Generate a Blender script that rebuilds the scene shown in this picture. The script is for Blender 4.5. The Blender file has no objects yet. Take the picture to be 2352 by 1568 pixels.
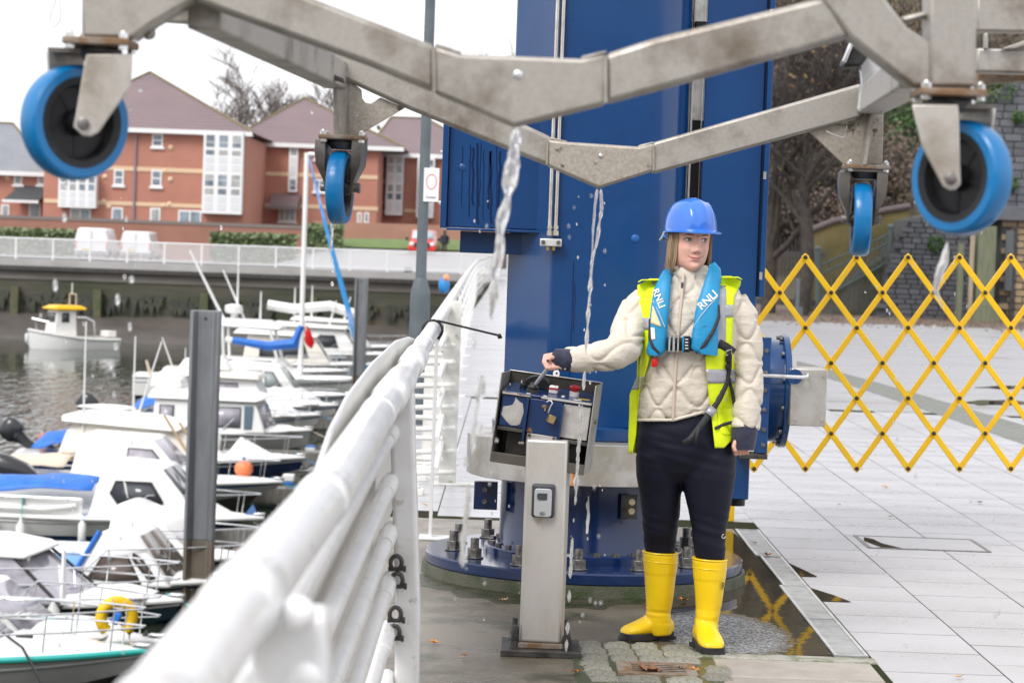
import bpy, bmesh, math, random
import numpy as np
from mathutils import Vector, Matrix, noise
random.seed(7)
SC = bpy.context.scene
C = bpy.context.scene.collection
R = math.radians
PI = math.pi

# ------------------------------------------------------------------ camera
F = 5400.0                       # focal length in units of a 2352 px wide picture
CAMH = 1.52
PITCH = math.atan2(784 - 572, F)
ROLL = R(2.05)
cam_d = bpy.data.cameras.new('camera')
cam = bpy.data.objects.new('camera', cam_d)
C.objects.link(cam)
cam_d.sensor_width = 36.0
cam_d.lens = 36.0 * F / 2352
cam_d.clip_start = 0.05
cam_d.clip_end = 3000
MC = Matrix.Rotation(PI / 2 - PITCH, 4, 'X') @ Matrix.Rotation(ROLL, 4, 'Z')
cam.matrix_world = Matrix.Translation((0, 0, CAMH)) @ MC
cam_d.dof.use_dof = True
cam_d.dof.focus_distance = 9.1
cam_d.dof.aperture_fstop = 6.4
cam_d.dof.aperture_blades = 9
SC.camera = cam

# ------------------------------------------------------------------ world, sun, exposure
w = bpy.data.worlds.new('World')
SC.world = w
w.use_nodes = True
nt = w.node_tree
nt.nodes.clear()
SUN_EL, SUN_AZ = R(48), R(215)
sky = nt.nodes.new('ShaderNodeTexSky')
sky.sky_type = 'NISHITA'
sky.sun_disc = False
sky.sun_elevation = SUN_EL
sky.sun_rotation = SUN_AZ
sky.air_density = 1.0
sky.dust_density = 3.0
sky.ozone_density = 1.0
hs = nt.nodes.new('ShaderNodeHueSaturation')
hs.inputs['Saturation'].default_value = 0.16          # a grey overcast keeps little of the blue
bg = nt.nodes.new('ShaderNodeBackground')
bg.inputs['Strength'].default_value = 0.15
wo = nt.nodes.new('ShaderNodeOutputWorld')
nt.links.new(sky.outputs[0], hs.inputs['Color'])
# a closed cloud deck, softly mottled, over the clear sky
tcw = nt.nodes.new('ShaderNodeTexCoord'); nzw = nt.nodes.new('ShaderNodeTexNoise'); nzw.inputs['Scale'].default_value = 2.2; nzw.inputs['Detail'].default_value = 5
nt.links.new(tcw.outputs['Generated'], nzw.inputs['Vector'])
crw = nt.nodes.new('ShaderNodeMapRange'); crw.inputs[1].default_value = 0.3; crw.inputs[2].default_value = 0.7; crw.inputs[3].default_value = 5.6; crw.inputs[4].default_value = 6.8
nt.links.new(nzw.outputs[0], crw.inputs[0])
cbw = nt.nodes.new('ShaderNodeCombineColor')
mlw = nt.nodes.new('ShaderNodeMath'); mlw.operation = 'MULTIPLY'; mlw.inputs[1].default_value = 1.035
nt.links.new(crw.outputs[0], cbw.inputs[0]); nt.links.new(crw.outputs[0], cbw.inputs[1]); nt.links.new(crw.outputs[0], mlw.inputs[0]); nt.links.new(mlw.outputs[0], cbw.inputs[2])
mxw = nt.nodes.new('ShaderNodeMix'); mxw.data_type = 'RGBA'; mxw.inputs[0].default_value = 0.8
nt.links.new(hs.outputs[0], mxw.inputs[6]); nt.links.new(cbw.outputs[0], mxw.inputs[7])
nt.links.new(mxw.outputs[2], bg.inputs['Color'])
nt.links.new(bg.outputs[0], wo.inputs['Surface'])
sun_d = bpy.data.lights.new('sun', 'SUN')
sun_d.energy = 1.5
sun_d.angle = R(25)
sun_d.color = (1.0, 0.97, 0.93)
sun = bpy.data.objects.new('sun', sun_d)
C.objects.link(sun)
sd = Vector((math.sin(SUN_AZ) * math.cos(SUN_EL), math.cos(SUN_AZ) * math.cos(SUN_EL), math.sin(SUN_EL)))
sun.rotation_euler = sd.to_track_quat('Z', 'Y').to_euler()
SC.view_settings.view_transform = 'Standard'
SC.view_settings.look = 'None'
SC.view_settings.gamma = 1
SC.view_settings.use_curve_mapping = False
SC.view_settings.exposure = 0.68
SC.render.engine = 'CYCLES'
SC.cycles.use_denoising = True
SC.cycles.max_bounces = 8
SC.cycles.transmission_bounces = 8
SC.cycles.transparent_max_bounces = 8
SC.cycles.caustics_reflective = False
SC.cycles.caustics_refractive = False

# ------------------------------------------------------------------ helpers
M3 = MC.to_3x3()
def ray(px, py):
    return M3 @ Vector(((px - 1176) / F, (784 - py) / F, -1.0))
def P(px, py, Y):
    d = ray(px, py); t = Y / d.y
    return Vector((d.x * t, Y, CAMH + d.z * t))
def G(px, py, z=0.0):
    d = ray(px, py); t = (z - CAMH) / d.z
    return Vector((d.x * t, d.y * t, z))

def lerp(a, b, t): return a + (b - a) * t

def mat(name, c, r=0.5, m=0.0, c2=None, ns=6.0, lo=0.4, hi=0.62, c3=None, ns3=20.0, lo3=0.6, hi3=0.7,
        bump=0.0, bs=60.0, spec=0.5, coat=0.0, trans=0.0, ior=1.45, rv=0.0, rnd=0.0, st=(1, 1, 1), st3=(1, 1, 1),
        alpha=1.0, sheen=0.0, det=5, sss=0.0):
    mt = bpy.data.materials.new(name); mt.use_nodes = True
    n = mt.node_tree.nodes; L = mt.node_tree.links
    b = n['Principled BSDF']
    def col(v): return (v[0], v[1], v[2], 1) if not isinstance(v, (int, float)) else (v, v, v, 1)
    b.inputs['Base Color'].default_value = col(c)
    b.inputs['Roughness'].default_value = r
    b.inputs['Metallic'].default_value = m
    b.inputs['Specular IOR Level'].default_value = spec
    b.inputs['IOR'].default_value = ior
    b.inputs['Coat Weight'].default_value = coat
    b.inputs['Coat Roughness'].default_value = 0.08
    b.inputs['Transmission Weight'].default_value = trans
    b.inputs['Alpha'].default_value = alpha
    b.inputs['Sheen Weight'].default_value = sheen
    if sss:
        b.inputs['Subsurface Weight'].default_value = sss
        b.inputs['Subsurface Radius'].default_value = (0.012, 0.005, 0.003)
        b.inputs['Subsurface Scale'].default_value = 1.0
    tc = n.new('ShaderNodeTexCoord')
    def nz(scale, s, d=det):
        mp = n.new('ShaderNodeMapping'); mp.inputs['Scale'].default_value = s
        L.new(tc.outputs['Object'], mp.inputs['Vector'])
        t = n.new('ShaderNodeTexNoise'); t.inputs['Scale'].default_value = scale
        t.inputs['Detail'].default_value = d
        t.inputs['Roughness'].default_value = 0.62
        L.new(mp.outputs[0], t.inputs['Vector'])
        return t
    def ramp(src, a, z):
        q = n.new('ShaderNodeMapRange'); q.inputs[1].default_value = a; q.inputs[2].default_value = z
        q.clamp = True
        L.new(src, q.inputs[0]); return q.outputs[0]
    cur = None
    def mix(fac, a, z):
        x = n.new('ShaderNodeMix'); x.data_type = 'RGBA'
        L.new(fac, x.inputs[0])
        if isinstance(a, bpy.types.NodeSocket): L.new(a, x.inputs[6])
        else: x.inputs[6].default_value = col(a)
        x.inputs[7].default_value = col(z)
        return x.outputs[2]
    cur = c
    if c2 is not None:
        f = ramp(nz(ns, st).outputs[0], lo, hi); cur = mix(f, cur, c2)
        if rv:
            q = n.new('ShaderNodeMapRange'); q.inputs[3].default_value = r; q.inputs[4].default_value = max(0.02, min(1, r + rv))
            L.new(f, q.inputs[0]); L.new(q.outputs[0], b.inputs['Roughness'])
    if c3 is not None:
        f = ramp(nz(ns3, st3).outputs[0], lo3, hi3); cur = mix(f, cur, c3)
    if rnd:
        oi = n.new('ShaderNodeObjectInfo')
        q = n.new('ShaderNodeMapRange'); q.inputs[3].default_value = 1 - rnd; q.inputs[4].default_value = 1 + rnd
        L.new(oi.outputs['Random'], q.inputs[0])
        hv = n.new('ShaderNodeHueSaturation')
        L.new(q.outputs[0], hv.inputs['Value'])
        if isinstance(cur, bpy.types.NodeSocket): L.new(cur, hv.inputs['Color'])
        else: hv.inputs['Color'].default_value = col(cur)
        cur = hv.outputs[0]
    if isinstance(cur, bpy.types.NodeSocket): L.new(cur, b.inputs['Base Color'])
    if bump:
        bp = n.new('ShaderNodeBump'); bp.inputs['Strength'].default_value = bump; bp.inputs['Distance'].default_value = 0.01
        L.new(nz(bs, st, 4).outputs[0], bp.inputs['Height']); L.new(bp.outputs[0], b.inputs['Normal'])
    return mt

WL = {}
class MB:
    def __init__(s): s.v = []; s.f = []
    def add(s, vs, fs):
        o = len(s.v); s.v += [Vector(v) for v in vs]; s.f += [tuple(i + o for i in f) for f in fs]; return s
    def box(s, c, d, rot=None):
        x, y, z = d[0] / 2, d[1] / 2, d[2] / 2
        vs = [Vector((a, b, e)) for a in (-x, x) for b in (-y, y) for e in (-z, z)]
        if rot is not None: vs = [rot @ v for v in vs]
        c = Vector(c)
        return s.add([v + c for v in vs], [(0, 1, 3, 2), (4, 6, 7, 5), (0, 4, 5, 1), (2, 3, 7, 6), (0, 2, 6, 4), (1, 5, 7, 3)])
    def box2(s, a, b):
        a = Vector(a); b = Vector(b)
        return s.box((a + b) / 2, (abs(b.x - a.x), abs(b.y - a.y), abs(b.z - a.z)))
    def loft(s, rings, cap=True, closed=True, loop=False):
        n = len(rings[0]); vs = [p for r in rings for p in r]; fs = []
        m = len(rings)
        for i in range(m if loop else m - 1):
            k = (i + 1) % m
            for j in range(n if closed else n - 1):
                j2 = (j + 1) % n
                fs.append((i * n + j, i * n + j2, k * n + j2, k * n + j))
        if cap and not loop:
            fs.append(tuple(range(n - 1, -1, -1))); fs.append(tuple((m - 1) * n + j for j in range(n)))
        return s.add(vs, fs)
    def path(s, pts, r, n=8, cap=True, loop=False):
        pts = [Vector(p) for p in pts]; m = len(pts); rings = []
        up = None
        for i, p in enumerate(pts):
            a = pts[(i - 1) % m] if (i > 0 or loop) else p
            b = pts[(i + 1) % m] if (i < m - 1 or loop) else p
            t = (b - a).normalized()
            if up is None:
                up = t.orthogonal().normalized()
            up = (up - t * up.dot(t))
            if up.length < 1e-6: up = t.orthogonal()
            up.normalize(); sd_ = t.cross(up)
            rr = r[i] if isinstance(r, (list, tuple)) else r
            rings.append([p + (up * math.cos(2 * PI * j / n) + sd_ * math.sin(2 * PI * j / n)) * rr for j in range(n)])
        return s.loft(rings, cap, True, loop)
    def tube(s, a, b, r, r2=None, n=12):
        return s.path([a, b], [r, r if r2 is None else r2], n)
    def lathe(s, prof, o, ax=(0, 0, 1), n=32, x=None, ring=False):
        ax = Vector(ax).normalized(); o = Vector(o)
        u = Vector(x) if x else ax.orthogonal().normalized(); v = ax.cross(u)
        rings = [[o + ax * h + (u * math.cos(2 * PI * j / n) + v * math.sin(2 * PI * j / n)) * max(r, 1e-4) for j in range(n)] for r, h in prof]
        return s.loft(rings, not ring, True, ring)
    def prism(s, poly, d):
        poly = [Vector(p) for p in poly]; d = Vector(d); n = len(poly)
        vs = poly + [p + d for p in poly]
        fs = [tuple(range(n)), tuple(range(2 * n - 1, n - 1, -1))] + [(i, (i + 1) % n, n + (i + 1) % n, n + i) for i in range(n)]
        return s.add(vs, fs)
    def ball(s, c, r, n=14, m=9):
        if isinstance(r, (int, float)): r = (r, r, r)
        c = Vector(c)
        rings = []
        for i in range(m + 1):
            t = PI * i / m; q = max(math.sin(t), 1e-3)
            rings.append([c + Vector((r[0] * q * math.cos(2 * PI * j / n), r[1] * q * math.sin(2 * PI * j / n), r[2] * math.cos(t))) for j in range(n)])
        return s.loft(rings, True)
    def grid(s, pts):          # rows of points, an open sheet
        return s.loft(pts, False, False)
    def build(s, name, m, parent=None, bev=0.0, ang=38, label=None, solid=0.0, flat=False, sub=0, seg=2):
        off = WL.get(parent, Vector()) if parent else Vector()
        me = bpy.data.meshes.new(name)
        me.from_pydata([tuple(v - off) for v in s.v], [], s.f)
        bm = bmesh.new(); bm.from_mesh(me)
        bmesh.ops.recalc_face_normals(bm, faces=bm.faces)
        bm.to_mesh(me); bm.free()
        if not flat:
            me.polygons.foreach_set('use_smooth', [True] * len(me.polygons))
            me.set_sharp_from_angle(angle=R(ang))
        me.materials.append(m)
        o = bpy.data.objects.new(name, me); C.objects.link(o)
        if parent: o.parent = parent; WL[o] = off
        if solid:
            md = o.modifiers.new('solid', 'SOLIDIFY'); md.thickness = solid; md.offset = 0
        if bev:
            md = o.modifiers.new('bevel', 'BEVEL'); md.width = bev; md.segments = seg; md.limit_method = 'ANGLE'; md.angle_limit = R(40)
        if sub:
            md = o.modifiers.new('sub', 'SUBSURF'); md.levels = sub; md.render_levels = sub
        if label: o['label'] = label
        return o

def thing(name, label, cat, loc=(0, 0, 0), group=None):
    o = bpy.data.objects.new(name, None); C.objects.link(o); o.location = loc
    o['label'] = label; o['category'] = cat
    if group: o['group'] = group
    WL[o] = Vector(loc); o.empty_display_size = 0.1
    return o
def tag(o, label, cat, group=None):
    o['label'] = label; o['category'] = cat
    if group: o['group'] = group
    return o
def struct(o): o['kind'] = 'structure'; return o
def stuff(o): o['kind'] = 'stuff'; return o
def share(name, src, parent, loc, rot=(0, 0, 0), sc=(1, 1, 1)):
    o = bpy.data.objects.new(name, src.data if isinstance(src, bpy.types.Object) else src)
    C.objects.link(o)
    if parent: o.parent = parent; WL[o] = WL.get(parent, Vector())
    o.location = Vector(loc) - (WL.get(parent, Vector()) if parent else Vector())
    o.rotation_euler = rot; o.scale = sc
    return o
def text_mesh(s, size, ext=0.0005, bold=0.0):
    cu = bpy.data.curves.new('lettering', 'FONT'); cu.body = s; cu.size = size; cu.extrude = ext; cu.align_x = 'CENTER'; cu.align_y = 'CENTER'
    cu.offset = bold
    ob = bpy.data.objects.new('lettering', cu); C.objects.link(ob)
    dg = bpy.context.evaluated_depsgraph_get()
    me = bpy.data.meshes.new_from_object(ob.evaluated_get(dg))
    bpy.data.objects.remove(ob); bpy.data.curves.remove(cu)
    return me
def put_text(name, s, size, m, parent, X, Yv, o, ext=0.0005, bold=0.0):
    """text with x axis X, up axis Yv, centre o (world)"""
    me = text_mesh(s, size, ext, bold); X = Vector(X).normalized(); Yv = Vector(Yv).normalized(); Z = X.cross(Yv).normalized(); Yv = Z.cross(X)
    off = WL.get(parent, Vector())
    for v in me.vertices:
        v.co = X * v.co.x + Yv * v.co.y + Z * v.co.z + Vector(o) - off
    me.materials.clear(); me.materials.append(m)
    ob = bpy.data.objects.new(name, me); C.objects.link(ob)
    if parent: ob.parent = parent; WL[ob] = off
    return ob
def remesh(mb, voxel, smooth=6):
    """one continuous skin round every closed shape in mb"""
    me = bpy.data.meshes.new('tmp'); me.from_pydata([tuple(v) for v in mb.v], [], mb.f)
    bm = bmesh.new(); bm.from_mesh(me); bmesh.ops.recalc_face_normals(bm, faces=bm.faces); bm.to_mesh(me); bm.free()
    ob = bpy.data.objects.new('tmp', me); C.objects.link(ob)
    md = ob.modifiers.new('r', 'REMESH'); md.mode = 'VOXEL'; md.voxel_size = voxel
    if smooth:
        ms = ob.modifiers.new('s', 'SMOOTH'); ms.iterations = smooth; ms.factor = 0.5
    dg = bpy.context.evaluated_depsgraph_get()
    out = bpy.data.meshes.new_from_object(ob.evaluated_get(dg))
    bpy.data.objects.remove(ob)
    return out
def mesh_obj(name, me, m, parent, local=False):
    off = WL.get(parent, Vector())
    if not local:
        n = len(me.vertices); a = np.empty(n * 3); me.vertices.foreach_get('co', a)
        a = a.reshape(-1, 3) - np.array(off); me.vertices.foreach_set('co', a.ravel())
    me.materials.clear(); me.materials.append(m)
    me.polygons.foreach_set('use_smooth', [True] * len(me.polygons))
    o = bpy.data.objects.new(name, me); C.objects.link(o); o.parent = parent; WL[o] = off
    return o
def unproj(p):
    d = M3.transposed() @ (Vector(p) - Vector((0, 0, CAMH))); return (1176 + F * d.x / -d.z, 784 - F * d.y / -d.z)
def drape(ob, fn):
    off = WL.get(ob, Vector())
    for v in ob.data.vertices:
        x, y = unproj(v.co + off); v.co = P(x, y, fn(x, y)) - off
    ob.data.update()
def copy_tree(o, parent=None):
    c = o.copy(); C.objects.link(c); c.parent = parent
    for ch in list(o.children): copy_tree(ch, c)
    return c
def eloft(mb, rows, n=24, p=2.3, cap=True):
    """rows of (left px, right px, half thickness, Y): rings that wrap a limb or body"""
    rings = []
    for (l, r_, t, Y) in rows:
        a = P(l[0], l[1], Y); b = P(r_[0], r_[1], Y); c = (a + b) / 2; h = (b - a) / 2
        ring = []
        for j in range(n):
            th = 2 * PI * j / n; cc, ss = math.cos(th), math.sin(th)
            ex = math.copysign(abs(cc) ** (2 / p), cc); ey = math.copysign(abs(ss) ** (2 / p), ss)
            ring.append(c + h * ex + Vector((0, -t * ey, 0)))
        rings.append(ring)
    mb.loft(rings, cap); return mb
def hexa(mb, c, r, h, ax=(0, 0, 1)):
    return mb.lathe([(r, 0), (r, h)], c, ax, 6)

# ------------------------------------------------------------------ materials shared by many things
STEEL = mat('galvanised steel', (0.43, 0.405, 0.375), 0.40, 0.6, (0.36, 0.335, 0.30), 90, 0.30, 0.70, (0.15, 0.115, 0.08), 5.5, 0.50, 0.74, bump=0.12, bs=260, rv=0.1, det=8)
STAIN = mat('stainless steel', (0.55, 0.53, 0.50), 0.34, 0.7, (0.42, 0.39, 0.35), 9, 0.42, 0.6, (0.30, 0.22, 0.13), 6, 0.66, 0.76, bump=0.08, bs=140, st3=(3, 3, 0.6), rv=0.1)
STAINB = mat('bright stainless steel', (0.72, 0.72, 0.72), 0.22, 0.9, (0.5, 0.49, 0.47), 14, 0.45, 0.65)
RUST = mat('rusty steel', (0.22, 0.13, 0.07), 0.7, 0.4, (0.30, 0.26, 0.22), 18, 0.42, 0.6, bump=0.4, bs=180)
BOLT = mat('zinc bolt', (0.24, 0.235, 0.23), 0.4, 0.7, (0.12, 0.105, 0.095), 40)
DARKST = mat('dark steel', (0.10, 0.095, 0.09), 0.42, 0.6, (0.045, 0.042, 0.04), 12, bump=0.15, bs=120)
BLUE = mat('blue crane paint', (0.004, 0.040, 0.145), 0.22, 0.0, (0.005, 0.049, 0.165), 3, 0.35, 0.65, (0.004, 0.018, 0.075), 60, 0.66, 0.70, coat=0.3, bump=0.04, bs=18, spec=0.5)
BLUED = mat('wet shaded blue paint', (0.003, 0.016, 0.075), 0.16, 0.0, (0.004, 0.022, 0.09), 5, 0.4, 0.6, (0.012, 0.012, 0.014), 9, 0.66, 0.72, coat=0.3, bump=0.06, bs=40)  # wet crane blue, with the shade under the ring put into its colour
WHITEP = mat('white railing paint', (0.80, 0.80, 0.80), 0.34, 0.0, (0.74, 0.735, 0.72), 9, 0.45, 0.65, (0.42, 0.39, 0.33), 24, 0.60, 0.74, bump=0.12, bs=70, coat=0.25)
RUBBER = mat('black rubber', (0.012, 0.012, 0.013), 0.5, 0, (0.03, 0.03, 0.03), 20)
BLACKP = mat('black plastic', (0.010, 0.0105, 0.012), 0.4, 0, (0.016, 0.0165, 0.018), 30, spec=.35)
# ================================================================== SETTING: ground, quay, water
WZ = -4.28
CONC = mat('wet concrete', (0.10, 0.080, 0.052), 0.36, 0, (0.22, 0.19, 0.15), 1.7, 0.40, 0.60, (0.038, 0.040, 0.017), 2.6, 0.52, 0.66, bump=0.35, bs=190, rv=-0.26, spec=0.8, det=8)
SLAB = mat('wet paving stone', (0.47, 0.47, 0.50), 0.34, 0, (0.425, 0.425, 0.448), 1.3, 0.30, 0.75, (0.41, 0.408, 0.42), 150, 0.60, 0.78, bump=0.12, bs=320, rnd=0.05, spec=0.85, rv=-0.10)
PAVE = mat('wet pavement beyond', (0.44, 0.44, 0.465), 0.24, 0, (0.36, 0.355, 0.37), 0.5, 0.36, 0.66, (0.24, 0.225, 0.21), 0.22, 0.58, 0.70, bump=0.06, bs=60, st=(1, 2.4, 1), spec=0.8, rv=0.1)
JOINT = mat('dirty joint', (0.045, 0.042, 0.034), 0.95, 0, (0.035, 0.042, 0.02), 4, spec=0.0)
GRAN = mat('granite sett', (0.30, 0.29, 0.255), 0.38, 0, (0.10, 0.115, 0.045), 11, 0.46, 0.64, (0.46, 0.45, 0.41), 150, 0.56, 0.66, bump=0.6, bs=130, rnd=0.22)
SANDST = mat('brown paving stone', (0.40, 0.365, 0.325), 0.40, 0, (0.33, 0.295, 0.255), 8, c3=(0.27, 0.24, 0.20), ns3=90, lo3=0.6, hi3=0.7, bump=0.2, bs=200, rnd=0.1)
MOSSC = mat('mossy concrete', (0.085, 0.085, 0.06), 0.5, 0, (0.035, 0.055, 0.018), 7, 0.4, 0.6, (0.16, 0.15, 0.13), 12, 0.62, 0.72, bump=0.5, bs=90)
QWALL = mat('weedy quay wall', (0.085, 0.078, 0.062), 0.7, 0, (0.040, 0.050, 0.024), 0.5, 0.42, 0.6, (0.13, 0.09, 0.05), 0.35, 0.58, 0.68, st=(0.35, 1, 2.2), st3=(0.3, 1, 1.4))

prom = MB()
prom.box2((-1.0, -70, -0.5), (70, 132, -0.0016))
prom = struct(prom.build('promenade', JOINT))
far = MB()
far.box2((-260, 134, -0.6), (320, 900, -0.02))
far.box2((-0.62, 131.9, -0.6), (70, 134.1, -0.025))
far = struct(far.build('far_ground', mat('far tarmac', (0.12, 0.12, 0.122), 0.6, 0, (0.15, 0.15, 0.153), 0.2)))

# wet concrete apron round the crane
ap = MB(); ap.box2((-0.97, -2, -0.028), (1.275, 13.12, 0.0))
struct(ap.build('concrete_apron', CONC))
jn = MB()
for a, b in (((-0.5, 11.9), (1.2, 11.95)), ((-0.30, 9.15), (-0.25, 13.0))): pass
# far pavement where single slabs can no longer be told apart
fp = MB()
fp.box2((-0.97, 24.02, -0.028), (70, 131.8, 0.0))
struct(fp.build('pavement', PAVE))
# slabs: 0.455 m grid in staggered columns
slab_src = None
cells = []
for i in range(-6, 60):
    x0 = 1.425 + i * 0.455 - 0.0
    if i < 0: x0 = 1.425 + i * 0.455 + 0.005
    off = 0.23 * (i % 2)
    for j in range(-3, 40):
        y0 = 8.25 + j * 0.455 + off
        y1 = y0 + 0.455
        if y1 > 24.0: continue
        if y0 < 5: continue
        if i < 0 and (y0 < 13.14 or x0 < -0.97): continue
        xm = x0 + 0.2275; ym = y0 + 0.2275
        if xm > 0.26 * ym + 1.2: continue
        cells.append((ym, xm))
cells.sort(key=lambda c: c[0] + 0.3 * abs(c[1]))
sb = MB(); sb.box((0, 0, -0.012), (0.4485, 0.4435, 0.024))
slab0 = sb.build('paving_slab', SLAB, prom)
rest = MB()
for k, (ym, xm) in enumerate(cells):
    dz = random.uniform(-0.0004, 0.0006)
    if k == 0: slab0.location = (xm, ym, dz)
    elif k < 300:
        o = slab0.copy(); C.objects.link(o); o.location = (xm, ym, dz); o.rotation_euler = (random.uniform(-.0012, .0012), random.uniform(-.0012, .0012), random.choice((0, PI)))
    else: rest.box((xm, ym, -0.012 + dz), (0.4485, 0.4435, 0.024))
sp = MB()
sp.prism([(0.26 * 5 + 1.15, 5.0, -0.0011), (70, 5.0, -0.0011), (70, 24.02, -0.0011), (0.26 * 24 + 1.15, 24.02, -0.0011)], (0, 0, -0.02))
sp.box2((1.43, -70, -0.02), (70, 4.99, -0.0011)); sp.box2((-0.97, -70, -0.02), (1.42, -2.01, -0.0011))
struct(sp.build('side_pavement', PAVE))
stuff(rest.build('distant_paving_slabs', SLAB, prom))
# brown slabs in the corner by the setts
b0 = MB(); b0.box((0, 0, -0.012), (0.60, 0.36, 0.024)); b0 = b0.build('brown_slab', SANDST, prom, bev=0.005, seg=1)
b0.location = (1.10, 8.66, 0.004)
for (x, y, s) in ((1.10, 8.28, 1), (0.92, 7.9, 1), (1.12, 8.945, 0.0)):
    if s: o = b0.copy(); C.objects.link(o); o.location = (x, y, 0.004)
kb = MB(); kb.box2((0.62, 8.86, -0.02), (1.43, 8.955, 0.007)); kb.build('edging_stone', GRAN, prom, bev=0.006)

# drain channel with pressed steel grates
dr = MB(); dr.box2((1.279, 8.97, -0.06), (1.419, 13.12, -0.012)); drain = struct(dr.build('drain_channel', DARKST))
GRATE = mat('galvanised grate', (0.62, 0.64, 0.65), 0.35, 0.55, (0.45, 0.46, 0.47), 12, 0.4, 0.7)
ys = [9.0, 9.93, 10.9, 11.95, 13.1]
for k in range(4):
    g = MB(); y0, y1 = ys[k] + 0.006, ys[k + 1] - 0.006; x0, x1 = 1.283 + (0.02 if k == 2 else 0), 1.417
    g.box2((x0, y0, -0.012), (x0 + 0.014, y1, 0.006)); g.box2((x1 - 0.014, y0, -0.012), (x1, y1, 0.006))
    g.box2((x0 + .014, y0, -0.012), (x1 - .014, y0 + 0.012, 0.005)); g.box2((x0 + .014, y1 - 0.012, -0.012), (x1 - .014, y1, 0.005))
    n = int((y1 - y0 - .03) / 0.022)
    for q in range(n):
        yy = y0 + 0.018 + q * 0.022
        g.box2((x0 + 0.014, yy, -0.012), (x1 - 0.014, yy + 0.013, 0.003))
    g.build('drain_grate', GRATE, drain, flat=True)

# puddle between the crane foot and the drain
def blob(pts, z, m, name, h=0.002, it=3, jit=0.0, hole=None):
    for _ in range(it):
        q = []
        for i in range(len(pts)):
            a = Vector(pts[i]); b = Vector(pts[(i + 1) % len(pts)])
            q += [a * 0.75 + b * 0.25, a * 0.25 + b * 0.75]
        pts = q
    if jit:
        pts = [Vector((p[0] + jit * (noise.noise(Vector((p[0] * 9, p[1] * 9, 1)))), p[1] + jit * 2 * (noise.noise(Vector((p[0] * 9, p[1] * 9, 5)))))) for p in pts]
    mb = MB(); mb.prism([(p[0], p[1], z) for p in pts], (0, 0, h)); return mb.build(name, m, flat=True)
PUD = mat('puddle water', (0.022, 0.018, 0.012), 0.015, 0, spec=0.5, ior=1.33, bump=0.04, bs=14, st=(1, 0.5, 1), c2=(0.040, 0.032, 0.02), ns=4)
puddle = blob([(1.279, 8.98), (1.279, 8.98), (1.279, 10), (1.279, 11), (1.279, 12.2), (1.279, 13.05), (1.0, 13.05), (0.95, 12.4), (0.9, 11.9), (0.9, 11.4), (1.0, 11.0), (0.9, 10.6), (0.80, 10.5), (0.70, 10.3), (0.66, 10.0), (0.60, 9.8), (0.66, 9.5), (0.62, 9.3), (0.70, 9.1), (0.72, 8.985), (0.85, 8.97), (1.0, 8.98), (1.279, 8.98)], 0.0017, PUD, 'puddle', 0.0018, 2, 0.02)
struct(puddle)
# water drumming into the puddle near the boots: aerated ripples in the same water
n_ = PUD.node_tree.nodes; L_ = PUD.node_tree.links; pb = n_['Principled BSDF']
geo = n_.new('ShaderNodeNewGeometry'); vs_ = n_.new('ShaderNodeVectorMath'); vs_.operation = 'DISTANCE'; vs_.inputs[1].default_value = (0.88, 9.42, 0.0)
sc_n = n_.new('ShaderNodeVectorMath'); sc_n.operation = 'MULTIPLY'; sc_n.inputs[1].default_value = (1.0, 0.48, 0.0); L_.new(geo.outputs['Position'], sc_n.inputs[0])
vs_.inputs[1].default_value = (0.88, 9.42 * 0.48, 0.0); L_.new(sc_n.outputs[0], vs_.inputs[0])
nz1 = n_.new('ShaderNodeTexNoise'); nz1.inputs['Scale'].default_value = 26; nz1.inputs['Detail'].default_value = 6; L_.new(geo.outputs['Position'], nz1.inputs['Vector'])
ad = n_.new('ShaderNodeMath'); ad.operation = 'MULTIPLY_ADD'; ad.inputs[1].default_value = 0.16; L_.new(nz1.outputs[0], ad.inputs[0]); L_.new(vs_.outputs['Value'], ad.inputs[2])
mk = n_.new('ShaderNodeMapRange'); mk.inputs[1].default_value = 0.37; mk.inputs[2].default_value = 0.30; L_.new(ad.outputs[0], mk.inputs[0])
nz2 = n_.new('ShaderNodeTexNoise'); nz2.inputs['Scale'].default_value = 95; nz2.inputs['Detail'].default_value = 3; L_.new(geo.outputs['Position'], nz2.inputs['Vector'])
bp2 = n_.new('ShaderNodeBump'); bp2.inputs['Distance'].default_value = 0.007; L_.new(mk.outputs[0], bp2.inputs['Strength']); L_.new(nz2.outputs[0], bp2.inputs['Height'])
old = pb.inputs['Normal'].links[0].from_socket; L_.new(old, bp2.inputs['Normal']); L_.new(bp2.outputs[0], pb.inputs['Normal'])
fo = n_.new('ShaderNodeMapRange'); fo.inputs[1].default_value = 0.36; fo.inputs[2].default_value = 0.66; L_.new(nz2.outputs[0], fo.inputs[0])
fm = n_.new('ShaderNodeMath'); fm.operation = 'MULTIPLY'; L_.new(fo.outputs[0], fm.inputs[0]); L_.new(mk.outputs[0], fm.inputs[1])
fx_ = n_.new('ShaderNodeMix'); fx_.data_type = 'RGBA'; L_.new(fm.outputs[0], fx_.inputs[0]); L_.new(pb.inputs['Base Color'].links[0].from_socket, fx_.inputs[6]); fx_.inputs[7].default_value = (0.46, 0.48, 0.52, 1)
L_.new(fx_.outputs[2], pb.inputs['Base Color'])
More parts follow.
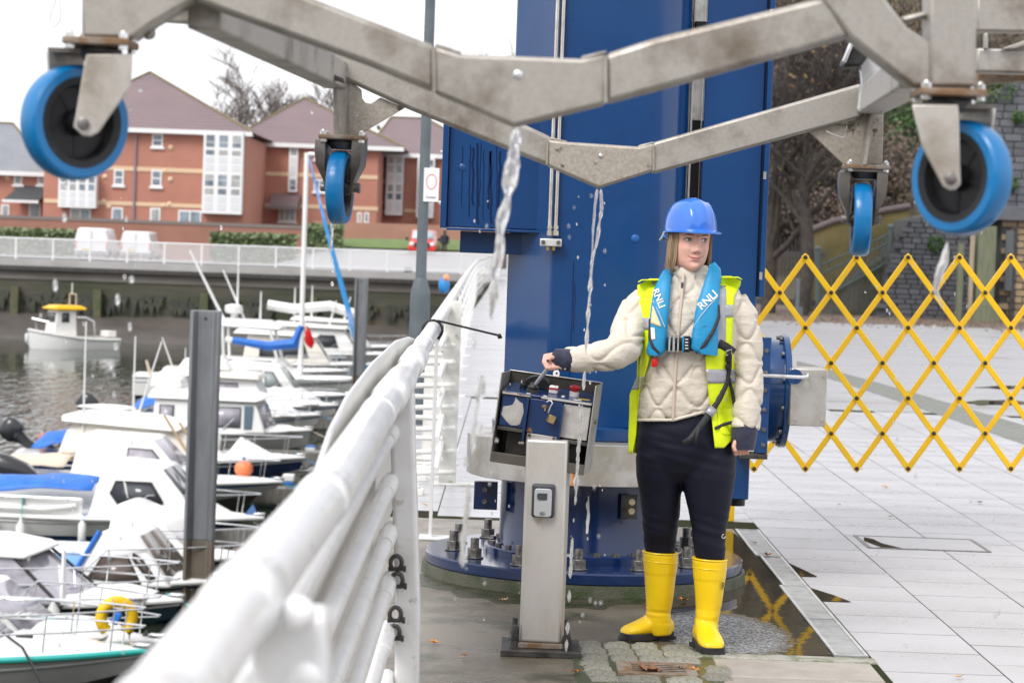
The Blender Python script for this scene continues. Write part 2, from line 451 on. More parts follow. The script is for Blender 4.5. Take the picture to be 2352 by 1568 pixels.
# moss and slime washed round the plinth
MOSSG = mat('wet moss film', (0.022, 0.030, 0.008), 0.25, 0, (0.06, 0.052, 0.032), 9, 0.4, 0.62, bump=0.4, bs=120, rv=0.2)
pts = []
for k in range(30):
    a = R(lerp(195, 345, k / 29)); pts.append((0.373 + 0.755 * math.cos(a), 11.05 + 0.755 * math.sin(a)))
for k in range(30):
    a = R(lerp(345, 195, k / 29)); r = 0.86 + 0.42 * max(0, noise.noise(Vector((k * .45, 2, 1))) + .25) * math.sin(PI * k / 29); pts.append((0.373 + r * math.cos(a), 11.05 + r * math.sin(a) * 1.06))
struct(blob(pts, 0.0004, MOSSG, 'moss_stain', 0.0011, 1, 0.03))
# granite setts and gully grate
sbed = struct(MB().box2((0.27, 8.2, -0.02), (0.80, 9.10, 0.0025)).build('sett_bed', mat('mossy grout', (0.07, 0.072, 0.05), 0.4, 0, (0.05, 0.07, 0.02), 10, c3=(0.16, 0.13, 0.03), ns3=30)))
rs = random.Random(3)
def sett_mesh(k):
    mb = MB(); rr = random.Random(k)
    n = 5
    top = [[Vector((-0.5 + i / n, -0.5 + j / n, 0)) for i in range(n + 1)] for j in range(n + 1)]
    for row in top:
        for v in row:
            e = max(abs(v.x), abs(v.y)); v.z = 0.016 - (0.012 if e > 0.49 else 0) + noise.noise(Vector((v.x * 2.5 + k * 7, v.y * 2.5, 3))) * 0.006
            if e > 0.49:
                v.x += noise.noise(Vector((v.x * 3, v.y * 3, k * 3.1))) * 0.09; v.y += noise.noise(Vector((v.x * 3 + 9, v.y * 3, k * 2.3))) * 0.09
    mb.grid(top)
    ed = [top[0][i] for i in range(n + 1)] + [top[j][n] for j in range(1, n + 1)] + [top[n][i] for i in range(n - 1, -1, -1)] + [top[j][0] for j in range(n - 1, 0, -1)]
    m = len(ed); mb.add(ed + [Vector((v.x, v.y, -0.015)) for v in ed], [(i, (i + 1) % m, m + (i + 1) % m, m + i) for i in range(m)])
    o = mb.build('sett', GRAN, sbed, ang=60); return o
setts = [sett_mesh(k) for k in range(6)]
spots = []
x0 = 0.285
for j in range(3):
    for i in range(3): spots.append((x0 + 0.055 + i * 0.108 + j * 0.008, 9.03 - j * 0.135, 0.100, 0.122))
spots += [(0.345 + j * 0.010, 8.625 - j * 0.105, 0.105, 0.092) for j in range(4)]
spots += [(0.68, 9.02, 0.12, 0.10), (0.69, 8.88, 0.13, 0.13), (0.68, 8.745, 0.13, 0.11), (0.80, 8.57, 0.10, 0.13), (0.785, 8.42, 0.10, 0.12), (0.50, 8.33, 0.16, 0.12), (0.66, 8.33, 0.13, 0.12)]
used = set()
for k, (x, y, a, b) in enumerate(spots):
    q = k % 6
    if q not in used: o = setts[q]; used.add(q)
    else: o = setts[q].copy(); C.objects.link(o)
    o.location = (x, y, 0.0); o.scale = (a, b, 1); o.rotation_euler = (0, 0, rs.uniform(-.06, .06))
gu = thing('gully_grate', 'rusty slotted drain grate set among mossy setts, brown leaf on it', 'drain grate', (0.55, 8.53, 0))
gm = MB(); X0, X1, Y0, Y1 = 0.425, 0.715, 8.41, 8.655
gm.box2((X0, Y0, -0.01), (X0 + 0.055, Y1, 0.014)); gm.box2((X1 - 0.04, Y0, -0.01), (X1, Y1, 0.014))
gm.box2((X0 + .055, Y0, -0.01), (X1 - .04, Y0 + 0.03, 0.014)); gm.box2((X0 + .055, Y1 - 0.025, -0.01), (X1 - .04, Y1, 0.014))
gm.build('grate_frame', RUST, gu, bev=0.002)
bb = MB(); bb.box2((X0 + .055, 0, -0.012), (X1 - .04, 0.014, 0.0108))  # black bar bodies: the shade in the slots is put into their colour
bt = MB(); bt.box2((X0 + .055, 0, 0.011), (X1 - .04, 0.014, 0.013))
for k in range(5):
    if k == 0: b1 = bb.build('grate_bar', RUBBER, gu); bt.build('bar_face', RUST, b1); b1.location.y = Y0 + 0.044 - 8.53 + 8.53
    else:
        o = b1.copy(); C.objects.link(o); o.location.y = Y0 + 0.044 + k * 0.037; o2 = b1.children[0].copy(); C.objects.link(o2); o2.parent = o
ga = MB(); ga.box2((X0 + .05, Y0 + .02, -0.03), (X1 - .03, Y1 - .02, -0.012)); ga.build('gully_pit', RUBBER, gu)

# access cover in the slabs
cv = thing('access_cover', 'slim metal framed access cover inlaid in wet paving slabs', 'access cover', (2.2, 12.6, 0))
a, b, c2_, d = G(1905, 1170), G(2185, 1174), G(2200, 1198), G(1935, 1199)
m = MB()
xa, xb, ya, yb = 1.93, 2.59, 12.45, 13.0
for (p, q) in (((xa, ya), (xb, ya + .02)), ((xa, yb - .02), (xb, yb)), ((xa, ya + .02), (xa + .02, yb - .02)), ((xb - .02, ya + .02), (xb, yb - .02))):
    m.box2((p[0], p[1], -0.002), (q[0], q[1], 0.005))
m.build('cover_frame', BOLT, cv)
MB().box2((xa + .02, ya + .02, -0.002), (xb - .02, yb - .02, 0.003)).build('cover_inlay', SLAB, cv)
blob([(xa + .024, ya + .30), (xa + .05, ya + .48), (xa + .09, ya + .40), (xa + .11, ya + .22), (xa + .19, ya + .024), (xa + .08, ya + .024)], 0.0032, PUD, 'shallow_puddle', 0.001, 0)['kind'] = 'structure'
for (pts) in ([(1.424, 11.70), (1.47, 11.46), (1.505, 11.24), (1.424, 11.24)], [(1.424, 10.84), (1.50, 10.64), (1.555, 10.44), (1.424, 10.44)]):
    blob(pts, 0.0032, PUD, 'shallow_puddle', 0.001, 0)['kind'] = 'structure'
# a run of wet sett channel and long puddles crossing the far paving
SETC = mat('wet sett band', (0.19, 0.195, 0.18), 0.25, 0, (0.12, 0.13, 0.10), 3, bump=0.5, bs=30, rv=0.15)
band = []
for k in range(13):
    t = k / 12; px = 1830 + 560 * t; py = 838 + 165 * t ** 1.05
    band.append((px, py))
lo = [G(px, py + 9 + 22 * (py - 838) / 165) for px, py in band]; up = [G(px, py - 9 - 6 * (py - 838) / 165) for px, py in band]
struct(MB().prism([(p.x, p.y, 0.001) for p in lo] + [(p.x, p.y, 0.001) for p in up[::-1]], (0, 0, 0.003)).build('sett_channel', SETC, flat=True))
for (px, py, a, b) in ((2285, 925, 75, 6), (2340, 890, 90, 4)):
    pts = [G(px + a * math.cos(t * PI / 6) * (1 + .3 * math.sin(t * 2.3)), py + b * math.sin(t * PI / 6) * (1 + .3 * math.cos(t * 3.1))) for t in range(12)]
    o = blob([(p.x, p.y) for p in pts], 0.0045, PUD, 'shallow_puddle', 0.001); o['kind'] = 'structure'

# water, near and far quay walls, mud bank
WATER = mat('harbour water', (0.028, 0.036, 0.026), 0.05, 0, (0.036, 0.044, 0.03), 0.2, bump=0.0, spec=0.5, ior=1.33)
n_ = WATER.node_tree.nodes; L_ = WATER.node_tree.links
tc = n_.new('ShaderNodeTexCoord'); mp = n_.new('ShaderNodeMapping'); mp.inputs['Scale'].default_value = (2.2, 0.42, 1)
L_.new(tc.outputs['Object'], mp.inputs['Vector'])
t1 = n_.new('ShaderNodeTexNoise'); t1.inputs['Scale'].default_value = 1.25; t1.inputs['Detail'].default_value = 2
L_.new(mp.outputs[0], t1.inputs['Vector'])
bp = n_.new('ShaderNodeBump'); bp.inputs['Strength'].default_value = 0.35; bp.inputs['Distance'].default_value = 0.12
sx_ = n_.new('ShaderNodeSeparateXYZ'); L_.new(tc.outputs['Object'], sx_.inputs[0])
rf = n_.new('ShaderNodeMapRange'); rf.inputs[1].default_value = 112; rf.inputs[2].default_value = 84; rf.inputs[3].default_value = 0.05; rf.inputs[4].default_value = 1.0; L_.new(sx_.outputs[1], rf.inputs[0]); L_.new(rf.outputs[0], bp.inputs['Strength'])   # calm in the lee of the far wall, ruffled nearer
L_.new(t1.outputs[0], bp.inputs['Height']); L_.new(bp.outputs[0], n_['Principled BSDF'].inputs['Normal'])
struct(MB().add([(-260, -70, WZ), (0, -70, WZ), (0, 140, WZ), (-260, 140, WZ)], [(0, 1, 2, 3)]).build('harbour_water', WATER))
struct(MB().box2((-0.99, -70, -7), (-0.6, 131.8, -0.51)).build('near_quay_wall', QWALL))
qw = struct(MB().box2((-260, 133.0, -7), (-0.62, 134, -0.62)).build('far_quay_wall', QWALL))
BEAMC = mat('concrete quay beam', (0.42, 0.41, 0.41), 0.6, 0, (0.33, 0.32, 0.31), 0.4)
MB().box2((-260, 132.7, -0.40), (-0.63, 134.1, -0.02)).build('quay_beam', BEAMC, qw)
MB().box2((-260, 132.93, -1.15), (-0.63, 132.99, -0.66)).build('quay_ledge', mat('stone course', (.20, .185, .17), .7, 0, (.14, .125, .11), .5, .4, .6, st=(.5, 1, 3)), qw)
MB().box2((-260, 132.62, -0.64), (-0.63, 132.98, -0.41)).build('quay_fender_beam', DARKST, qw)
WOODM = mat('weathered timber', (0.11, 0.10, 0.06), 0.8, 0, (0.07, 0.09, 0.04), 2)
for k, px in enumerate((225, 470, 720, 35)):
    p = P(px, 700, 132.7)
    MB().box2((p.x - .22, 132.3, -6), (p.x + .22, 132.84, -1.6)).build('fender_pile', WOODM, qw)
rw = random.Random(5)
mud = MB(); rows = []
for j in range(7):
    row = []
    for i in range(90):
        x = -110 + i * 1.24; y = 133.0 - j * 1.1
        z = -3.05 - j * 0.24 + noise.noise(Vector((x * .3, y * .4, 0))) * 0.25 * (1 if j else 0.5)
        if j == 6: z = -4.6
        row.append((x, y, z))
    rows.append(row)
MUD = mat('harbour mud', (0.10, 0.088, 0.080), 0.5, 0, (0.07, 0.062, 0.055), 0.4)
struct(mud.grid(rows).build('mud_bank', MUD))
WEED = mat('dark seaweed', (0.018, 0.020, 0.014), 0.7, 0, (0.03, 0.035, 0.018), 2)
wd = MB()
for k in range(420):
    x = rw.uniform(-60, -2); h = rw.uniform(0.2, 0.75) * (1 + 0.9 * max(0, noise.noise(Vector((x * .35, 0, 0)))))
    zt = -2.05 + rw.uniform(-.15, .25); wd_ = rw.uniform(.12, .3)
    y = 132.95
    wd.add([(x - wd_, y, zt), (x + wd_, y, zt), (x + wd_ * .7, y - .25, zt - h * .6), (x + rw.uniform(-.1, .1), y - .2, zt - h * 1.5), (x - wd_ * .7, y - .25, zt - h * .6)], [(0, 1, 2, 3, 4)])
stuff(wd.build('hanging_seaweed', WEED, qw))
# ================================================================== CRANE COLUMN
TX, TY = 0.373, 11.05
crane = thing('slewing_crane', 'tall dark blue crane column bolted to a round base on the quay', 'crane', (TX, TY, 0))
def V3(x, y, z): return Vector((TX + x, TY + y, z))
MB().lathe([(0.765, 0), (0.76, 0.05), (0.75, 0.052), (0.01, 0.052)], V3(0, 0, 0), n=72).build('concrete_plinth', MOSSC, crane, ang=30)
MB().lathe([(0.744, 0.053), (0.748, 0.058), (0.748, 0.098), (0.742, 0.105), (0.01, 0.106)], V3(0, 0, 0), n=96).build('base_flange', BLUED, crane, ang=30)
dr = MB().lathe([(0.47, 0.106), (0.47, 0.135), (0.465, 0.14), (0.41, 0.142), (0.402, 0.16), (0.40, 0.47), (0.01, 0.47)], V3(0, 0, 0), n=80).build('base_drum', BLUED, crane, ang=30)
# anchor bolts
ab = MB(); hexa(ab, (0, 0, 0.107), 0.034, 0.045); ab.lathe([(0.042, 0.106), (0.042, 0.112)], (0, 0, 0), n=18); ab.tube((0, 0, 0.15), (0, 0, 0.198), 0.020)
abo = None
for k in range(14):
    a = 2 * PI * (k + 0.35) / 14
    loc = V3(0.62 * math.cos(a), 0.62 * math.sin(a), 0)
    if abo is None:
        abo = ab.build('anchor_bolt', BOLT, crane, bev=0.002, seg=1); WL_ = abo
        # local geometry was built about the world origin
        abo.location = loc
    else:
        o = abo.copy(); C.objects.link(o); o.location = loc
sb_ = MB(); hexa(sb_, (0, 0, 0.141), 0.016, 0.016)
sbo = None
for k in range(30):
    a = 2 * PI * k / 30; loc = V3(0.44 * math.cos(a), 0.44 * math.sin(a), 0)
    if sbo is None: sbo = sb_.build('flange_bolt', BOLT, crane); sbo.location = loc
    else: o = sbo.copy(); C.objects.link(o); o.location = loc
# brackets on the drum
m = MB(); m.box((TX - 0.47, TY - 0.12, 0.37), (0.11, 0.05, 0.13)); m.build('drum_bracket', BLUED, crane, bev=0.004)
for z in (0.345, 0.40): hexa(m2 := MB(), (TX - 0.475, TY - 0.146, z), 0.012, 0.02, (0, -1, 0)); m2.build('bracket_bolt', BOLT, crane)
bp_ = P(1445, 1163, 10.66)
m = MB(); m.box(bp_, (0.075, 0.012, 0.11)); m.build('slotted_plate', DARKST, crane, bev=0.002)
for dz in (0.022, -0.02):
    m = MB(); hexa(m, bp_ + Vector((0.012, -0.006, dz)), 0.011, 0.012, (0, -1, 0)); m.lathe([(0.015, 0), (0.015, 0.003)], bp_ + Vector((0.012, -0.006, dz)), (0, -1, 0), 14); m.build('plate_bolt', STAINB, crane)
SCR = mat('scraped paint', (0.75, 0.75, 0.74), 0.6)
m = MB(); p = P(1350, 1182, 10.63)
rr = random.Random(2)
pts = [(p.x + rr.uniform(-.004, .004) - .006, p.y, p.z + .085 - k * .017) for k in range(11)] + [(p.x + rr.uniform(-.003, .004) + .006, p.y + .0005, p.z - .085 + k * .017) for k in range(11)]
m.prism(pts, (0, 0.004, 0)).build('scratch_mark', SCR, crane, flat=True)
# stainless shield ring with a lip
MB().lathe([(0.41, 0.471), (0.562, 0.471), (0.567, 0.474), (0.567, 0.655), (0.560, 0.660), (0.44, 0.664)], V3(0, 0, 0), n=96).build('shield_ring', STAIN, crane, ang=30)
om = MB(); p = P(1314, 1108, TY - 0.566); om.box((p.x, TY - 0.565, 0.505), (0.007, 0.012, 0.062)); om.build('alignment_mark', mat('orange tape', (0.85, 0.25, 0.01), 0.5), crane)
# lug and orange cable gland on the left of the ring
m = MB(); m.box((TX - 0.40, TY - 0.32, 0.70), (0.035, 0.05, 0.08)); m.build('ring_lug', BLACKP, crane, bev=0.004)
for z in (0.685, 0.715): MB().lathe([(0.010, 0), (0.010, 0.012)], (TX - 0.405, TY - 0.345, z), (0, -1, 0), 10).build('lug_bolt', BOLT, crane)
m = MB(); m.path([(TX - .37, TY - .33, .665), (TX - .372, TY - .335, .70), (TX - .36, TY - .33, .735), (TX - .365, TY - .32, .80)], 0.012); m.build('orange_cable', mat('orange cable', (0.75, 0.30, 0.03), 0.45), crane)
MB().lathe([(0.43, 0.664), (0.452, 0.668), (0.455, 0.72), (0.43, 0.728), (0.40, 0.73)], V3(0, 0, 0), n=80).build('column_collar', BLUE, crane, ang=30)
# column: folded plate with a broad flat front, a canted left face and a rounded right side
TOP = 4.6
prof = []
def arc(cx, cy, r, a0, a1, n): return [(cx + r * math.cos(R(lerp(a0, a1, k / n))), cy + r * math.sin(R(lerp(a0, a1, k / n)))) for k in range(n + 1)]
prof = arc(0.17, -0.17, 0.235, -90, 0, 10) + arc(0.17, 0.17, 0.235, 0, 90, 6) + arc(-0.15, 0.14, 0.255, 90, 180, 6) + arc(-0.375, -0.10, 0.03, 180, 232, 4) + arc(-0.195, -0.375, 0.03, 232, 270, 3)
col = MB()
col.loft([[V3(x, y, z) for x, y in prof] for z in (0.73, TOP)]); col.build('column', BLUE, crane, ang=24)
# plates and blue cap bolts on the column face
for (px, py) in ((1460, 548), (1538, 205)):
    pass
for (px, py) in ((1459, 548), (1306, 905)):
    p = P(px, py, TY - 0.405); MB().ball(p, (0.019, 0.006, 0.019)).build('blanking_plug', mat('plug blue %d' % px, (0.01, 0.09, 0.30), 0.35), crane)
# twin hydraulic pipes and their block
PIPE = mat('stainless pipe', (0.66, 0.63, 0.60), 0.25, 0.75, (0.5, 0.47, 0.43), 9)
for px in (1262, 1276):
    p = P(px, 535, TY - 0.43); x = p.x
    MB().tube((x, TY - 0.425, p.z), (x, TY - 0.425, TOP), 0.0085).build('hydraulic_pipe', PIPE, crane)
    f_ = MB(); hexa(f_, (x, TY - 0.425, p.z - 0.012), 0.014, 0.022); hexa(f_, (x, TY - 0.425, p.z + 0.018), 0.012, 0.014); f_.build('pipe_fitting', PIPE, crane)
p = P(1265, 557, TY - 0.43)
MB().box((p.x, TY - 0.43, p.z), (0.098, 0.05, 0.034)).build('manifold_block', mat('block aluminium', (0.62, 0.62, 0.62), 0.4, 0.5), crane, bev=0.003)
for dx in (-.034, .034): MB().lathe([(0.010, 0), (0.010, 0.006)], (p.x + dx, TY - 0.455, p.z), (0, -1, 0), 10).build('block_bolt', BOLT, crane)
for dx in (-.012, .014): MB().tube((p.x + dx, TY - 0.43, p.z - .017), (p.x + dx, TY - 0.43, p.z - .035), 0.007).build('drain_plug', mat('brass %g' % dx, (0.5, 0.33, 0.10), 0.35, 0.9), crane)
for z in (2.15, 3.0): MB().box((P(1268, 300, TY - .43).x, TY - 0.415, z), (0.06, 0.02, 0.03)).build('pipe_clamp', PIPE, crane, bev=0.003)
# left cabinet
cy0, cy1 = 10.75, 11.35
ca = P(1014, 430, cy0); cb = P(1165, 430, cy0)
zb = P(1060, 522, cy0).z
cab = MB(); cab.box2((ca.x + 0.03, cy0, zb), (TX - 0.20, cy1, 2.32)); cab = cab.build('cabinet', BLUE, crane, bev=0.004)
fl = MB(); fl.box2((ca.x, cy0 - 0.03, zb - 0.006), (ca.x + 0.028, cy1, 2.325)); fl.box2((ca.x + 0.03, cy0 - 0.02, zb - 0.015), (TX - 0.21, cy0 + 0.2, zb - 0.002)); fl.build('cabinet_frame', BLUE, crane, bev=0.003)
for z in (1.72, 1.95, 2.2): MB().lathe([(0.008, 0), (0.008, 0.01)], (ca.x, cy0 - 0.01, z), (-1, 0, 0), 10).build('cabinet_bolt', STAINB, crane)
DRIP = mat('dark water run', (0.002, 0.016, 0.07), 0.12, 0, coat=.6)
dm = MB(); rdm = random.Random(9)
for px in (1063, 1080, 1087, 1096, 1105, 1112, 1126, 1128, 1141, 1150):
    a0 = P(px, rdm.uniform(325, 350), cy0); b0 = P(px + rdm.uniform(-6, 2), rdm.uniform(470, 518), cy0); wv = rdm.choice((.0022, .0022, .003, .005)); L_n = []; R_n = []
    for k in range(16):
        p = a0.lerp(b0, k / 15); xo = noise.noise(Vector((px, k * .35, 0))) * .006; L_n.append((p.x + xo - wv, cy0 - .0012, p.z)); R_n.append((p.x + xo + wv, cy0 - .0012, p.z))
    dm.prism(L_n + R_n[::-1], (0, .0009, 0))
dm.build('water_run_marks', DRIP, crane, flat=True)
dm = MB()
for (px, y0, y1) in ((1182, 560, 905), (1196, 700, 900), (1226, 575, 820), (1318, 600, 880), (1321, 650, 760)):
    a0 = P(px, y0, TY - .4); b0 = P(px - (y1 - y0) * .036, y1, TY - .4); L_n = []; R_n = []
    ysurf = TY - .4065 if a0.x > TX - .19 else None
    if ysurf is None: continue
    for k in range(16):
        p = a0.lerp(b0, k / 15); xo = noise.noise(Vector((px, k * .3, 3))) * .007; L_n.append((p.x + xo - .0022, ysurf, p.z)); R_n.append((p.x + xo + .0022, ysurf, p.z))
    dm.prism(L_n + R_n[::-1], (0, .001, 0))
dm.build('water_run_marks', DRIP, crane, flat=True)
c0 = P(1056, 560, 10.85); MB().box2((c0.x, 10.85, P(1056, 580, 10.85).z), (TX - 0.30, 11.3, zb - 0.017)).build('cabinet_foot', BLUE, crane, bev=0.004)
for (px, py) in ((1062, 385), ):
    p = P(px, py, cy0); MB().ball(p, (0.018, 0.005, 0.018)).build('blanking_plug', BLUE, crane)
# right panel, slot between and the stainless guide strip
px0, px1 = TX + 0.472, TX + 0.747
pan = MB(); pan.box2((px0, 10.85, 0.40), (px1, 11.5, TOP)); pan.build('side_panel', BLUE, crane, bev=0.006)
pf = MB(); pf.box2((px1 + 0.006, 10.80, 1.34), (px1 + 0.030, 11.45, TOP)); pf.build('panel_flange', BLUE, crane, bev=0.003)
MB().box2((px1, 10.86, 1.34), (px1 + .006, 11.4, TOP)).build('panel_gap', BLACKP, crane)
MB().box2((TX + 0.425, 10.95, 2.15), (px0 - 0.003, 11.0, TOP)).build('guide_strip', STAINB, crane)
MB().box2((TX + 0.425, 10.97, 0.74), (px0 - 0.003, 11.02, 2.148)).build('guide_channel', BLACKP, crane)
MB().box2((TX + 0.415, 10.90, 0.74), (TX + 0.423, 10.97, TOP)).build('guide_edge', STAIN, crane)
for z in (2.62, 1.42, 1.88): MB().box2((px1 + 0.004, 10.80, z), (px1 + 0.018, 10.798, z + 0.035)).build('latch', STAINB, crane)
MB().box2((px0 - 0.06, 10.9, 2.56), (px0 - 0.002, 10.94, 2.60)).build('slew_stop', BLACKP, crane, bev=0.004)
MB().lathe([(0.045, 0), (0.045, 0.03), (0.03, 0.04)], (TX + 0.70, 10.98, 0.36), n=20).build('panel_stud', BLACKP, crane)
# slew motor to the right with its steel box
mz, my = 0.90, 11.05
mx = px1 + 0.032
mm = MB().lathe([(0.235, 0), (0.24, 0.012), (0.24, 0.11), (0.262, 0.112), (0.266, 0.116), (0.266, 0.142), (0.24, 0.147), (0.02, 0.15)], (mx, my, mz), (1, 0, 0), 64)
motor = mm.build('slew_motor', BLUE, crane, ang=30)
for k in range(12):
    a = 2 * PI * (k + .5) / 12
    q = MB(); q.lathe([(0.011, 0), (0.011, 0.012)], (mx + 0.098, my + 0.253 * math.cos(a), mz + 0.253 * math.sin(a)), (1, 0, 0), 8)
    q.build('motor_bolt', BOLT, motor)
pl = MB(); pl.box2((mx - 0.03, 10.70, 0.63), (mx + 0.03, 10.725, 1.16)); pl.build('motor_flange_plate', BLUE, crane, bev=0.003)
MB().box2((mx - 0.10, 10.69, 0.64), (mx - 0.032, 10.72, 0.90)).build('white_plate', mat('white enamel', (0.75, 0.75, 0.75), 0.4), crane)
for z in (0.67, 0.74, 0.83, 0.92, 1.0, 1.1): MB().lathe([(0.010, 0), (0.010, 0.010)], (mx + 0.008, 10.70, z), (0, -1, 0), 10).build('plate_bolt', BOLT, crane)
MB().box2((mx - .10, 10.68, 0.605), (mx + .03, 10.9, 0.627)).build('motor_shelf', DARKST, crane, bev=0.002)
q0 = P(1818, 846, 10.75); q1 = P(1896, 980, 10.75)
jb = MB().box2((q0.x, 10.75, q1.z), (q1.x, 11.0, q0.z)).build('junction_box', STAIN, crane, bev=0.004)
for (dx, dz) in ((.025, .03), (-.02, .03), (.02, -.03), (-.02, -.03)):
    xx = (q0.x if dx > 0 else q1.x) + dx; zz = (q1.z if dz > 0 else q0.z) + dz
    MB().lathe([(0.007, 0), (0.006, 0.006)], (xx, 10.75, zz), (0, -1, 0), 10).build('box_screw', STAINB, jb)
rp = P(1852, 866, 10.72)
MB().prism([(rp.x - .05 + .035 * math.cos(t * PI / 8), 10.745, rp.z + .035 * math.sin(t * PI / 8)) for t in range(16)], (0, -0.008, 0)).build('rod_bracket', BLUE, crane)
MB().box2((mx + 0.152, 10.737, rp.z - .03), (rp.x - .04, 10.744, rp.z + .03)).build('rod_bracket', BLUE, crane)
MB().path([(px1 - 0.05, 10.66, rp.z + .004), (rp.x - .02, 10.70, rp.z), (rp.x + .002, 10.705, rp.z + .003), (rp.x + .006, 10.72, rp.z + .012), (rp.x + .006, 10.748, rp.z + .014)], 0.0085, 10).build('torque_rod', STAINB, crane)
# ================================================================== LIFTING CRADLE overhead
FY, RY = 4.2, 6.4
cr = thing('launch_cradle', 'grey galvanised boat launching cradle with blue wheels hanging overhead', 'boat cradle', P(1180, 280, 5.2))
def pris(name, poly, Y, d, m=STEEL, bev=0.006, parent=cr, flat=False):
    return MB().prism([P(x, y, Y) for x, y in poly], (0, d, 0)).build(name, m, parent, bev=bev, flat=flat)
def bar(name, a, Ya, b, Yb, wd, ht, m=STEEL, bev=0.005, parent=cr):
    A = P(a[0], a[1], Ya); B = P(b[0], b[1], Yb); t = (B - A).normalized(); s = t.cross(Vector((0, 0, 1))).normalized(); u = s.cross(t)
    ring = lambda c: [c + s * wd / 2 + u * ht / 2, c - s * wd / 2 + u * ht / 2, c - s * wd / 2 - u * ht / 2, c + s * wd / 2 - u * ht / 2]
    return MB().loft([ring(A), ring(B)]).build(name, m, parent, bev=bev)
def bolt(Pt, r, h, ax=(0, 0, 1), parent=cr, m=BOLT):
    q = MB(); hexa(q, Pt, r, h, ax); q.lathe([(r * .55, h), (r * .55, h * 1.7)], Pt, ax, 10); return q.build('bolt', m, parent, bev=0.001, seg=1)
# front cross beam, a shallow V
pris('front_beam_arm', [(560, -64), (760, 12), (1000, 105), (1000, 212), (847, 149), (453, 6), (330, -40), (380, -64)], FY, 0.062, bev=0.010)
pris('front_beam_arm', [(1390, 124), (1505, 87), (1869, -1), (1905, -10), (1956, 84), (1505, 208), (1390, 238)], FY, 0.062, bev=0.010)
pris('front_beam_knee', [(994, 104), (1056, 124), (1335, 135), (1393, 124), (1393, 238), (1181, 290), (996, 212)], FY - 0.004, 0.070, bev=0.007)
MB().ball(P(1190, 172, FY - 0.004), (0.009, 0.004, 0.009)).build('weld_spot', STAINB, cr)
for (a, b) in (((996, 108), (998, 210)), ((1391, 128), (1391, 236))):
    A = P(a[0], a[1], FY - .005); B = P(b[0], b[1], FY - .005); MB().tube(A, B, 0.004, n=8).build('weld_seam', STEEL, cr)
bar('weld_seam', (1000, 104), FY + .02, (1060, 124), FY + .02, .03, .006); bar('weld_seam', (1335, 135), FY + .02, (1393, 121), FY + .02, .03, .006)
# front left leg with plates
pris('leg_post', [(187, -90), (187, 84), (302, 88), (352, 52), (455, -8), (560, -60), (560, -90)], FY - 0.006, 0.085, bev=0.006)
pris('leg_web', [(352, 50), (456, 6), (508, 60)], FY + 0.30, 0.02)
pris('lug', [(330, 66), (352, 50), (353, 86), (330, 92)], FY + 0.05, 0.03)
bar('side_rail', (470, 20), FY + .07, (770, 172), RY, 0.062, 0.075)
pris('side_rail_lip', [(482, 62), (716, 167), (790, 190), (790, 180), (482, 56)], RY - 0.3, 0.05, DARKST)
WETF = mat('wet glittering underside', (0.62, 0.63, 0.65), 0.12, 0.5, (0.22, 0.21, 0.2), 110, 0.42, 0.52, bump=0.8, bs=260)
bar('wet_underside', (462, 44), FY + .14, (742, 184), RY - 0.1, 0.055, 0.006, WETF)
bar('cross_plate', (366, 42), FY + .5, (520, 56), FY + .5, 0.05, 0.012)
# front right leg, brace and the side members beyond
pris('brace', [(1862, -40), (1990, -60), (2085, 62), (2142, 97), (2142, 199), (2097, 199), (1952, 84)], FY - 0.008, 0.072, bev=0.007)
pris('leg_post', [(2136, -90), (2246, -90), (2242, 199), (2136, 199)], FY - 0.012, 0.085, bev=0.006)
pris('brace_tie', [(2068, 40), (2138, 22), (2138, 38), (2080, 54)], FY + 0.02, 0.04)
pris('side_member', [(2244, -10), (2420, -14), (2420, 74), (2244, 72)], 5.4, 0.06)
pris('side_member', [(2244, 110), (2420, 114), (2420, 170), (2244, 165)], 5.4, 0.06)
pris('side_strut', [(2262, 76), (2270, 76), (2270, 112), (2262, 112)], 5.38, 0.02, bev=0.002)
pris('side_strut', [(2300, 112), (2420, 70), (2420, 84), (2330, 112)], 5.38, 0.02, bev=0.002)
pris('side_lip', [(2244, 168), (2420, 176), (2420, 182), (2290, 190), (2244, 199)], 5.5, 0.05, RUST)
bar('side_rail', (2110, 160), FY + .09, (2000, 232), RY, 0.07, 0.07)
pris('perforated_plate', [(2050, 150), (2096, 190), (2046, 240), (2020, 262)], RY - 0.35, 0.006, STAINB, bev=0.0)
for k in range(7):
    A = P(2078 - k * 7, 190 + k * 6 + (k % 2) * 5, RY - 0.352); MB().lathe([(0.004, 0), (0.004, 0.002)], A, (0, -1, 0), 8).build('perforation', RUBBER, cr)
WHT = mat('wet pale plate', (0.74, 0.74, 0.76), 0.2, 0.4, (0.6, 0.6, 0.6), 12)
pris('bunk_plate', [(2000, 118), (2054, 152), (1975, 258), (1970, 250), (1978, 190), (1974, 152)], RY - 0.25, 0.02, WHT, bev=0.004)
pris('bunk_pad', [(1964, 90), (2000, 120), (1978, 152), (1940, 154), (1940, 140)], RY - 0.3, 0.10, RUBBER, bev=0.008)
bar('pad_rim', (1960, 88), RY - .31, (1937, 146), RY - .31, 0.02, 0.012, STAINB)
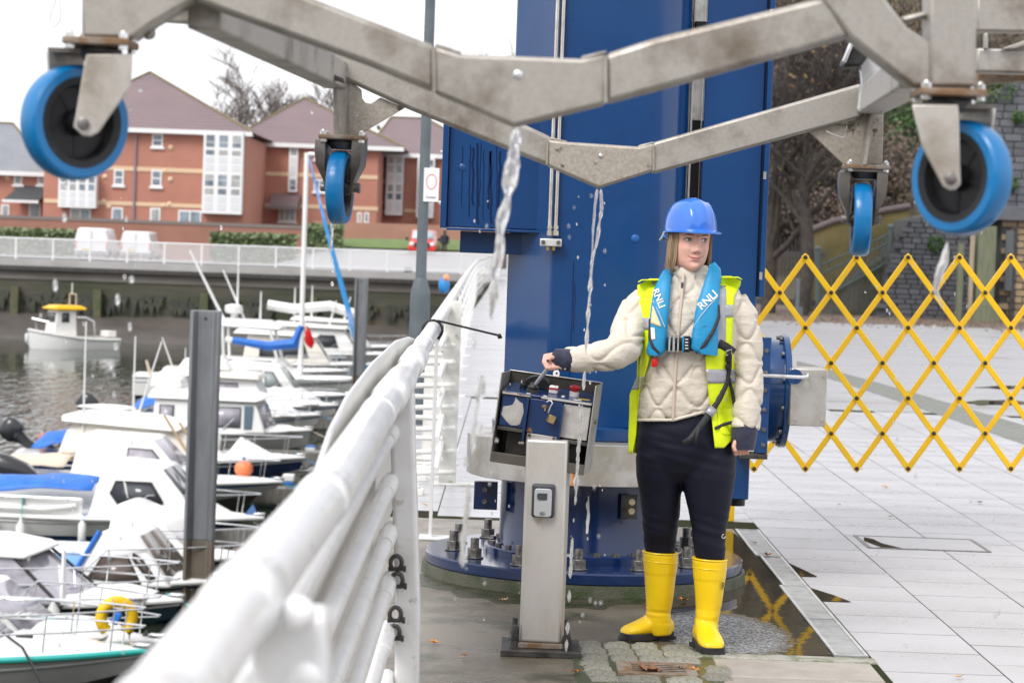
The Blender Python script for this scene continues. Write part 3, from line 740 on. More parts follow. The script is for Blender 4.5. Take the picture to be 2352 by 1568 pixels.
# rear cross beam
pris('rear_beam_arm', [(700, 78), (760, 103), (1213, 290), (1268, 316), (1262, 382), (933, 248), (815, 194), (700, 140)], RY, 0.062, bev=0.010)
pris('rear_beam_arm', [(1498, 330), (1505, 326), (1973, 193), (1985, 196), (1985, 268), (1969, 272), (1505, 398), (1498, 398)], RY, 0.062, bev=0.010)
MOTT = mat('mottled galvanised steel', (0.43, 0.395, 0.35), 0.5, 0.45, (0.33, 0.29, 0.24), 120, 0.34, 0.64, (0.10, 0.075, 0.05), 30, 0.60, 0.68, bump=0.15, bs=240)
pris('rear_beam_knee', [(1258, 320), (1302, 326), (1466, 337), (1503, 329), (1503, 392), (1376, 432), (1256, 380)], RY - 0.004, 0.070, MOTT, bev=0.007)
MB().ball(P(1380, 358, RY - 0.004), (0.007, 0.005, 0.007)).build('weld_spot', STAINB, cr)
for (a, b) in (((1258, 324), (1256, 378)), ((1502, 332), (1501, 392))): MB().tube(P(a[0], a[1], RY - .006), P(b[0], b[1], RY - .006), 0.003, n=8).build('weld_seam', MOTT, cr)
bar('weld_seam', (1262, 318), RY + .02, (1302, 327), RY + .02, .03, .006); bar('weld_seam', (1466, 337), RY + .02, (1502, 328), RY + .02, .03, .006)
# rear castor mounts
pris('mount_gusset', [(795, 180), (830, 206), (832, 226), (840, 236), (852, 238), (874, 224), (930, 248), (822, 312), (790, 312)], RY + 0.02, 0.012, MOTT, bev=0.002)
MB().prism([P(763, 176, RY - .04), P(797, 186, RY + .02), P(797, 312, RY + .02), P(784, 312, RY - .04)], (0.006, 0, 0)).build('mount_stiffener', STEEL, cr)
MB().prism([P(765, 178, RY + .03), P(800, 186, RY + .03), P(800, 312, RY + .03), P(766, 312, RY + .03)], (0, .01, 0)).build('mount_back_plate', STEEL, cr)
pris('mount_gusset', [(1856, 300), (1905, 286), (1938, 286), (1945, 296), (1956, 298), (1965, 286), (1970, 262), (2000, 250), (1992, 378), (1938, 378)], RY + 0.02, 0.012, MOTT, bev=0.002)
MB().prism([P(2003, 250, RY - .05), P(2011, 250, RY - .05), P(1990, 378, RY - .05), P(1982, 378, RY - .05)], (0, 0.07, 0)).build('mount_stiffener', STEEL, cr)
pris('mount_back_plate', [(1985, 245), (2030, 240), (2027, 378), (1985, 378)], RY + .035, .012, MOTT, bev=0.002)
MB().path([P(1897, 302, RY - .01), P(1918, 312, RY - .01), P(1936, 316, RY - .01), P(1944, 308, RY - .01), P(1945, 290, RY - .01)], 0.0025, 6).build('wire_clip', STAINB, cr)
# cable loop at the far left
CAB = mat('pale cable', (0.7, 0.7, 0.72), 0.4)
MB().path([P(132, -30, 4.5), P(136, 0, 4.5), P(140, 25, 4.5), P(137, 50, 4.5), P(126, 63, 4.5), P(115, 52, 4.5), P(117, 30, 4.5), P(128, 0, 4.5), P(132, -30, 4.5)], 0.0022, 6).build('cable_loop', CAB, cr)
# castors
TYRE = mat('blue polyurethane tyre', (0.001, 0.142, 0.37), 0.32, 0, (0.002, 0.162, 0.41), 6, 0.3, 0.7, (0.01, 0.06, 0.18), 30, 0.68, 0.76, coat=0.2, bump=0.05, bs=60)
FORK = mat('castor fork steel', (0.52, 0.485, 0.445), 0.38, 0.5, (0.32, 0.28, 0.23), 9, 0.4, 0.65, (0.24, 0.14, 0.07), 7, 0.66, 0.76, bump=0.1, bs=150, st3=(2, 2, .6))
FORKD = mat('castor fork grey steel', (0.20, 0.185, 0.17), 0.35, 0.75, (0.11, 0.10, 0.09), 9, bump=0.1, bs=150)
def castor(cpx, Y, axis, r, wd, plates, flange, swivel, label):
    c = P(cpx[0], cpx[1], Y); ax = Vector(axis).normalized()
    ca_ = MB()
    for poly, Yp, d, in plates:
        ca_.prism([P(x, y, Yp) for x, y in poly], (0, d, 0))
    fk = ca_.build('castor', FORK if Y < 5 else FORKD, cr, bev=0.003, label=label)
    h = wd / 2
    MB().lathe([(r * .78, -h), (r * .93, -h * .98), (r * .975, -h * .8), (r, -h * .45), (r, h * .45), (r * .975, h * .8), (r * .93, h * .98), (r * .78, h)], c, ax, 56, None, True).build('tyre', TYRE, fk, ang=28)
    MB().lathe([(r * .02, -h * .10), (r * .60, -h * .10), (r * .66, -h * .9), (r * .795, -h * 1.01), (r * .795, h * 1.01), (r * .66, h * .9), (r * .60, h * .10), (r * .02, h * .10)], c, ax, 48).build('wheel_rim', BLACKP, fk, ang=30)
    hb = MB(); hb.lathe([(r * .19, -h * 1.12), (r * .23, -h * .6), (r * .23, h * .6), (r * .19, h * 1.12)], c, ax, 24)
    u = ax.cross(Vector((0, 0, 1))).normalized(); v = ax.cross(u)
    for k in range(5):
        a = 2 * PI * k / 5 + .3; d_ = u * math.cos(a) + v * math.sin(a)
        hb.tube(c + d_ * r * .2, c + d_ * r * .66, r * .05, r * .04, 6)
    hb.build('wheel_hub', BLACKP, fk)
    fx, fy, fw, fh, fd, Yf = flange
    fo = P(fx, fy, Yf)
    MB().box(fo, (fw, fd, fh)).build('swivel_plate', RUST, fk, bev=0.003)
    sw = MB(); sw.lathe([(swivel, -0.0), (swivel * 1.08, -0.008), (swivel * .9, -0.02), (swivel * .8, -0.026)], fo - Vector((0, 0, fh / 2)), n=24); sw.build('swivel_bearing', DARKST, fk)
    for sx in (-1, 1):
        for sy in (-1, 1):
            q = MB(); hexa(q, fo + Vector((sx * fw * .40, sy * fd * .40, fh / 2)), fw * .075, fw * .07); hexa(q, fo + Vector((sx * fw * .40, sy * fd * .40, -fh / 2 - fw * .06)), fw * .075, fw * .06)
            q.ball(fo + Vector((sx * fw * .40, sy * fd * .40, fh / 2 + fw * .07)), fw * .05, 10, 6); q.build('plate_bolt', STAINB, fk)
    return fk, c, ax
r_ = 0.103
nL = Vector((math.sin(R(43)), -math.cos(R(43)), 0)); nR = Vector((-math.sin(R(52)), -math.cos(R(52)), 0))
f1, c1_, a1 = castor((172, 282), FY + 0.02, nL, r_, 0.050,
    [([(197, 124), (305, 124), (301, 198), (226, 304), (208, 314), (188, 312), (167, 292), (172, 268)], FY - 0.055, 0.006)],
    (232, 100, 0.118, 0.013, 0.115, FY - 0.01), 0.036, 'castor with blue tyre under the left end of the front beam')
f2, c2v, a2 = castor((2208, 408), FY + 0.02, nR, r_, 0.050,
    [([(2094, 240), (2202, 240), (2208, 424), (2197, 435), (2182, 438), (2166, 428), (2118, 338)], FY - 0.062, 0.006)],
    (2178, 216, 0.118, 0.013, 0.115, FY - 0.01), 0.036, 'castor with blue tyre under the right end of the front beam')
for fk, px, py, Yp in ((f1, 191, 284, FY - 0.056), (f2, 2184, 410, FY - 0.063)):
    q = MB(); q.lathe([(0.011, 0), (0.0105, 0.006), (0.006, 0.008)], P(px, py, Yp), (0, -1, 0), 14); q.build('axle_bolt', BOLT, fk)
# far fork cheeks of the front castors, behind the wheels
for fk, c, ax in ((f1, c1_, a1), (f2, c2v, a2)):
    b = c - ax * 0.034; s = ax.cross(Vector((0, 0, 1))).normalized(); t = Vector((0, 0, 1))
    MB().prism([b - s * .04 + t * .125, b + s * .04 + t * .125, b + s * .025 - t * .01, b - s * .005 - t * .022, b - s * .025 - t * .01], -ax * 0.006).build('fork_cheek', FORK, fk, bev=0.002)
    MB().box(c + Vector((0, 0.0, r_ + .022)), (0.085, 0.10, 0.008)).build('fork_crown', FORKD, fk)
axL = Vector((math.cos(R(6)), -math.sin(R(6)), 0)); axR = Vector((math.cos(R(4)), -math.sin(R(4)), 0))
f3, c3_, a3 = castor((781, 431), RY + .01, axL, 0.100, 0.048, [], (789, 317, 0.128, 0.012, 0.115, RY + .01), 0.04, 'castor edge on under the left end of the rear beam')
f4, c4_, a4 = castor((1977, 504), RY + .01, axR, 0.100, 0.048, [], (1988, 385, 0.118, 0.012, 0.115, RY + .01), 0.04, 'castor edge on under the right end of the rear beam')
for fk, c, ax in ((f3, c3_, a3), (f4, c4_, a4)):
    s = ax.cross(Vector((0, 0, 1))).normalized(); t = Vector((0, 0, 1))
    for sg in (-1, 1):
        b0 = c + ax * sg * 0.040; b1 = c + ax * sg * 0.052
        zt = 0.128
        poly = lambda o: [o - s * .045 + t * zt, o + s * .045 + t * zt, o + s * .048 + t * .075, o + s * .02 - t * .005, o - t * .016, o - s * .02 - t * .005, o - s * .048 + t * .075]
        rings = []
        for k, (sh, zz) in enumerate(((0, 0), )): pass
        q = MB()
        outer = [(zt, 0.036, .046, .028), (.10, .036, .048, .029), (.06, .035, .046, .026), (.02, .033, .030, .010), (-.016, .031, .012, .006)]
        r0 = [[c + ax * sg * (e + th) + s * wv * sgn + t * z for (sgn, th) in ((-1, 0), (1, 0), (1, tk), (-1, tk))] for z, e, wv, tk in outer]
        q.loft(r0); q.build('fork_cheek', FORKD, fk, bev=0.001)
    MB().box(c + t * (zt + .003), (0.112, 0.1, 0.006)).build('fork_crown', FORKD, fk)
    q = MB(); q.lathe([(0.012, -0.052), (0.012, 0.052)], c, ax, 12); hexa(q, c + ax * .045, .014, .01, ax); q.build('axle_bolt', BOLT, fk)
# ================================================================== CONTROL PEDESTAL
PY = 8.9
pd0 = G(1240, 1494)
ped = thing('control_pedestal', 'stainless control pedestal carrying a tilted blue lever box beside the woman', 'control pedestal', (pd0.x, pd0.y, 0))
bx, by = pd0.x, pd0.y
PEDST = mat('pedestal stainless', (0.60, 0.575, 0.55), 0.42, 0.45, (0.50, 0.47, 0.43), 5, 0.4, 0.65, (0.42, 0.27, 0.14), 11, 0.62, 0.74, bump=0.10, bs=120, st=(1, 1, .5), st3=(1.6, 1.6, 0.35))
MB().box((bx, by, 0.012), (0.30, 0.30, 0.024)).build('base_plate', DARKST, ped, bev=0.003)
MB().box((bx, by, 0.034), (0.19, 0.19, 0.02)).build('base_foot', RUST, ped, bev=0.003)
rz = Matrix.Rotation(R(-6), 3, 'Z')
zc = P(1255, 1010, by - .08).z
MB().box((bx + 0.005, by, (0.044 + zc) / 2), (0.158, 0.158, zc - 0.044), rz).build('post', PEDST, ped, bev=0.010, seg=3)
for sx in (-1, 1):
    for sy in (-1, 1):
        q = MB(); o = Vector((bx + sx * 0.098, by + sy * 0.085, 0.024)); hexa(q, o, 0.019, 0.03); q.lathe([(.024, 0), (.024, .004)], o, n=16); q.tube(o, o + Vector((0, 0, 0.085)), 0.0105); hexa(q, o + Vector((0, 0, .032)), 0.017, 0.018)
        q.build('base_bolt', DARKST, ped)
for (px, py) in ((1197, 1018), (1301, 1024)):
    p = P(px, py, by - .05); MB().lathe([(.008, -.01), (.008, .01)], p, (1, 0, 0), 10).build('post_rivet', BOLT, ped)
# key safe
kx = P(1248, 1149, by - 0.085)
ks = thing('key_safe', 'grey faced key safe box mounted on the steel pedestal', 'key safe', kx)
MB().box(kx, (0.086, 0.035, 0.126), rz).build('safe_body', mat('safe dark body', (0.045, 0.05, 0.06), 0.45, bump=.2, bs=200), ks, bev=0.010, seg=3)
SAFEG = mat('safe grey face', (0.50, 0.51, 0.53), 0.35, 0.3)
fc = kx + Vector((-0.002, -0.019, -0.006))
def rrect(w, h, r, n=5):
    return [(sx * (w / 2 - r) + r * math.cos(a), sz * (h / 2 - r) + r * math.sin(a)) for (sx, sz, a0) in ((1, 1, 0), (-1, 1, 90), (-1, -1, 180), (1, -1, 270)) for a in [R(a0 + 90 * k / n) for k in range(n + 1)]]
MB().prism([fc + rz @ Vector((x, 0, z)) for x, z in rrect(.066, .106, .012)], (0, -0.007, 0)).build('safe_face', SAFEG, ks, bev=0.002)
win = [(-.023, .030), (-.018, .036), (.018, .036), (.023, .030), (.021, .014), (.012, .010), (-.012, .010), (-.021, .014)]
MB().prism([fc + Vector((x, -.0072, z)) for x, z in win], (0, -0.0015, 0)).build('safe_window', mat('safe dark window', (0.06, 0.065, 0.07), 0.2), ks)
MB().path([fc + Vector((.010 * math.cos(2 * PI * k / 16), -.0085, -.040 + .006 * math.sin(2 * PI * k / 16))) for k in range(16)], .0007, 4, loop=True).build('safe_emblem', BLACKP, ks)
put_text('safe_lettering', 'S&L', 0.007, BLACKP, ks, (1, 0, 0), (0, 0, 1), fc + Vector((0, -.0085, -.040)))
# tilted control box
T6 = Matrix.Rotation(R(5.6), 3, 'Y') @ Matrix.Rotation(R(-8), 3, 'Z')
bc = P(1256, 970, by + 0.075)
def B(x, y, z): return bc + T6 @ Vector((x, y, z))
def bbox(name, a, b, m, bev=0.0015, parent=ped):
    q = MB(); q.box2(a, b); q.v = [B(*v) for v in q.v]; return q.build(name, m, parent, bev=bev)
W = 0.178
CASE = mat('case stainless', (0.46, 0.44, 0.41), 0.35, 0.6, (0.34, 0.32, 0.29), 10, 0.4, 0.6, bump=0.08, bs=150)
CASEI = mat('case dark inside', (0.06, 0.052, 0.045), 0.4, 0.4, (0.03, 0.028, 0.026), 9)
CBLUE = mat('chipped blue box paint', (0.004, 0.030, 0.115), 0.25, 0, (0.003, 0.02, 0.08), 6, coat=.4)
BAREM = mat('bare worn metal', (0.50, 0.475, 0.455), 0.45, 0.35, (0.40, 0.38, 0.36), 14, bump=.15, bs=90)
bbox('case_side', (-W - .004, -.13, -.165), (-W, .11, .172), CASE); bbox('case_side', (W, -.13, -.165), (W + .004, .11, .172), CASE)
bbox('case_back', (-W, .106, -.165), (W, .11, .172), CASEI)
bbox('case_bottom', (-W, -.13, -.167), (W, .11, -.163), CASEI)
bbox('case_lip', (-W, -.134, -.166), (W, -.130, -.128), mat('grimy lip', (0.19, 0.175, 0.15), 0.45, .4, (0.11, 0.10, 0.085), 8))
bbox('case_rim', (-W - .004, .10, .172), (W + .004, .112, .176), STAIN)
# inner control box
bbox('box_body', (-W + .008, -.10, -.03), (W - .006, .085, .094), CBLUE)
q = MB(); q.prism([(-W + .006, -.112, .094), (-W + .006, -.112, .104), (-W + .006, .09, .130), (-W + .006, .09, .094)], (2 * W - .010, 0, 0)); q.v = [B(*v) for v in q.v]; q.build('control_panel', CBLUE, ped, bev=.002)
bbox('panel_edge', (-.02, -.1145, .095), (W - .006, -.1125, .1035), BAREM, .0005)
bbox('front_panel', (-W + .010, -.104, -.026), (-.068, -.1005, .092), CBLUE)
bbox('front_panel', (.068, -.104, -.040), (W - .008, -.1005, .086), BAREM)
bbox('front_panel', (-.062, -.112, -.040), (.062, -.1055, .090), CBLUE)
bbox('front_rib', (-.071, -.135, -.085), (-.063, -.10, .090), CBLUE); bbox('front_rib', (.063, -.135, -.085), (.071, -.10, .082), CBLUE)
wp = [(-.118, .085), (-.100, .070), (-.088, .066), (-.084, .05), (-.080, .034), (-.084, .012), (-.088, -.012), (-.098, -.019), (-.122, -.022), (-.140, -.010), (-.158, .008), (-.164, .012), (-.160, .045), (-.140, .05), (-.126, .056), (-.120, .07)]
q = MB(); q.prism([(x, -.1050, z) for x, z in wp], (0, -.0006, 0)); q.v = [B(*v) for v in q.v]; q.build('worn_patch', BAREM, ped, flat=True)
wp2 = [(-.170, .0935), (-.17, .1025), (-.15, .099), (-.12, .102), (-.10, .097), (-.065, .1), (-.06, .0945)]
q = MB(); q.prism([(x, -.1126, z) for x, z in wp2], (0, -.0006, 0)); q.v = [B(*v) for v in q.v]; q.build('worn_patch', mat('primer', (.42, .36, .30), .6), ped, flat=True)
bbox('under_rail', (-W + .004, -.103, -.045), (-.072, -.06, -.031), DARKST); bbox('under_rail', (.072, -.103, -.06), (W - .004, -.06, -.045), DARKST)
bbox('cable_box', (-.14, -.05, -.14), (.14, .09, -.05), CASEI)
bbox('mount_plate', (-.056, -.116, -.082), (.058, -.1125, -.041), STAIN)
for x in (-.046, .048): q = MB(); q.lathe([(.007, 0), (.006, .006)], B(x, -.1165, -.048), T6 @ Vector((0, -1, 0)), 6); q.build('mount_bolt', DARKST, ped)
RST = mat('rust stain', (.22, .10, .03), .7); q = MB(); q.prism([(-.06, -.1125, -.036), (-.052, -.1125, -.020), (-.043, -.1125, -.022), (-.036, -.1125, -.036)], (0, -.0005, 0)); q.v = [B(*v) for v in q.v]; q.build('rust_mark', RST, ped, flat=True)
for z in (.06, .0): q = MB(); q.lathe([(.008, 0), (.006, .008)], B(-W - .004, -.02, z), T6 @ Vector((-1, 0, 0)), 10); q.build('case_bolt', BOLT, ped)
q = MB(); q.lathe([(.008, 0), (.006, .008)], B(W + .004, -.02, .03), T6 @ Vector((1, 0, 0)), 10); q.build('case_bolt', BOLT, ped)
def top(x, y): return B(x, y, .104 + (y + .112) * .1287)
N6 = T6 @ Vector((0, -.127, .992)); X6 = T6 @ Vector((1, 0, 0)); Y6 = T6 @ Vector((0, .992, .127))
# joystick: round guard, gaiter, lever
gd = top(-.060, .02)
q = MB(); q.prism([gd + X6 * .053 * math.cos(PI * k / 14) + N6 * (.052 * math.sin(PI * k / 14)) for k in range(15)], Y6 * .03); q.build('lever_guard', BLACKP, ped, bev=.004)
gb = top(-.062, -.055)
q = MB(); q.lathe([(.026, 0), (.024, .01), (.020, .012), (.022, .02), (.016, .024), (.012, .036)], gb, N6, 20); q.build('lever_gaiter', RUBBER, ped)
HND = P(1268, 834, by - 0.05)
LEV = mat('lever grey', (.45, .46, .48), .3, .6)
MB().tube(gb + N6 * .02, HND, .0075, .0075, 12).build('lever', LEV, ped)
q = MB(); q.lathe([(.008, -.002), (.014, .002), (.0145, .03), (.012, .034)], HND - (HND - gb).normalized() * .012, (HND - gb), 14); q.build('lever_knob', BLACKP, ped)
for (x, y, r, h, m) in ((-.108, -.01, .011, .016, BLACKP), (-.012, 0.0, .010, .014, BLACKP)):
    q = MB(); q.lathe([(r * 1.2, 0), (r * 1.2, h * .5), (r, h * .5), (r, h)], top(x, y), N6, 14); q.build('switch', m, ped)
CLEAR = mat('clear switch cover', (.85, .80, .80), .1, 0, spec=.6); REDP = mat('red plastic', (.55, .012, .015), .3)
q = MB(); q.box((0, 0, .014), (.034, .03, .028)); q.v = [top(.012, -.02) + X6 * v.x + Y6 * v.y + N6 * v.z for v in q.v]; q.build('switch_cover', CLEAR, ped, bev=.003)
q = MB(); q.box((0, 0, .019), (.035, .031, .007)); q.v = [top(.012, -.02) + X6 * v.x + Y6 * v.y + N6 * v.z for v in q.v]; q.build('switch_band', REDP, ped)
q = MB(); q.lathe([(.019, 0), (.019, .016), (.012, .018)], top(.092, -.02), N6, 20); q.build('stop_base', CLEAR, ped)
q = MB(); q.lathe([(.011, .018), (.011, .026), (.019, .028), (.021, .034), (.018, .039), (.004, .041)], top(.092, -.02), N6, 22); q.build('stop_button', REDP, ped)
LAB = mat('white label', (.75, .75, .75), .5); YLB = mat('yellow label', (.75, .50, .03), .5)
for (x, y, a, b, m) in ((-.072, -.10, .014, .010, LAB), (-.008, -.10, .014, .01, LAB), (.055, -.06, .012, .03, LAB), (.135, -.06, .045, .010, YLB), (.115, -.09, .03, .010, LAB)):
    q = MB(); q.box((0, 0, .0006), (a, b, .001)); q.v = [top(x, y) + X6 * v.x + Y6 * v.y + N6 * v.z for v in q.v]; q.build('panel_label', m, ped)
q = MB(); q.prism([B(-.012, .104, .17), B(-.014, .104, .188), B(-.008, .104, .198), B(.006, .104, .198), B(.012, .104, .188), B(.012, .104, .17)], (0, .006, 0)); q.build('hasp_tab', CLEAR, ped, bev=.002)
q = MB(); q.lathe([(.004, 0), (.004, .001)], B(0, .103, .187), (0, -1, 0), 10); q.build('hasp_hole', RUBBER, ped)
q = MB(); q.ball(B(-.004, -.113, .066), (.011, .005, .008)); q.box(B(0, -.116, .058), (.007, .008, .016)); q.build('hasp_staple', RUST, ped)
# padlock hanging from the staple
pl0 = B(.010, -.128, .035)
pk = thing('padlock', 'open brass padlock hanging on the blue control box front', 'padlock', pl0)
rl = Matrix.Rotation(R(-24), 3, 'Y') @ Matrix.Rotation(R(35), 3, 'Z')
brass = mat('brass', (.52, .38, .19), .35, .8, (.40, .28, .13), 20)
ct = P(1266, 962, by - 0.062)
MB().box(ct, (.030, .016, .030), Matrix.Rotation(R(22), 3, 'Y') @ Matrix.Rotation(R(30), 3, 'Z')).build('lock_body', brass, pk, bev=.002)
sh = [P(1259, 948, by - .060), P(1264, 934, by - .060), P(1269, 926, by - .060), P(1266, 920, by - .058), P(1260, 920, by - .053), P(1256, 924, by - .050)]
MB().path(sh, .0032, 8).build('shackle', STAINB, pk)
# ================================================================== THE WOMAN
YW = 9.1
wg = G(1560, 1485)
wom = thing('person', 'woman in blue hard hat, hi-vis vest and yellow wellingtons working the lever', 'person', (wg.x, wg.y, 0))
SKIN = mat('skin', (0.66, 0.385, 0.30), 0.45, 0, (0.68, 0.345, 0.275), 22, 0.45, 0.7, sss=0.2, bump=0.04, bs=300)
BEIGE = mat('cream quilted nylon', (0.62, 0.56, 0.475), 0.55, 0, (0.57, 0.51, 0.43), 9, 0.35, 0.65, bump=0.35, bs=55, sheen=0.15, st=(1, 1, 1.8))
NAVY = mat('navy fleece', (0.013, 0.014, 0.036), 0.75, 0, (0.028, 0.030, 0.062), 30, bump=0.3, bs=60, sheen=0.2)
LEG = mat('navy leggings', (0.005, 0.006, 0.016), 0.6, 0, (0.007, 0.008, 0.020), 20, bump=0.10, bs=40, spec=.3)
HIVIS = mat('hi-vis yellow', (0.72, 0.86, 0.004), 0.6, 0, (0.65, 0.79, 0.004), 14, 0.4, 0.7, bump=0.25, bs=45)
REFL = mat('reflective tape', (0.40, 0.40, 0.43), 0.35, 0.3, (0.33, 0.33, 0.36), 18, bump=0.15, bs=60)
LJ = mat('lifejacket blue', (0.010, 0.235, 0.47), 0.5, 0, (0.014, 0.26, 0.50), 14, 0.35, 0.65, (0.05, 0.22, 0.34), 10, 0.66, 0.8, bump=0.28, bs=35)
BOOT = mat('yellow rubber boot', (0.83, 0.56, 0.004), 0.38, 0, (0.80, 0.53, 0.004), 12, 0.4, 0.7, (0.60, 0.38, 0.01), 30, 0.68, 0.78, bump=0.06, bs=60, coat=0.15)
HAT = mat('blue hard hat plastic', (0.035, 0.155, 0.58), 0.16, 0, (0.038, 0.165, 0.60), 8, coat=0.5, bump=0.02, bs=20)
HAIR = mat('light brown hair', (0.27, 0.185, 0.115), 0.45, 0, (0.34, 0.24, 0.15), 60, 0.35, 0.6, (0.12, 0.075, 0.04), 40, 0.6, 0.75, st=(1, 1, .15))
WEB = mat('black webbing', (0.016, 0.017, 0.020), 0.6, 0, (0.03, 0.03, 0.034), 90, bump=0.3, bs=300)

TOR = [(650, 1512, 1668, .075), (664, 1484, 1694, .092), (684, 1468, 1708, .108), (710, 1464, 1708, .118), (750, 1466, 1702, .130), (800, 1470, 1692, .136),
       (870, 1468, 1680, .136), (920, 1463, 1668, .136), (945, 1463, 1656, .130), (1000, 1462, 1684, .14), (1060, 1458, 1692, .14)]
def tor(py):
    if py <= TOR[0][0]: return TOR[0][1:]
    for a, b in zip(TOR, TOR[1:]):
        if py <= b[0]:
            t = (py - a[0]) / (b[0] - a[0]); return tuple(lerp(a[k], b[k], t) for k in (1, 2, 3))
    return TOR[-1][1:]
def front(px, py, pp=2.5):
    l, r, t = tor(py); s = max(-.985, min(.985, (2 * px - l - r) / (r - l)))
    return YW - t * (1 - abs(s) ** pp) ** (1 / pp)
def c1(x, y): return ((1500 + x / 3.92) / 1.0629, (470 + y / 3.92) / 1.0629)
def c2(x, y): return ((1300 + x / 3.92) / 1.0629, (820 + y / 3.92) / 1.0629)
def on(px, py, o=0.0): return P(px, py, front(px, py) - o)

# ---- head
YAW = R(14)
hd = P(1585, 552, YW - .01)
hf = Vector((math.sin(YAW), -math.cos(YAW), 0)); hr = Vector((math.cos(YAW), math.sin(YAW), 0)); hu = Vector((0.035, 0, 1)).normalized()
def H(x, y, z): return hd + hr * x + hf * y + hu * z
HP = [(-.119, .020, .074, -.030), (-.112, .034, .081, .010), (-.098, .050, .0845, .036), (-.08, .0595, .086, .052), (-.055, .0655, .087, .066), (-.03, .0695, .088, .078), (0, .0705, .088, .088), (.03, .073, .092, .096), (.06, .072, .089, .098), (.09, .062, .074, .09), (.115, .038, .046, .06), (.125, .010, .014, .018)]
def hprof(z):
    if z <= HP[0][0]: return HP[0][1:]
    for a, b in zip(HP, HP[1:]):
        if z <= b[0]:
            t = (z - a[0]) / (b[0] - a[0]); return tuple(lerp(a[k], b[k], t) for k in (1, 2, 3))
    return HP[-1][1:]
def gs(x, s): return math.exp(-(x / s) ** 2)
def face_y(x, z):
    y = 0
    na = 0 if z > .016 or z < -.054 else (lerp(.004, .021, (.016 - z) / .054) if z > -.038 else .021 * max(0, 1 - ((-.038 - z) / .013) ** 2))
    nw = .0085 if z > -.026 else .0125
    y += na * gs(x, nw)
    y += .006 * (gs(x - .014, .006) + gs(x + .014, .006)) * gs(z + .042, .007)
    y -= .0085 * (gs(x - .032, .014) + gs(x + .032, .014)) * gs(z - .001, .010)
    y += .0035 * (gs(x - .03, .02) + gs(x + .03, .02)) * gs(z - .021, .008)
    y += .0055 * (gs(x - .040, .017) + gs(x + .040, .017)) * gs(z + .034, .016)
    y += .0045 * gs(x, .020) * gs(z + .064, .006) + .0045 * gs(x, .018) * gs(z + .0735, .005)
    y -= .003 * gs(x, .024) * gs(z + .0685, .0025)
    y -= .0035 * gs(x, .02) * gs(z + .084, .006)
    y += .0055 * gs(x, .017) * gs(z + .102, .011)
    y -= .002 * (gs(x - .027, .006) + gs(x + .027, .006)) * gs(z + .066, .008)
    return y
def hpoint(a, z):
    w_, f_, b_ = hprof(z); s, c = math.sin(a), math.cos(a)
    x = w_ * math.copysign(abs(s) ** .92, s)
    y = f_ * c if c > 0 else b_ * c
    if c > 0 :
        y = f_ * abs(c) ** .80
        y += face_y(x, z) * min(1, c * 2.5)
    return H(x, y, z)
bd = MB()
NA = 96
zs = [-.119 + k * .244 / 90 for k in range(91)]
bd.loft([[hpoint(2 * PI * j / NA, z) for j in range(NA)] for z in zs])
nk = P(1577, 640, YW + .01)
bd.path([hd + hu * -.05 - hf * .028, hd + hu * -.10 - hf * .03, P(1578, 640, YW + .005), P(1576, 690, YW + .01)], [.052, .052, .055, .07], 24)
for sx in (-1, 1):     # ears
    e = H(sx * .071, -.012, -.012); bd.ball(e, (.007, .016, .028), 12, 8)
bd.path([P(1578, 680, YW), P(1578, 800, YW), P(1566, 940, YW), P(1570, 1030, YW)], [.08, .10, .095, .11], 20)
armR = [P(1478, 690, YW + .01), P(1440, 760, 9.02), P(1424, 812, 8.93), P(1360, 822, 8.88), P(1300, 826, 8.83), P(1284, 824, 8.825)]
bd.path(armR, [.055, .045, .04, .036, .028, .028], 16)
armL = [P(1684, 705, YW), P(1712, 770, YW), P(1717, 835, YW - .01), P(1712, 930, YW - .05), P(1707, 1000, YW - .07), P(1703, 1020, YW - .07)]
bd.path(armL, [.040, .040, .036, .032, .028, .028], 16)
# right hand closed round the lever knob
HY = HND.y
bd.ball(P(1277, 823, HY + .022), (.026, .017, .021), 16, 10)
for i in range(4):
    dx, dy = 8.5 * i, -1.0 * i
    bd.path([P(1270 + dx * .6, 814 + dy, HY + .026), P(1252 + dx * .9, 817 + dy, HY + .014), P(1249 + dx, 831 + dy, HY - .010), P(1256 + dx, 845 + dy, HY - .022), P(1268 + dx * .95, 849 + dy, HY - .016)], [.0090, .0088, .0082, .0076, .0066], 10)
bd.path([P(1288, 828, HY + .004), P(1277, 822, HY - .018), P(1265, 820, HY - .028), P(1257, 829, HY - .030)], [.0115, .0105, .0092, .0075], 10)
# left hand, fingers curled below the cuff
LYH = YW - .08
bd.ball(P(1702, 1021, LYH), (.034, .022, .026), 16, 10)
for i in range(4):
    bd.path([P(1689 + i * 9, 1020, LYH - .004), P(1686 + i * 9.5, 1034 - abs(i - 1.5), LYH - .014), P(1690 + i * 9, 1043 - i, LYH - .004), P(1696 + i * 7, 1040 - i, LYH + .014)], [.0088, .0085, .0080, .007], 10)
bd.path([P(1690, 1012, LYH - .018), P(1685, 1026, LYH - .026), P(1690, 1037, LYH - .028)], [.010, .0092, .0078], 10)
for rows in ([(1515, 1000, YW), (1514, 1140, YW + .05), (1516, 1270, YW + .11), (1513, 1395, YW + .125)], [(1625, 1000, YW), (1627, 1140, YW), (1630, 1290, YW), (1622, 1470, YW - .02)]):
    bd.path([P(*r) for r in rows], [.075, .055, .038, .028], 14)
body = mesh_obj('body', remesh(bd, .0034, 3), SKIN, wom)
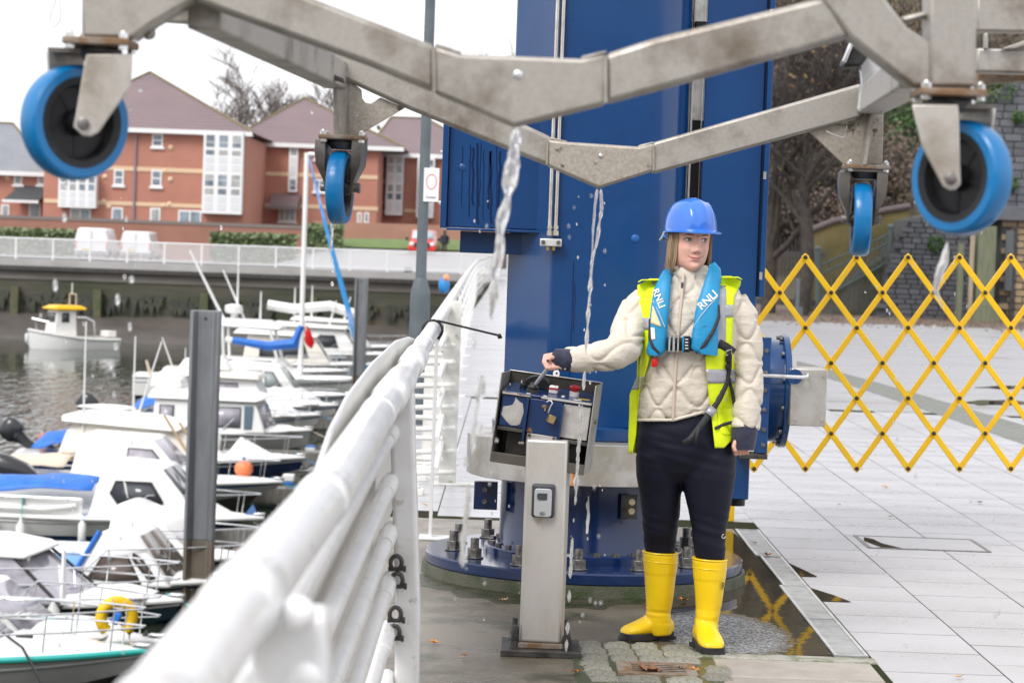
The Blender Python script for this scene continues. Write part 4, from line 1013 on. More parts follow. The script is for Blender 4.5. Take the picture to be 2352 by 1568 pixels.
# nails
NAIL = mat('dark nail varnish', (.045, .035, .05), .25)
nm = MB()
for i in range(1, 4): nm.ball(P(1269 + 8.5 * .95 * i, 849.0 - i, HY - .0225), (.0055, .002, .0042), 8, 6)
nm.ball(P(1258, 828, HY - .0375), (.0050, .002, .006), 8, 6)
nm.build('fingernails', NAIL, body)
# eyes, brows, lips
EYEW = mat('eye white', (.72, .68, .66), .15); IRIS = mat('iris', (.075, .06, .045), .1, coat=1); LIP = mat('lips', (.53, .18, .165), .38); LASH = mat('eyelashes', (.035, .022, .015), .6); BROW = mat('eyebrow', (.20, .12, .07), .7)
for sx in (-1, 1):
    ec = Vector((sx * .0325, 0, .0005)); w_, f_, b_ = hprof(0)
    yb = f_ * (1 - (abs(ec.x) / w_) ** 2) ** .40 + face_y(ec.x, 0)
    def E(x, z, o): 
        xx = ec.x + x; zz = ec.z + z; w2, f2_, _ = hprof(zz); q = max(0.0, 1 - (abs(xx) / w2) ** 2)
        return H(xx, f2_ * q ** .40 + face_y(xx, zz) + o, zz)
    oc = [(.0155 * math.cos(t), (.0072 if math.sin(t) > 0 else .0048) * math.sin(t)) for t in [2 * PI * k / 20 for k in range(20)]]
    cen = E(0, 0, .0032); q = MB(); q.add([E(x, z, .0006) for x, z in oc] + [E(x * .5, z * .5, .0026) for x, z in oc] + [cen], [(k, (k + 1) % 20, 20 + (k + 1) % 20, 20 + k) for k in range(20)] + [(20 + k, 20 + (k + 1) % 20, 40) for k in range(20)])
    q.build('eye', EYEW, body)
    ir = MB(); gx = .0042
    ir.add([E(gx + .0060 * math.cos(2 * PI * k / 14), .0010 + .0058 * math.sin(2 * PI * k / 14), .0034) for k in range(14)] + [E(gx, .0008, .0044)], [(k, (k + 1) % 14, 14) for k in range(14)]); ir.build('iris', IRIS, body)
    MB().path([E(-.0165, .0005, .0014), E(-.009, .0062, .0022), E(0, .0079, .003), E(.009, .0062, .0022), E(.0165, .0002, .0014)], [.0006, .0014, .0018, .0014, .0006], 6).build('eyelash', LASH, body)
    MB().path([E(-.0150, -.0005, .0008), E(-.007, -.0042, .0014), E(.007, -.0042, .0014), E(.015, -.0005, .0008)], [.0003, .0006, .0006, .0003], 5).build('eyelash', BROW, body)
    MB().path([E(-sx * .016, .018, .001), E(-sx * .004, .0205, .0015), E(sx * .008, .0215, .0015), E(sx * .020, .017, .001)], [.0016, .0024, .0022, .0008], 6).build('eyebrow', BROW, body)
def FS(x, z, o=0.0):
    w2, f2_, _ = hprof(z); return H(x, f2_ * max(0.0, 1 - (abs(x) / w2) ** 2) ** .40 + face_y(x, z) + o, z)
MB().path([FS(-.030, -.0590, .0004), FS(-.015, -.0648, .0010), FS(-.004, -.0655, .0016), FS(0, -.0662, .0015), FS(.004, -.0655, .0016), FS(.015, -.0648, .0010), FS(.030, -.0590, .0004)], [.0005, .0017, .0021, .0019, .0021, .0017, .0005], 8).build('upper_lip', LIP, body)
MB().path([FS(-.027, -.0625, .0002), FS(-.014, -.0698, .0008), FS(0, -.0722, .0012), FS(.014, -.0698, .0008), FS(.027, -.0625, .0002)], [.0005, .0022, .0029, .0022, .0005], 8).build('lower_lip', LIP, body)
MB().path([FS(-.034, -.0560, .0006), FS(-.028, -.0605, .0012), FS(-.014, -.0668, .0030), FS(0, -.0688, .0036), FS(.014, -.0668, .0030), FS(.028, -.0605, .0012), FS(.034, -.0560, .0006)], [.0004, .0009, .0008, .0008, .0008, .0009, .0004], 5).build('mouth_line', mat('mouth line', (.22, .06, .06), .5), body)
for sx in (-1, 1): MB().ball(FS(sx * .0085, -.0485, -.0005), (.003, .002, .0016), 8, 6).build('nostril', mat('nostril %d' % sx, (.16, .06, .05), .7), body)
# hair: strands falling from under the hat at both sides and behind
hm = MB(); rh = random.Random(11)
for k in range(420):
    a = rh.uniform(R(80), R(284))
    if a < R(180): side = 1
    else: side = -1
    w_, f_, b_ = hprof(.03)
    rad = rh.uniform(1.0, 1.13)
    s, c = math.sin(a), math.cos(a)
    def hp(z, q, da=0):
        ww, ff, bb_ = hprof(max(z, -.03)); s2, c2_ = math.sin(a + da), math.cos(a + da)
        return H(ww * q * s2, (ff if c2_ > 0 else bb_) * q * c2_, z)
    ln = rh.uniform(-.150, -.105); da = rh.uniform(-.10, .10)
    hm.path([hp(.055, rad * .97), hp(.02, rad * 1.03), hp(-.03, rad * 1.09, da * .3), hp(-.075, rad * 1.10, da * .7), hp(ln, rad * rh.uniform(.98, 1.12), da)], [.0016, .0020, .0020, .0017, .0005], 4, False)
for k in range(34):   # wisps at the cheeks
    sg = rh.choice((-1, 1)); a = sg * rh.uniform(R(60), R(78)); q = rh.uniform(1.02, 1.05)
    def hp2(z, q, aa): ww, ff, bb_ = hprof(max(z, -.05)); return H(ww * q * math.sin(aa), ff * q * abs(math.cos(aa)) ** .8, z)
    hm.path([hp2(.03, q, a), hp2(-.02, q + .03, a * 1.04), hp2(-.06, q + .06, a * 1.08), hp2(rh.uniform(-.125, -.09), q + .10, a * 1.12)], [.0010, .0014, .0012, .0004], 4, False)
for k in range(70):   # flyaway strands
    a = rh.choice((-1, 1)) * rh.uniform(R(75), R(150)); q = rh.uniform(1.08, 1.2); ww, ff, bb_ = hprof(.0)
    def hp3(z, q): return H(ww * q * math.sin(a), (ff if math.cos(a) > 0 else bb_) * q * math.cos(a), z)
    hm.path([hp3(.02, 1.04), hp3(-.03, q), hp3(-.08, q * rh.uniform(.98, 1.06)), hp3(rh.uniform(-.16, -.10), q * rh.uniform(.96, 1.16))], [.0007, .0006, .0005, .0003], 3, False)
hs_ = MB(); rr_ = []
for z, q in ((.05, .985), (.0, 1.03), (-.05, 1.06), (-.10, 1.04), (-.125, .9)):
    ww, ff, bb_ = hprof(max(z, -.03)); row = []
    for k in range(25):
        a = R(lerp(82, 282, k / 24)); c = math.cos(a); row.append(H(ww * q * math.sin(a), (ff if c > 0 else bb_) * q * c, z))
    rr_.append(row)
hm.grid(rr_)
hm.build('hair', HAIR, wom, ang=180)
# ---- hard hat
HY_ = R(24); gf = Vector((math.sin(HY_), -math.cos(HY_), 0.05)).normalized(); gr = Vector((math.cos(HY_), math.sin(HY_), 0.0)); gu_ = gr.cross(gf) * -1
if gu_.z < 0: gu_ = -gu_
ho = hd + Vector((.0, 0, .0365))
def HT(x, y, z): return ho + gr * x + gf * y + gu_ * z
hat = MB(); NH = 72; rings = []
for k in range(26):
    t = k / 25 * PI / 2 * .995; z = .122 * math.sin(t) ** .92 if t > 0 else 0; q = math.cos(t) ** .72
    ring = []
    for j in range(NH):
        a = 2 * PI * j / NH; x, y = .0965 * q * math.sin(a), .120 * q * math.cos(a)
        rz_ = .006 * gs(x, .016) * (1 if z > .03 else z / .03) + .004 * (gs(abs(x) - .045, .007)) * (1 if z > .04 else z / .04) * (1 if z < .108 else 0)
        n_out = Vector((x, y, z * .9)); n_out = n_out.normalized() if n_out.length else Vector((0, 0, 1))
        ring.append(HT(x + n_out.x * rz_, y + n_out.y * rz_, z + n_out.z * rz_))
    rings.append(ring)
low = [[], []]
for j in range(NH):
    a = 2 * PI * j / NH; c = math.cos(a); e = 1 + .045 + (.24 * max(0, c) ** 1.5)
    dz = -.004 - .016 * max(0, c) ** 2 * 0.6
    low[0].append(HT(.0965 * (e if c > 0 else 1.045) * math.sin(a), .120 * e * c, dz)); low[1].append(HT(.0965 * (e if c > 0 else 1.045) * math.sin(a) * .995, .120 * e * c * .995, dz - .005))
inner = [HT(.0955 * math.sin(2 * PI * j / NH), .118 * math.cos(2 * PI * j / NH), -.006) for j in range(NH)]
inner2 = [HT(.0945 * math.sin(2 * PI * j / NH), .116 * math.cos(2 * PI * j / NH), .03) for j in range(NH)]
hat.loft([inner2, inner, low[1], low[0]] + rings, False)
helmet = hat.build('hard_hat', HAT, wom, ang=50)
bk = MB()
for zz, q, r_1 in ((-.020, 1.03, .006),):
    bk.path([HT(.098 * math.sin(R(a)), .112 * math.cos(R(a)), zz - .016 * abs(math.sin(R((a - 100) / 160 * 180)))) for a in range(105, 260, 10)], .0065, 8)
bk.build('hat_cradle', HAT, helmet)
bk = MB(); bk.path([HT(-.097, -.03, -.006), HT(-.098, -.05, -.028), HT(-.090, -.08, -.034)], .004, 6); bk.build('cradle_strap', mat('pale cradle strap', (.5, .55, .6), .4), helmet)
MB().path([HT(.0935 * math.sin(R(a)), .116 * math.cos(R(a)), -.008) for a in range(-100, 101, 8)], .005, 6).build('sweat_band', WEB, helmet)

# ---- jacket
jk = MB()
eloft(jk, [((l, y + (4 if y < 700 else 0)), (r, y), t, YW) for (y, l, r, t) in TOR[:8]] + [((1464, 952), (1655, 936), .130, YW), ((1468, 964), (1645, 946), .124, YW)], 40, 2.5)
eloft(jk, [((1543, 612), (1625, 610), .068, YW), ((1538, 640), (1631, 638), .073, YW), ((1526, 664), (1650, 664), .085, YW), ((1500, 690), (1680, 690), .09, YW)], 30, 2.2)
sl = [P(1490, 690, YW + .01), P(1468, 715, YW - .0), P(1444, 762, 9.04), P(1432, 800, 8.955), P(1405, 815, 8.91), P(1350, 822, 8.875), P(1304, 826, 8.845)]
jk.path(sl, [.064, .074, .069, .065, .060, .053, .046], 26)
sl2 = [P(1680, 695, YW + .005), P(1702, 730, YW), P(1713, 790, YW - .005), P(1717, 850, YW - .02), P(1716, 920, YW - .045), P(1711, 984, YW - .065)]
jk.path(sl2, [.062, .065, .062, .059, .058, .055], 26)
jm = remesh(jk, .0042, 9)
n = len(jm.vertices); co = np.empty(n * 3); jm.vertices.foreach_get('co', co); co = co.reshape(-1, 3)
no = np.empty(n * 3); jm.vertices.foreach_get('normal', no); no = no.reshape(-1, 3)
X = co[:, 0] + .6 * (co[:, 1] - YW) * np.sign(co[:, 0] - wg.x); Z = co[:, 2]
sp = .086; am = .034; lam = .150
d = np.full(n, 1.0)
for k in range(-2, 14):
    zk = .55 + k * sp; ph = PI * (k % 2)
    dd = np.abs(Z - (zk + am * np.sin(2 * PI * X / lam + ph) + .005 * np.sin(9 * X + k))) / np.sqrt(1 + (am * 2 * PI / lam * np.cos(2 * PI * X / lam + ph)) ** 2)
    d = np.minimum(d, dd)
puff = .0085 * (1 - np.exp(-(d / .0065) ** 2)) * .62 + .0045 * np.minimum(1, d / .022) - .0062
wr = np.array([noise.noise(Vector((c[0] * 14, c[1] * 14, c[2] * 38))) for c in co]) * .0024 + np.array([noise.noise(Vector((c[0] * 34, c[1] * 30, c[2] * 80))) for c in co]) * .0011
co = co + no * (puff + wr)[:, None]
jm.vertices.foreach_set('co', co.ravel()); jm.update()
jacket = mesh_obj('jacket', jm, BEIGE, wom)
zp = [(1570, 628), (1566, 680), (1560, 740), (1556, 790), (1550, 870), (1547, 920), (1546, 962)]
ZIP = mat('beige zip tape', (.56, .46, .38), .5)
MB().path([on(x, y, .006) if y > 665 else P(x, y, YW - .082) for x, y in zp], .0055, 8).build('zip', ZIP, jacket)
MB().box(P(1567, 655, YW - .103), (.009, .006, .024)).build('zip_pull', DARKST, jacket, bev=.002)
hemp = [(1466 + 9 * k, 962 + (2 if k < 9 else 2 - (k - 9) * 2.4)) for k in range(20)]
MB().path([on(x, y, .002) for x, y in hemp], .006, 8).build('hem', BEIGE, jacket)
# ---- leggings
lg = MB()
eloft(lg, [((1472, 925), (1652, 925), .118, YW), ((1464, 980), (1668, 980), .132, YW), ((1460, 1020), (1688, 1020), .130, YW), ((1461, 1055), (1690, 1055), .116, YW), ((1472, 1085), (1680, 1085), .090, YW), ((1510, 1104), (1640, 1104), .05, YW)], 36, 2.3)
eloft(lg, [((1460, 1040), (1572, 1040), .11, YW), ((1461, 1090), (1567, 1090), .102, YW + .02), ((1468, 1130), (1565, 1130), .09, YW + .04), ((1474, 1180), (1562, 1180), .08, YW + .06), ((1477, 1220), (1556, 1220), .07, YW + .08), ((1479, 1250), (1553, 1250), .063, YW + .105), ((1484, 1275), (1549, 1275), .055, YW + .11), ((1488, 1310), (1544, 1310), .050, YW + .11)], 28, 2.1)
eloft(lg, [((1560, 1040), (1692, 1040), .115, YW), ((1563, 1090), (1690, 1090), .106, YW - .01), ((1571, 1130), (1684, 1130), .096, YW - .01), ((1582, 1180), (1675, 1180), .082, YW - .01), ((1590, 1225), (1668, 1225), .07, YW - .01), ((1593, 1266), (1666, 1266), .061, YW - .01), ((1598, 1292), (1662, 1292), .053, YW - .01), ((1602, 1325), (1657, 1325), .048, YW - .01)], 28, 2.1)
lm_ = remesh(lg, .006, 22)
n = len(lm_.vertices); co = np.empty(n * 3); lm_.vertices.foreach_get('co', co); co = co.reshape(-1, 3); no = np.empty(n * 3); lm_.vertices.foreach_get('normal', no); no = no.reshape(-1, 3)
wz_ = np.exp(-((co[:, 2] - .44) / .09) ** 2) + .8 * np.exp(-((co[:, 2] - .78) / .07) ** 2) + .7 * np.exp(-((co[:, 2] - .31) / .05) ** 2) + .15
wr = np.array([noise.noise(Vector((c[0] * 7, c[1] * 7, c[2] * 42 + c[0] * 9))) for c in co]) * .0042 * wz_
co = co + no * wr[:, None]; lm_.vertices.foreach_set('co', co.ravel()); lm_.update()
leggings = mesh_obj('leggings', lm_, LEG, wom)
MB().path([P(1662 + 4 * math.cos(2 * PI * k / 14), 1231 + 4.5 * math.sin(2 * PI * k / 14), YW - .062) for k in range(12)], .0012, 5).build('ring_logo', LAB, leggings)
# ---- cuffs
MB().path([P(1306, 827, 8.848), P(1296, 826, 8.835), P(1283, 821, 8.83), P(1270, 814, 8.835)], [.044, .043, .038, .026], 22).build('cuff', NAVY, wom)
MB().path([P(1711, 976, YW - .064), P(1709, 995, YW - .068), P(1707, 1015, YW - .072), P(1706, 1033, YW - .074)], [.050, .051, .048, .044], 22).build('cuff', NAVY, wom)
# ---- boots
def boot(rows, heel, toe, logo=None):
    mb = MB(); eloft(mb, rows, 28, 2.1)
    h = Vector(heel); t = Vector(toe); d_ = (t - h); L = d_.length; d_.normalize(); s = d_.cross(Vector((0, 0, 1))).normalized()
    st = [(-.02, .024, .060), (.02, .034, .085), (.15, .039, .115), (.32, .041, .125), (.45, .043, .105), (.60, .047, .082), (.75, .049, .070), (.88, .046, .062), (.97, .036, .052), (1.01, .020, .040)]
    rings = []
    for u, hw, ht in st:
        c = h + d_ * L * u; ring = []
        for k in range(20):
            a = 2 * PI * k / 20; ca, sa = math.cos(a), math.sin(a)
            ring.append(c + s * hw * math.copysign(abs(ca) ** .75, ca) + Vector((0, 0, .022 + (ht - .022) / 2 * (1 + math.copysign(abs(sa) ** .8, sa)))))
        rings.append(ring)
    mb.loft(rings)
    bm_ = remesh(mb, .0048, 7)
    n = len(bm_.vertices); co = np.empty(n * 3); bm_.vertices.foreach_get('co', co); co = co.reshape(-1, 3); no = np.empty(n * 3); bm_.vertices.foreach_get('normal', no); no = no.reshape(-1, 3)
    zz = co[:, 2]; crease = np.exp(-((zz - .115) / .03) ** 2) * np.array([noise.noise(Vector((c[0] * 9, c[1] * 9, c[2] * 60))) for c in co]) * .0045
    panel = .0016 * (1 / (1 + np.exp(-(zz - .27) / .0016))) + .0014 * (1 / (1 + np.exp(-(.070 + .10 * np.abs(co[:, 0] - h.x) - zz) / .0014)))
    soft = np.array([noise.noise(Vector((c[0] * 16, c[1] * 16, c[2] * 9))) for c in co]) * .0016
    co = co + no * (crease + panel + soft)[:, None]; bm_.vertices.foreach_set('co', co.ravel()); bm_.update()
    b = mesh_obj('boot', bm_, BOOT, wom)
    so = MB(); out = []
    prof_ = [(-.03, .018), (.0, .034), (.15, .040), (.32, .040), (.45, .042), (.6, .049), (.75, .052), (.88, .049), (.97, .038), (1.025, .018)]
    pts = [h + d_ * L * u + s * hw for u, hw in prof_] + [h + d_ * L * u - s * hw for u, hw in prof_[::-1]]
    so.loft([[p + Vector((0, 0, z)) for p in pts] for z in (.006, .024, .034)])
    so.build('sole', RUBBER, b, bev=.003)
    tr = MB()
    for k in range(16):
        u = .02 + k * .062
        if .36 < u < .46: continue
        c = h + d_ * L * u; tr.box(c + Vector((0, 0, .008)), (.012, .09, .014), Matrix.Rotation(math.atan2(d_.y, d_.x), 3, 'Z'))
    tr.build('sole_tread', RUBBER, b)
    for (l, r, t_, Y), rad in ((rows[0], .004), (rows[1], .0028)):
        a_ = P(l[0], l[1], Y); b_ = P(r[0], r[1], Y); c = (a_ + b_) / 2; hh = (b_ - a_) / 2
        MB().path([c + hh * 1.01 * math.cos(2 * PI * k / 28) + Vector((0, -t_ * 1.01 * math.sin(2 * PI * k / 28), 0)) for k in range(28)], rad, 6, loop=True).build('boot_rim', BOOT, b)
    return b
g0 = G(1541, 1466); g1 = G(1431, 1472)
bt1 = boot([((1477, 1265), (1556, 1270), .068, YW + .11), ((1478, 1284), (1556, 1290), .068, YW + .11), ((1480, 1330), (1551, 1334), .066, YW + .115), ((1483, 1370), (1546, 1373), .062, YW + .12), ((1484, 1405), (1540, 1407), .056, YW + .125), ((1484, 1432), (1543, 1432), .052, YW + .125), ((1490, 1456), (1542, 1456), .044, YW + .125)], (g0.x - .006, g0.y, 0), (g1.x, g1.y, 0))
g0 = G(1608, 1482); g1 = G(1640, 1507)
bt2 = boot([((1591, 1280), (1669, 1285), .066, YW - .01), ((1592, 1300), (1668, 1305), .066, YW - .01), ((1594, 1340), (1664, 1344), .064, YW - .01), ((1597, 1385), (1658, 1387), .060, YW - .01), ((1598, 1420), (1651, 1422), .054, YW - .015), ((1594, 1450), (1650, 1450), .052, YW - .02), ((1598, 1474), (1646, 1474), .044, YW - .02)], (g0.x, g0.y, 0), (g1.x, g1.y, 0))
put_text('boot_lettering', 'R', .042, BLACKP, bt2, (.62, .9, -.05), (0, 0, 1), P(1661, 1346, YW - .058))
# moulded panels on the boots
for b, x0, y0, Y in ((bt1, 1500, 1345, YW + .05), (bt2, 1622, 1365, YW - .072)): pass

# ---- hi-vis vest: two fronts and a back over the jacket
def strip(rows, off, nx=8, ny=4, th=.004):
    pts = []
    rr = []
    for a, b in zip(rows, rows[1:]):
        for k in range(ny):
            t = k / ny; rr.append(tuple(lerp(a[q], b[q], t) for q in range(3)))
    rr.append(rows[-1])
    for (y, l, r) in rr:
        pts.append([P(lerp(l, r, i / nx), y, front(lerp(l, r, i / nx), y) - off - .004 * noise.noise(Vector((lerp(l, r, i / nx) * .06, y * .04, 2)))) for i in range(nx + 1)])
    return pts
vm = MB()
VL = [(640, 1492, 1516), (655, 1464, 1514), (700, 1465, 1500), (740, 1465, 1494), (790, 1472, 1492), (817, 1474, 1494), (865, 1463, 1479), (906, 1446, 1467), (950, 1445, 1464), (1000, 1443, 1461), (1042, 1444, 1452)]
VR = [(634, 1652, 1680), (645, 1652, 1702), (656, 1650, 1700), (680, 1648, 1686), (740, 1645, 1683), (790, 1640, 1681), (820, 1620, 1684), (870, 1624, 1690), (920, 1630, 1691), (970, 1636, 1689), (1008, 1640, 1682), (1028, 1642, 1662)]
vm.grid(strip(VL, .020)); vm.grid(strip(VR, .020))
bkp = []
for y in (642, 655, 690, 740, 800, 870, 940, 1000, 1040):
    l, r, t = tor(y); l -= 4; r += 4; row = []
    for i in range(13):
        x = lerp(l, r, i / 12); s = (2 * x - l - r) / (r - l); row.append(P(x, y, YW + (t + .02) * max(0, 1 - abs(s) ** 2.5) ** .4))
    bkp.append(row)
vm.grid(bkp)
# shoulders join front to back
for (x0, x1, y) in ((1466, 1516, 646), (1652, 1704, 640)):
    vm.grid([[P(lerp(x0, x1, i / 6), y - 3 + (5 if (i == 0 and x0 < 1500) or (i == 6 and x0 > 1600) else 0), YW + dy) for i in range(7)] for dy in (-.09, -.03, .04, .10)])
vest = vm.build('hi_vis_vest', HIVIS, wom, solid=.005, ang=80)
for rows in ([(730, 1465, 1495), (757, 1467, 1493)], [(864, 1463, 1479), (880, 1457, 1475), (894, 1450, 1470)], [(656, 1651, 1668), (700, 1650, 1668), (750, 1647, 1667), (792, 1641, 1666)], [(700, 1667, 1684), (728, 1666, 1684)], [(848, 1622, 1688), (880, 1625, 1691)], [(642, 1496, 1515), (656, 1498, 1514)]):
    q = MB(); q.grid(strip(rows, .0245)); q.build('reflective_tape', REFL, vest, solid=.002)
q = MB(); q.grid(strip([(938, 1646, 1688), (975, 1650, 1687), (992, 1656, 1684), (998, 1662, 1676)], .0255)); q.build('pocket_flap', HIVIS, vest, solid=.004)
# ---- lifejacket
lj = MB()
def lobe(rows, off, th):
    rings = []
    for (l, r) in rows:
        l = c1(*l); r = c1(*r); m_ = ((l[0] + r[0]) / 2, (l[1] + r[1]) / 2)
        ring = []
        for j in range(24):
            a = 2 * PI * j / 24; ca, sa = math.cos(a), math.sin(a); ex = math.copysign(abs(ca) ** .75, ca); ey = math.copysign(abs(sa) ** .75, sa)
            x = lerp(l[0], r[0], (ex + 1) / 2); y = lerp(l[1], r[1], (ex + 1) / 2)
            Yf = .5 * front(x, y) + .5 * front(*m_)
            ring.append(P(x, y, Yf - off - th * ey))
        rings.append(ring)
    lj.loft(rings)
LL = [((462, 752), (522, 722)), ((415, 835), (538, 790)), ((378, 920), (540, 900)), ((352, 1060), (530, 1060)), ((337, 1200), (517, 1200)), ((327, 1330), (507, 1320)), ((322, 1430), (502, 1425)), ((302, 1515), (497, 1505)), ((315, 1555), (450, 1562))]
RL = [((908, 690), (962, 664)), ((893, 760), (1018, 730)), ((868, 830), (1026, 820)), ((838, 920), (1012, 930)), ((797, 1040), (1004, 1050)), ((772, 1140), (1006, 1180)), ((757, 1260), (997, 1300)), ((737, 1380), (992, 1420)), ((722, 1480), (990, 1500)), ((775, 1535), (987, 1562))]
lobe(LL, .032, .026); lobe(RL, .032, .026)
lcol = [P(1530, 652, YW - .085), P(1532, 640, YW - .02), P(1556, 628, YW + .09), P(1585, 625, YW + .115), P(1614, 624, YW + .09), P(1637, 634, YW - .02), P(1640, 644, YW - .085)]
lj.path(lcol, [.014, .024, .032, .034, .032, .024, .014], 16)
jacket_l = lj.build('lifejacket', LJ, wom, ang=70)
def lobe_Y(px, py):
    best = None
    for rows in (LL, RL):
        rr = [(c1(*l), c1(*r)) for l, r in rows]
        for (l0, r0), (l1, r1) in zip(rr, rr[1:]):
            for t in (0, .2, .4, .6, .8, 1):
                l = (lerp(l0[0], l1[0], t), lerp(l0[1], l1[1], t)); r = (lerp(r0[0], r1[0], t), lerp(r0[1], r1[1], t))
                s = (2 * px - l[0] - r[0]) / (r[0] - l[0]); yy = lerp(l[1], r[1], (s + 1) / 2); e = abs(yy - py) + max(0, abs(s) - 1) * 60
                if best is None or e < best[0]: best = (e, s, ((l[0] + r[0]) / 2, (l[1] + r[1]) / 2))
    e, s, m_ = best; s = max(-.97, min(.97, s)); ca = abs(s) ** (1 / .75); ey = math.sqrt(1 - ca * ca) ** .75
    return .5 * front(px, py) + .5 * front(*m_) - .032 - .026 * ey
def lp(x, y, o=.0): q = c1(x, y); return P(q[0], q[1], lobe_Y(*q) - .0015)
def dr(ob, o=.002): drape(ob, lambda x, y: lobe_Y(x, y) - o); return ob
TXTW = mat('white print', (.78, .78, .78), .5)
def impos(dx, dy, s): v = Vector((dx, 0, dy)); return v
dr(put_text('lifejacket_lettering', 'RNLI', .036, TXTW, jacket_l, (.40, 0, -.90), (.90, .0, .40), lp(422, 1012), bold=.0007))
dr(put_text('lifejacket_lettering', 'RNLI', .041, TXTW, jacket_l, (.72, 0, .70), (-.70, 0, .72), lp(893, 1030), bold=.0008))
GREY = mat('grey piping', (.33, .45, .52), .4)
MB().path([lp(368, 1030), lp(430, 1160), lp(482, 1285)], .0022, 6).build('reflective_piping', GREY, jacket_l)
MB().path([lp(988, 995), lp(900, 1090), lp(820, 1190), lp(757, 1285)], .0022, 6).build('reflective_piping', GREY, jacket_l)
MB().path([lp(757, 1300, -.001), lp(860, 1275, .0), lp(985, 1262, -.001)], .0018, 6).build('seam', LJ, jacket_l)
def patch(name, corners, m, n=8):
    (a, b, c, d) = corners; q = MB(); rows = []
    for i in range(n + 1):
        t = i / n; l = (lerp(a[0], d[0], t), lerp(a[1], d[1], t)); r = (lerp(b[0], c[0], t), lerp(b[1], c[1], t)); rows.append([lp(lerp(l[0], r[0], k / n), lerp(l[1], r[1], k / n)) for k in range(n + 1)])
    q.grid(rows); return q.build(name, m, jacket_l, solid=.001)
patch('cream_panel', ((366, 1080), (370, 1085), (452, 1288), (346, 1250)), mat('cream panel', (.75, .60, .36), .5))
patch('care_label', ((347, 1290), (384, 1296), (392, 1405), (352, 1412)), LAB)
MB().path([lp(998, 1075), lp(998, 1190), lp(945, 1330), lp(862, 1455), lp(782, 1535)], [.004, .0075, .0075, .0075, .005], 8).build('black_binding', WEB, jacket_l)
MB().path([lp(338, 1210), lp(338, 1390), lp(368, 1475), lp(432, 1538)], [.004, .0065, .0065, .005], 8).build('black_binding', WEB, jacket_l)
# belt, buckle, toggle, crotch strap
def ribbon(name, pts, wd, m, off, parent, th=.002):
    q = MB(); rows = []
    pts3 = [on(x, y, off) for x, y in pts]
    for i, p in enumerate(pts3):
        a = pts3[max(0, i - 1)]; b = pts3[min(len(pts3) - 1, i + 1)]; t = (b - a).normalized(); s = t.cross(Vector((0, -1, 0))).normalized()
        rows.append([p - s * wd / 2, p + s * wd / 2])
    q.grid(rows); return q.build(name, m, parent, solid=th, ang=60)
ribbon('belt', [(1528, 789), (1545, 789), (1565, 790), (1592, 791)], .050, WEB, .034, jacket_l)
bx_, by_ = on(1547.5, 789, .050), 0
q = MB()
q.path([bx_ + Vector((sx * .017, 0, sz * .029)) for sx, sz in ((-1, -1), (-1, 1), (1, 1), (1, -1))], .0048, 8, loop=True); q.tube(bx_ + Vector((0, -.002, -.03)), bx_ + Vector((0, -.002, .03)), .005)
q.build('belt_buckle', STAINB, jacket_l, bev=0)
q = MB(); q.box(on(1577, 790, .046), (.028, .012, .062)); q.build('belt_clip', BLACKP, jacket_l, bev=.004)
for k in range(4): MB().box(on(1577, 779 + k * 7, .053), (.012, .002, .0035)).build('clip_rib', LAB, jacket_l)
MB().box(on(1569, 789, .048), (.006, .012, .060)).build('clip_edge', LJ, jacket_l, bev=.002)
q = MB(); tg = on(1504, 832, .030); q.lathe([(.009, -.017), (.0115, -.013), (.0115, .013), (.009, .017)], tg, (0, 0, 1), 16); q.build('red_toggle', mat('red toggle', (.65, .012, .008), .35), jacket_l)
MB().path([tg + Vector((0, 0, .016)), on(1504, 806, .03)], .0012, 5).build('toggle_cord', LAB, jacket_l)
ribbon('waist_strap', [(1650, 790), (1668, 800), (1684, 812)], .042, WEB, .026, jacket_l)
ribbon('crotch_strap', [(1672, 800), (1674, 840), (1668, 880), (1652, 915), (1634, 945), (1616, 968), (1600, 990), (1586, 1008), (1570, 1018)], .024, WEB, .032, jacket_l)
ribbon('crotch_strap', [(1672, 860), (1682, 900), (1691, 955), (1686, 968), (1664, 974), (1642, 984)], .013, WEB, .036, jacket_l)
ribbon('strap_end', [(1608, 975), (1600, 1000), (1597, 1022)], .012, WEB, .036, jacket_l)
ribbon('strap_keeper', [(1640, 936), (1628, 952)], .034, REFL, .036, jacket_l)
q = MB(); q.box(on(1674, 822, .042), (.024, .014, .034)); q.box(on(1672, 842, .042), (.020, .013, .022)); q.build('side_buckle', BLACKP, jacket_l, bev=.003)
q = MB(); q.path([on(1668, 806, .042), on(1680, 802, .042), on(1682, 812, .042), on(1668, 816, .042)], .0025, 6, loop=True); q.build('side_ring', STAINB, jacket_l)
# ================================================================== RAILINGS, BARRIER, LAMP
rl = thing('quay_railing', 'white tubular quayside railing running from the foreground into the distance', 'railing', (-.3, 8, 0))
RZ = 1.13
ctr = [Vector((-.268, 0.9, RZ)), G(480, 1480, RZ), G(640, 1272, RZ), G(770, 1110, RZ), G(858, 965, RZ), G(930, 862, RZ), G(975, 788, RZ), G(1012, 727, RZ)]
far_c = [G(1012, 727, RZ), G(1040, 680, RZ), G(1064, 642, RZ), G(1082, 616, RZ), G(1097, 599, RZ)]
far_c.append(Vector((far_c[-1].x, 131.5, RZ)))
def at_y(pts, y):
    for a, b in zip(pts, pts[1:]):
        if a.y <= y <= b.y:
            return a.lerp(b, (y - a.y) / (b.y - a.y))
    return pts[-1] if y > pts[-1].y else pts[0]
allc = ctr + far_c[1:]
MB().path(ctr[:6], .040, 24).build('top_rail', WHITEP, rl)
MB().path(ctr[5:], .036, 24).build('top_rail', WHITEP, rl)
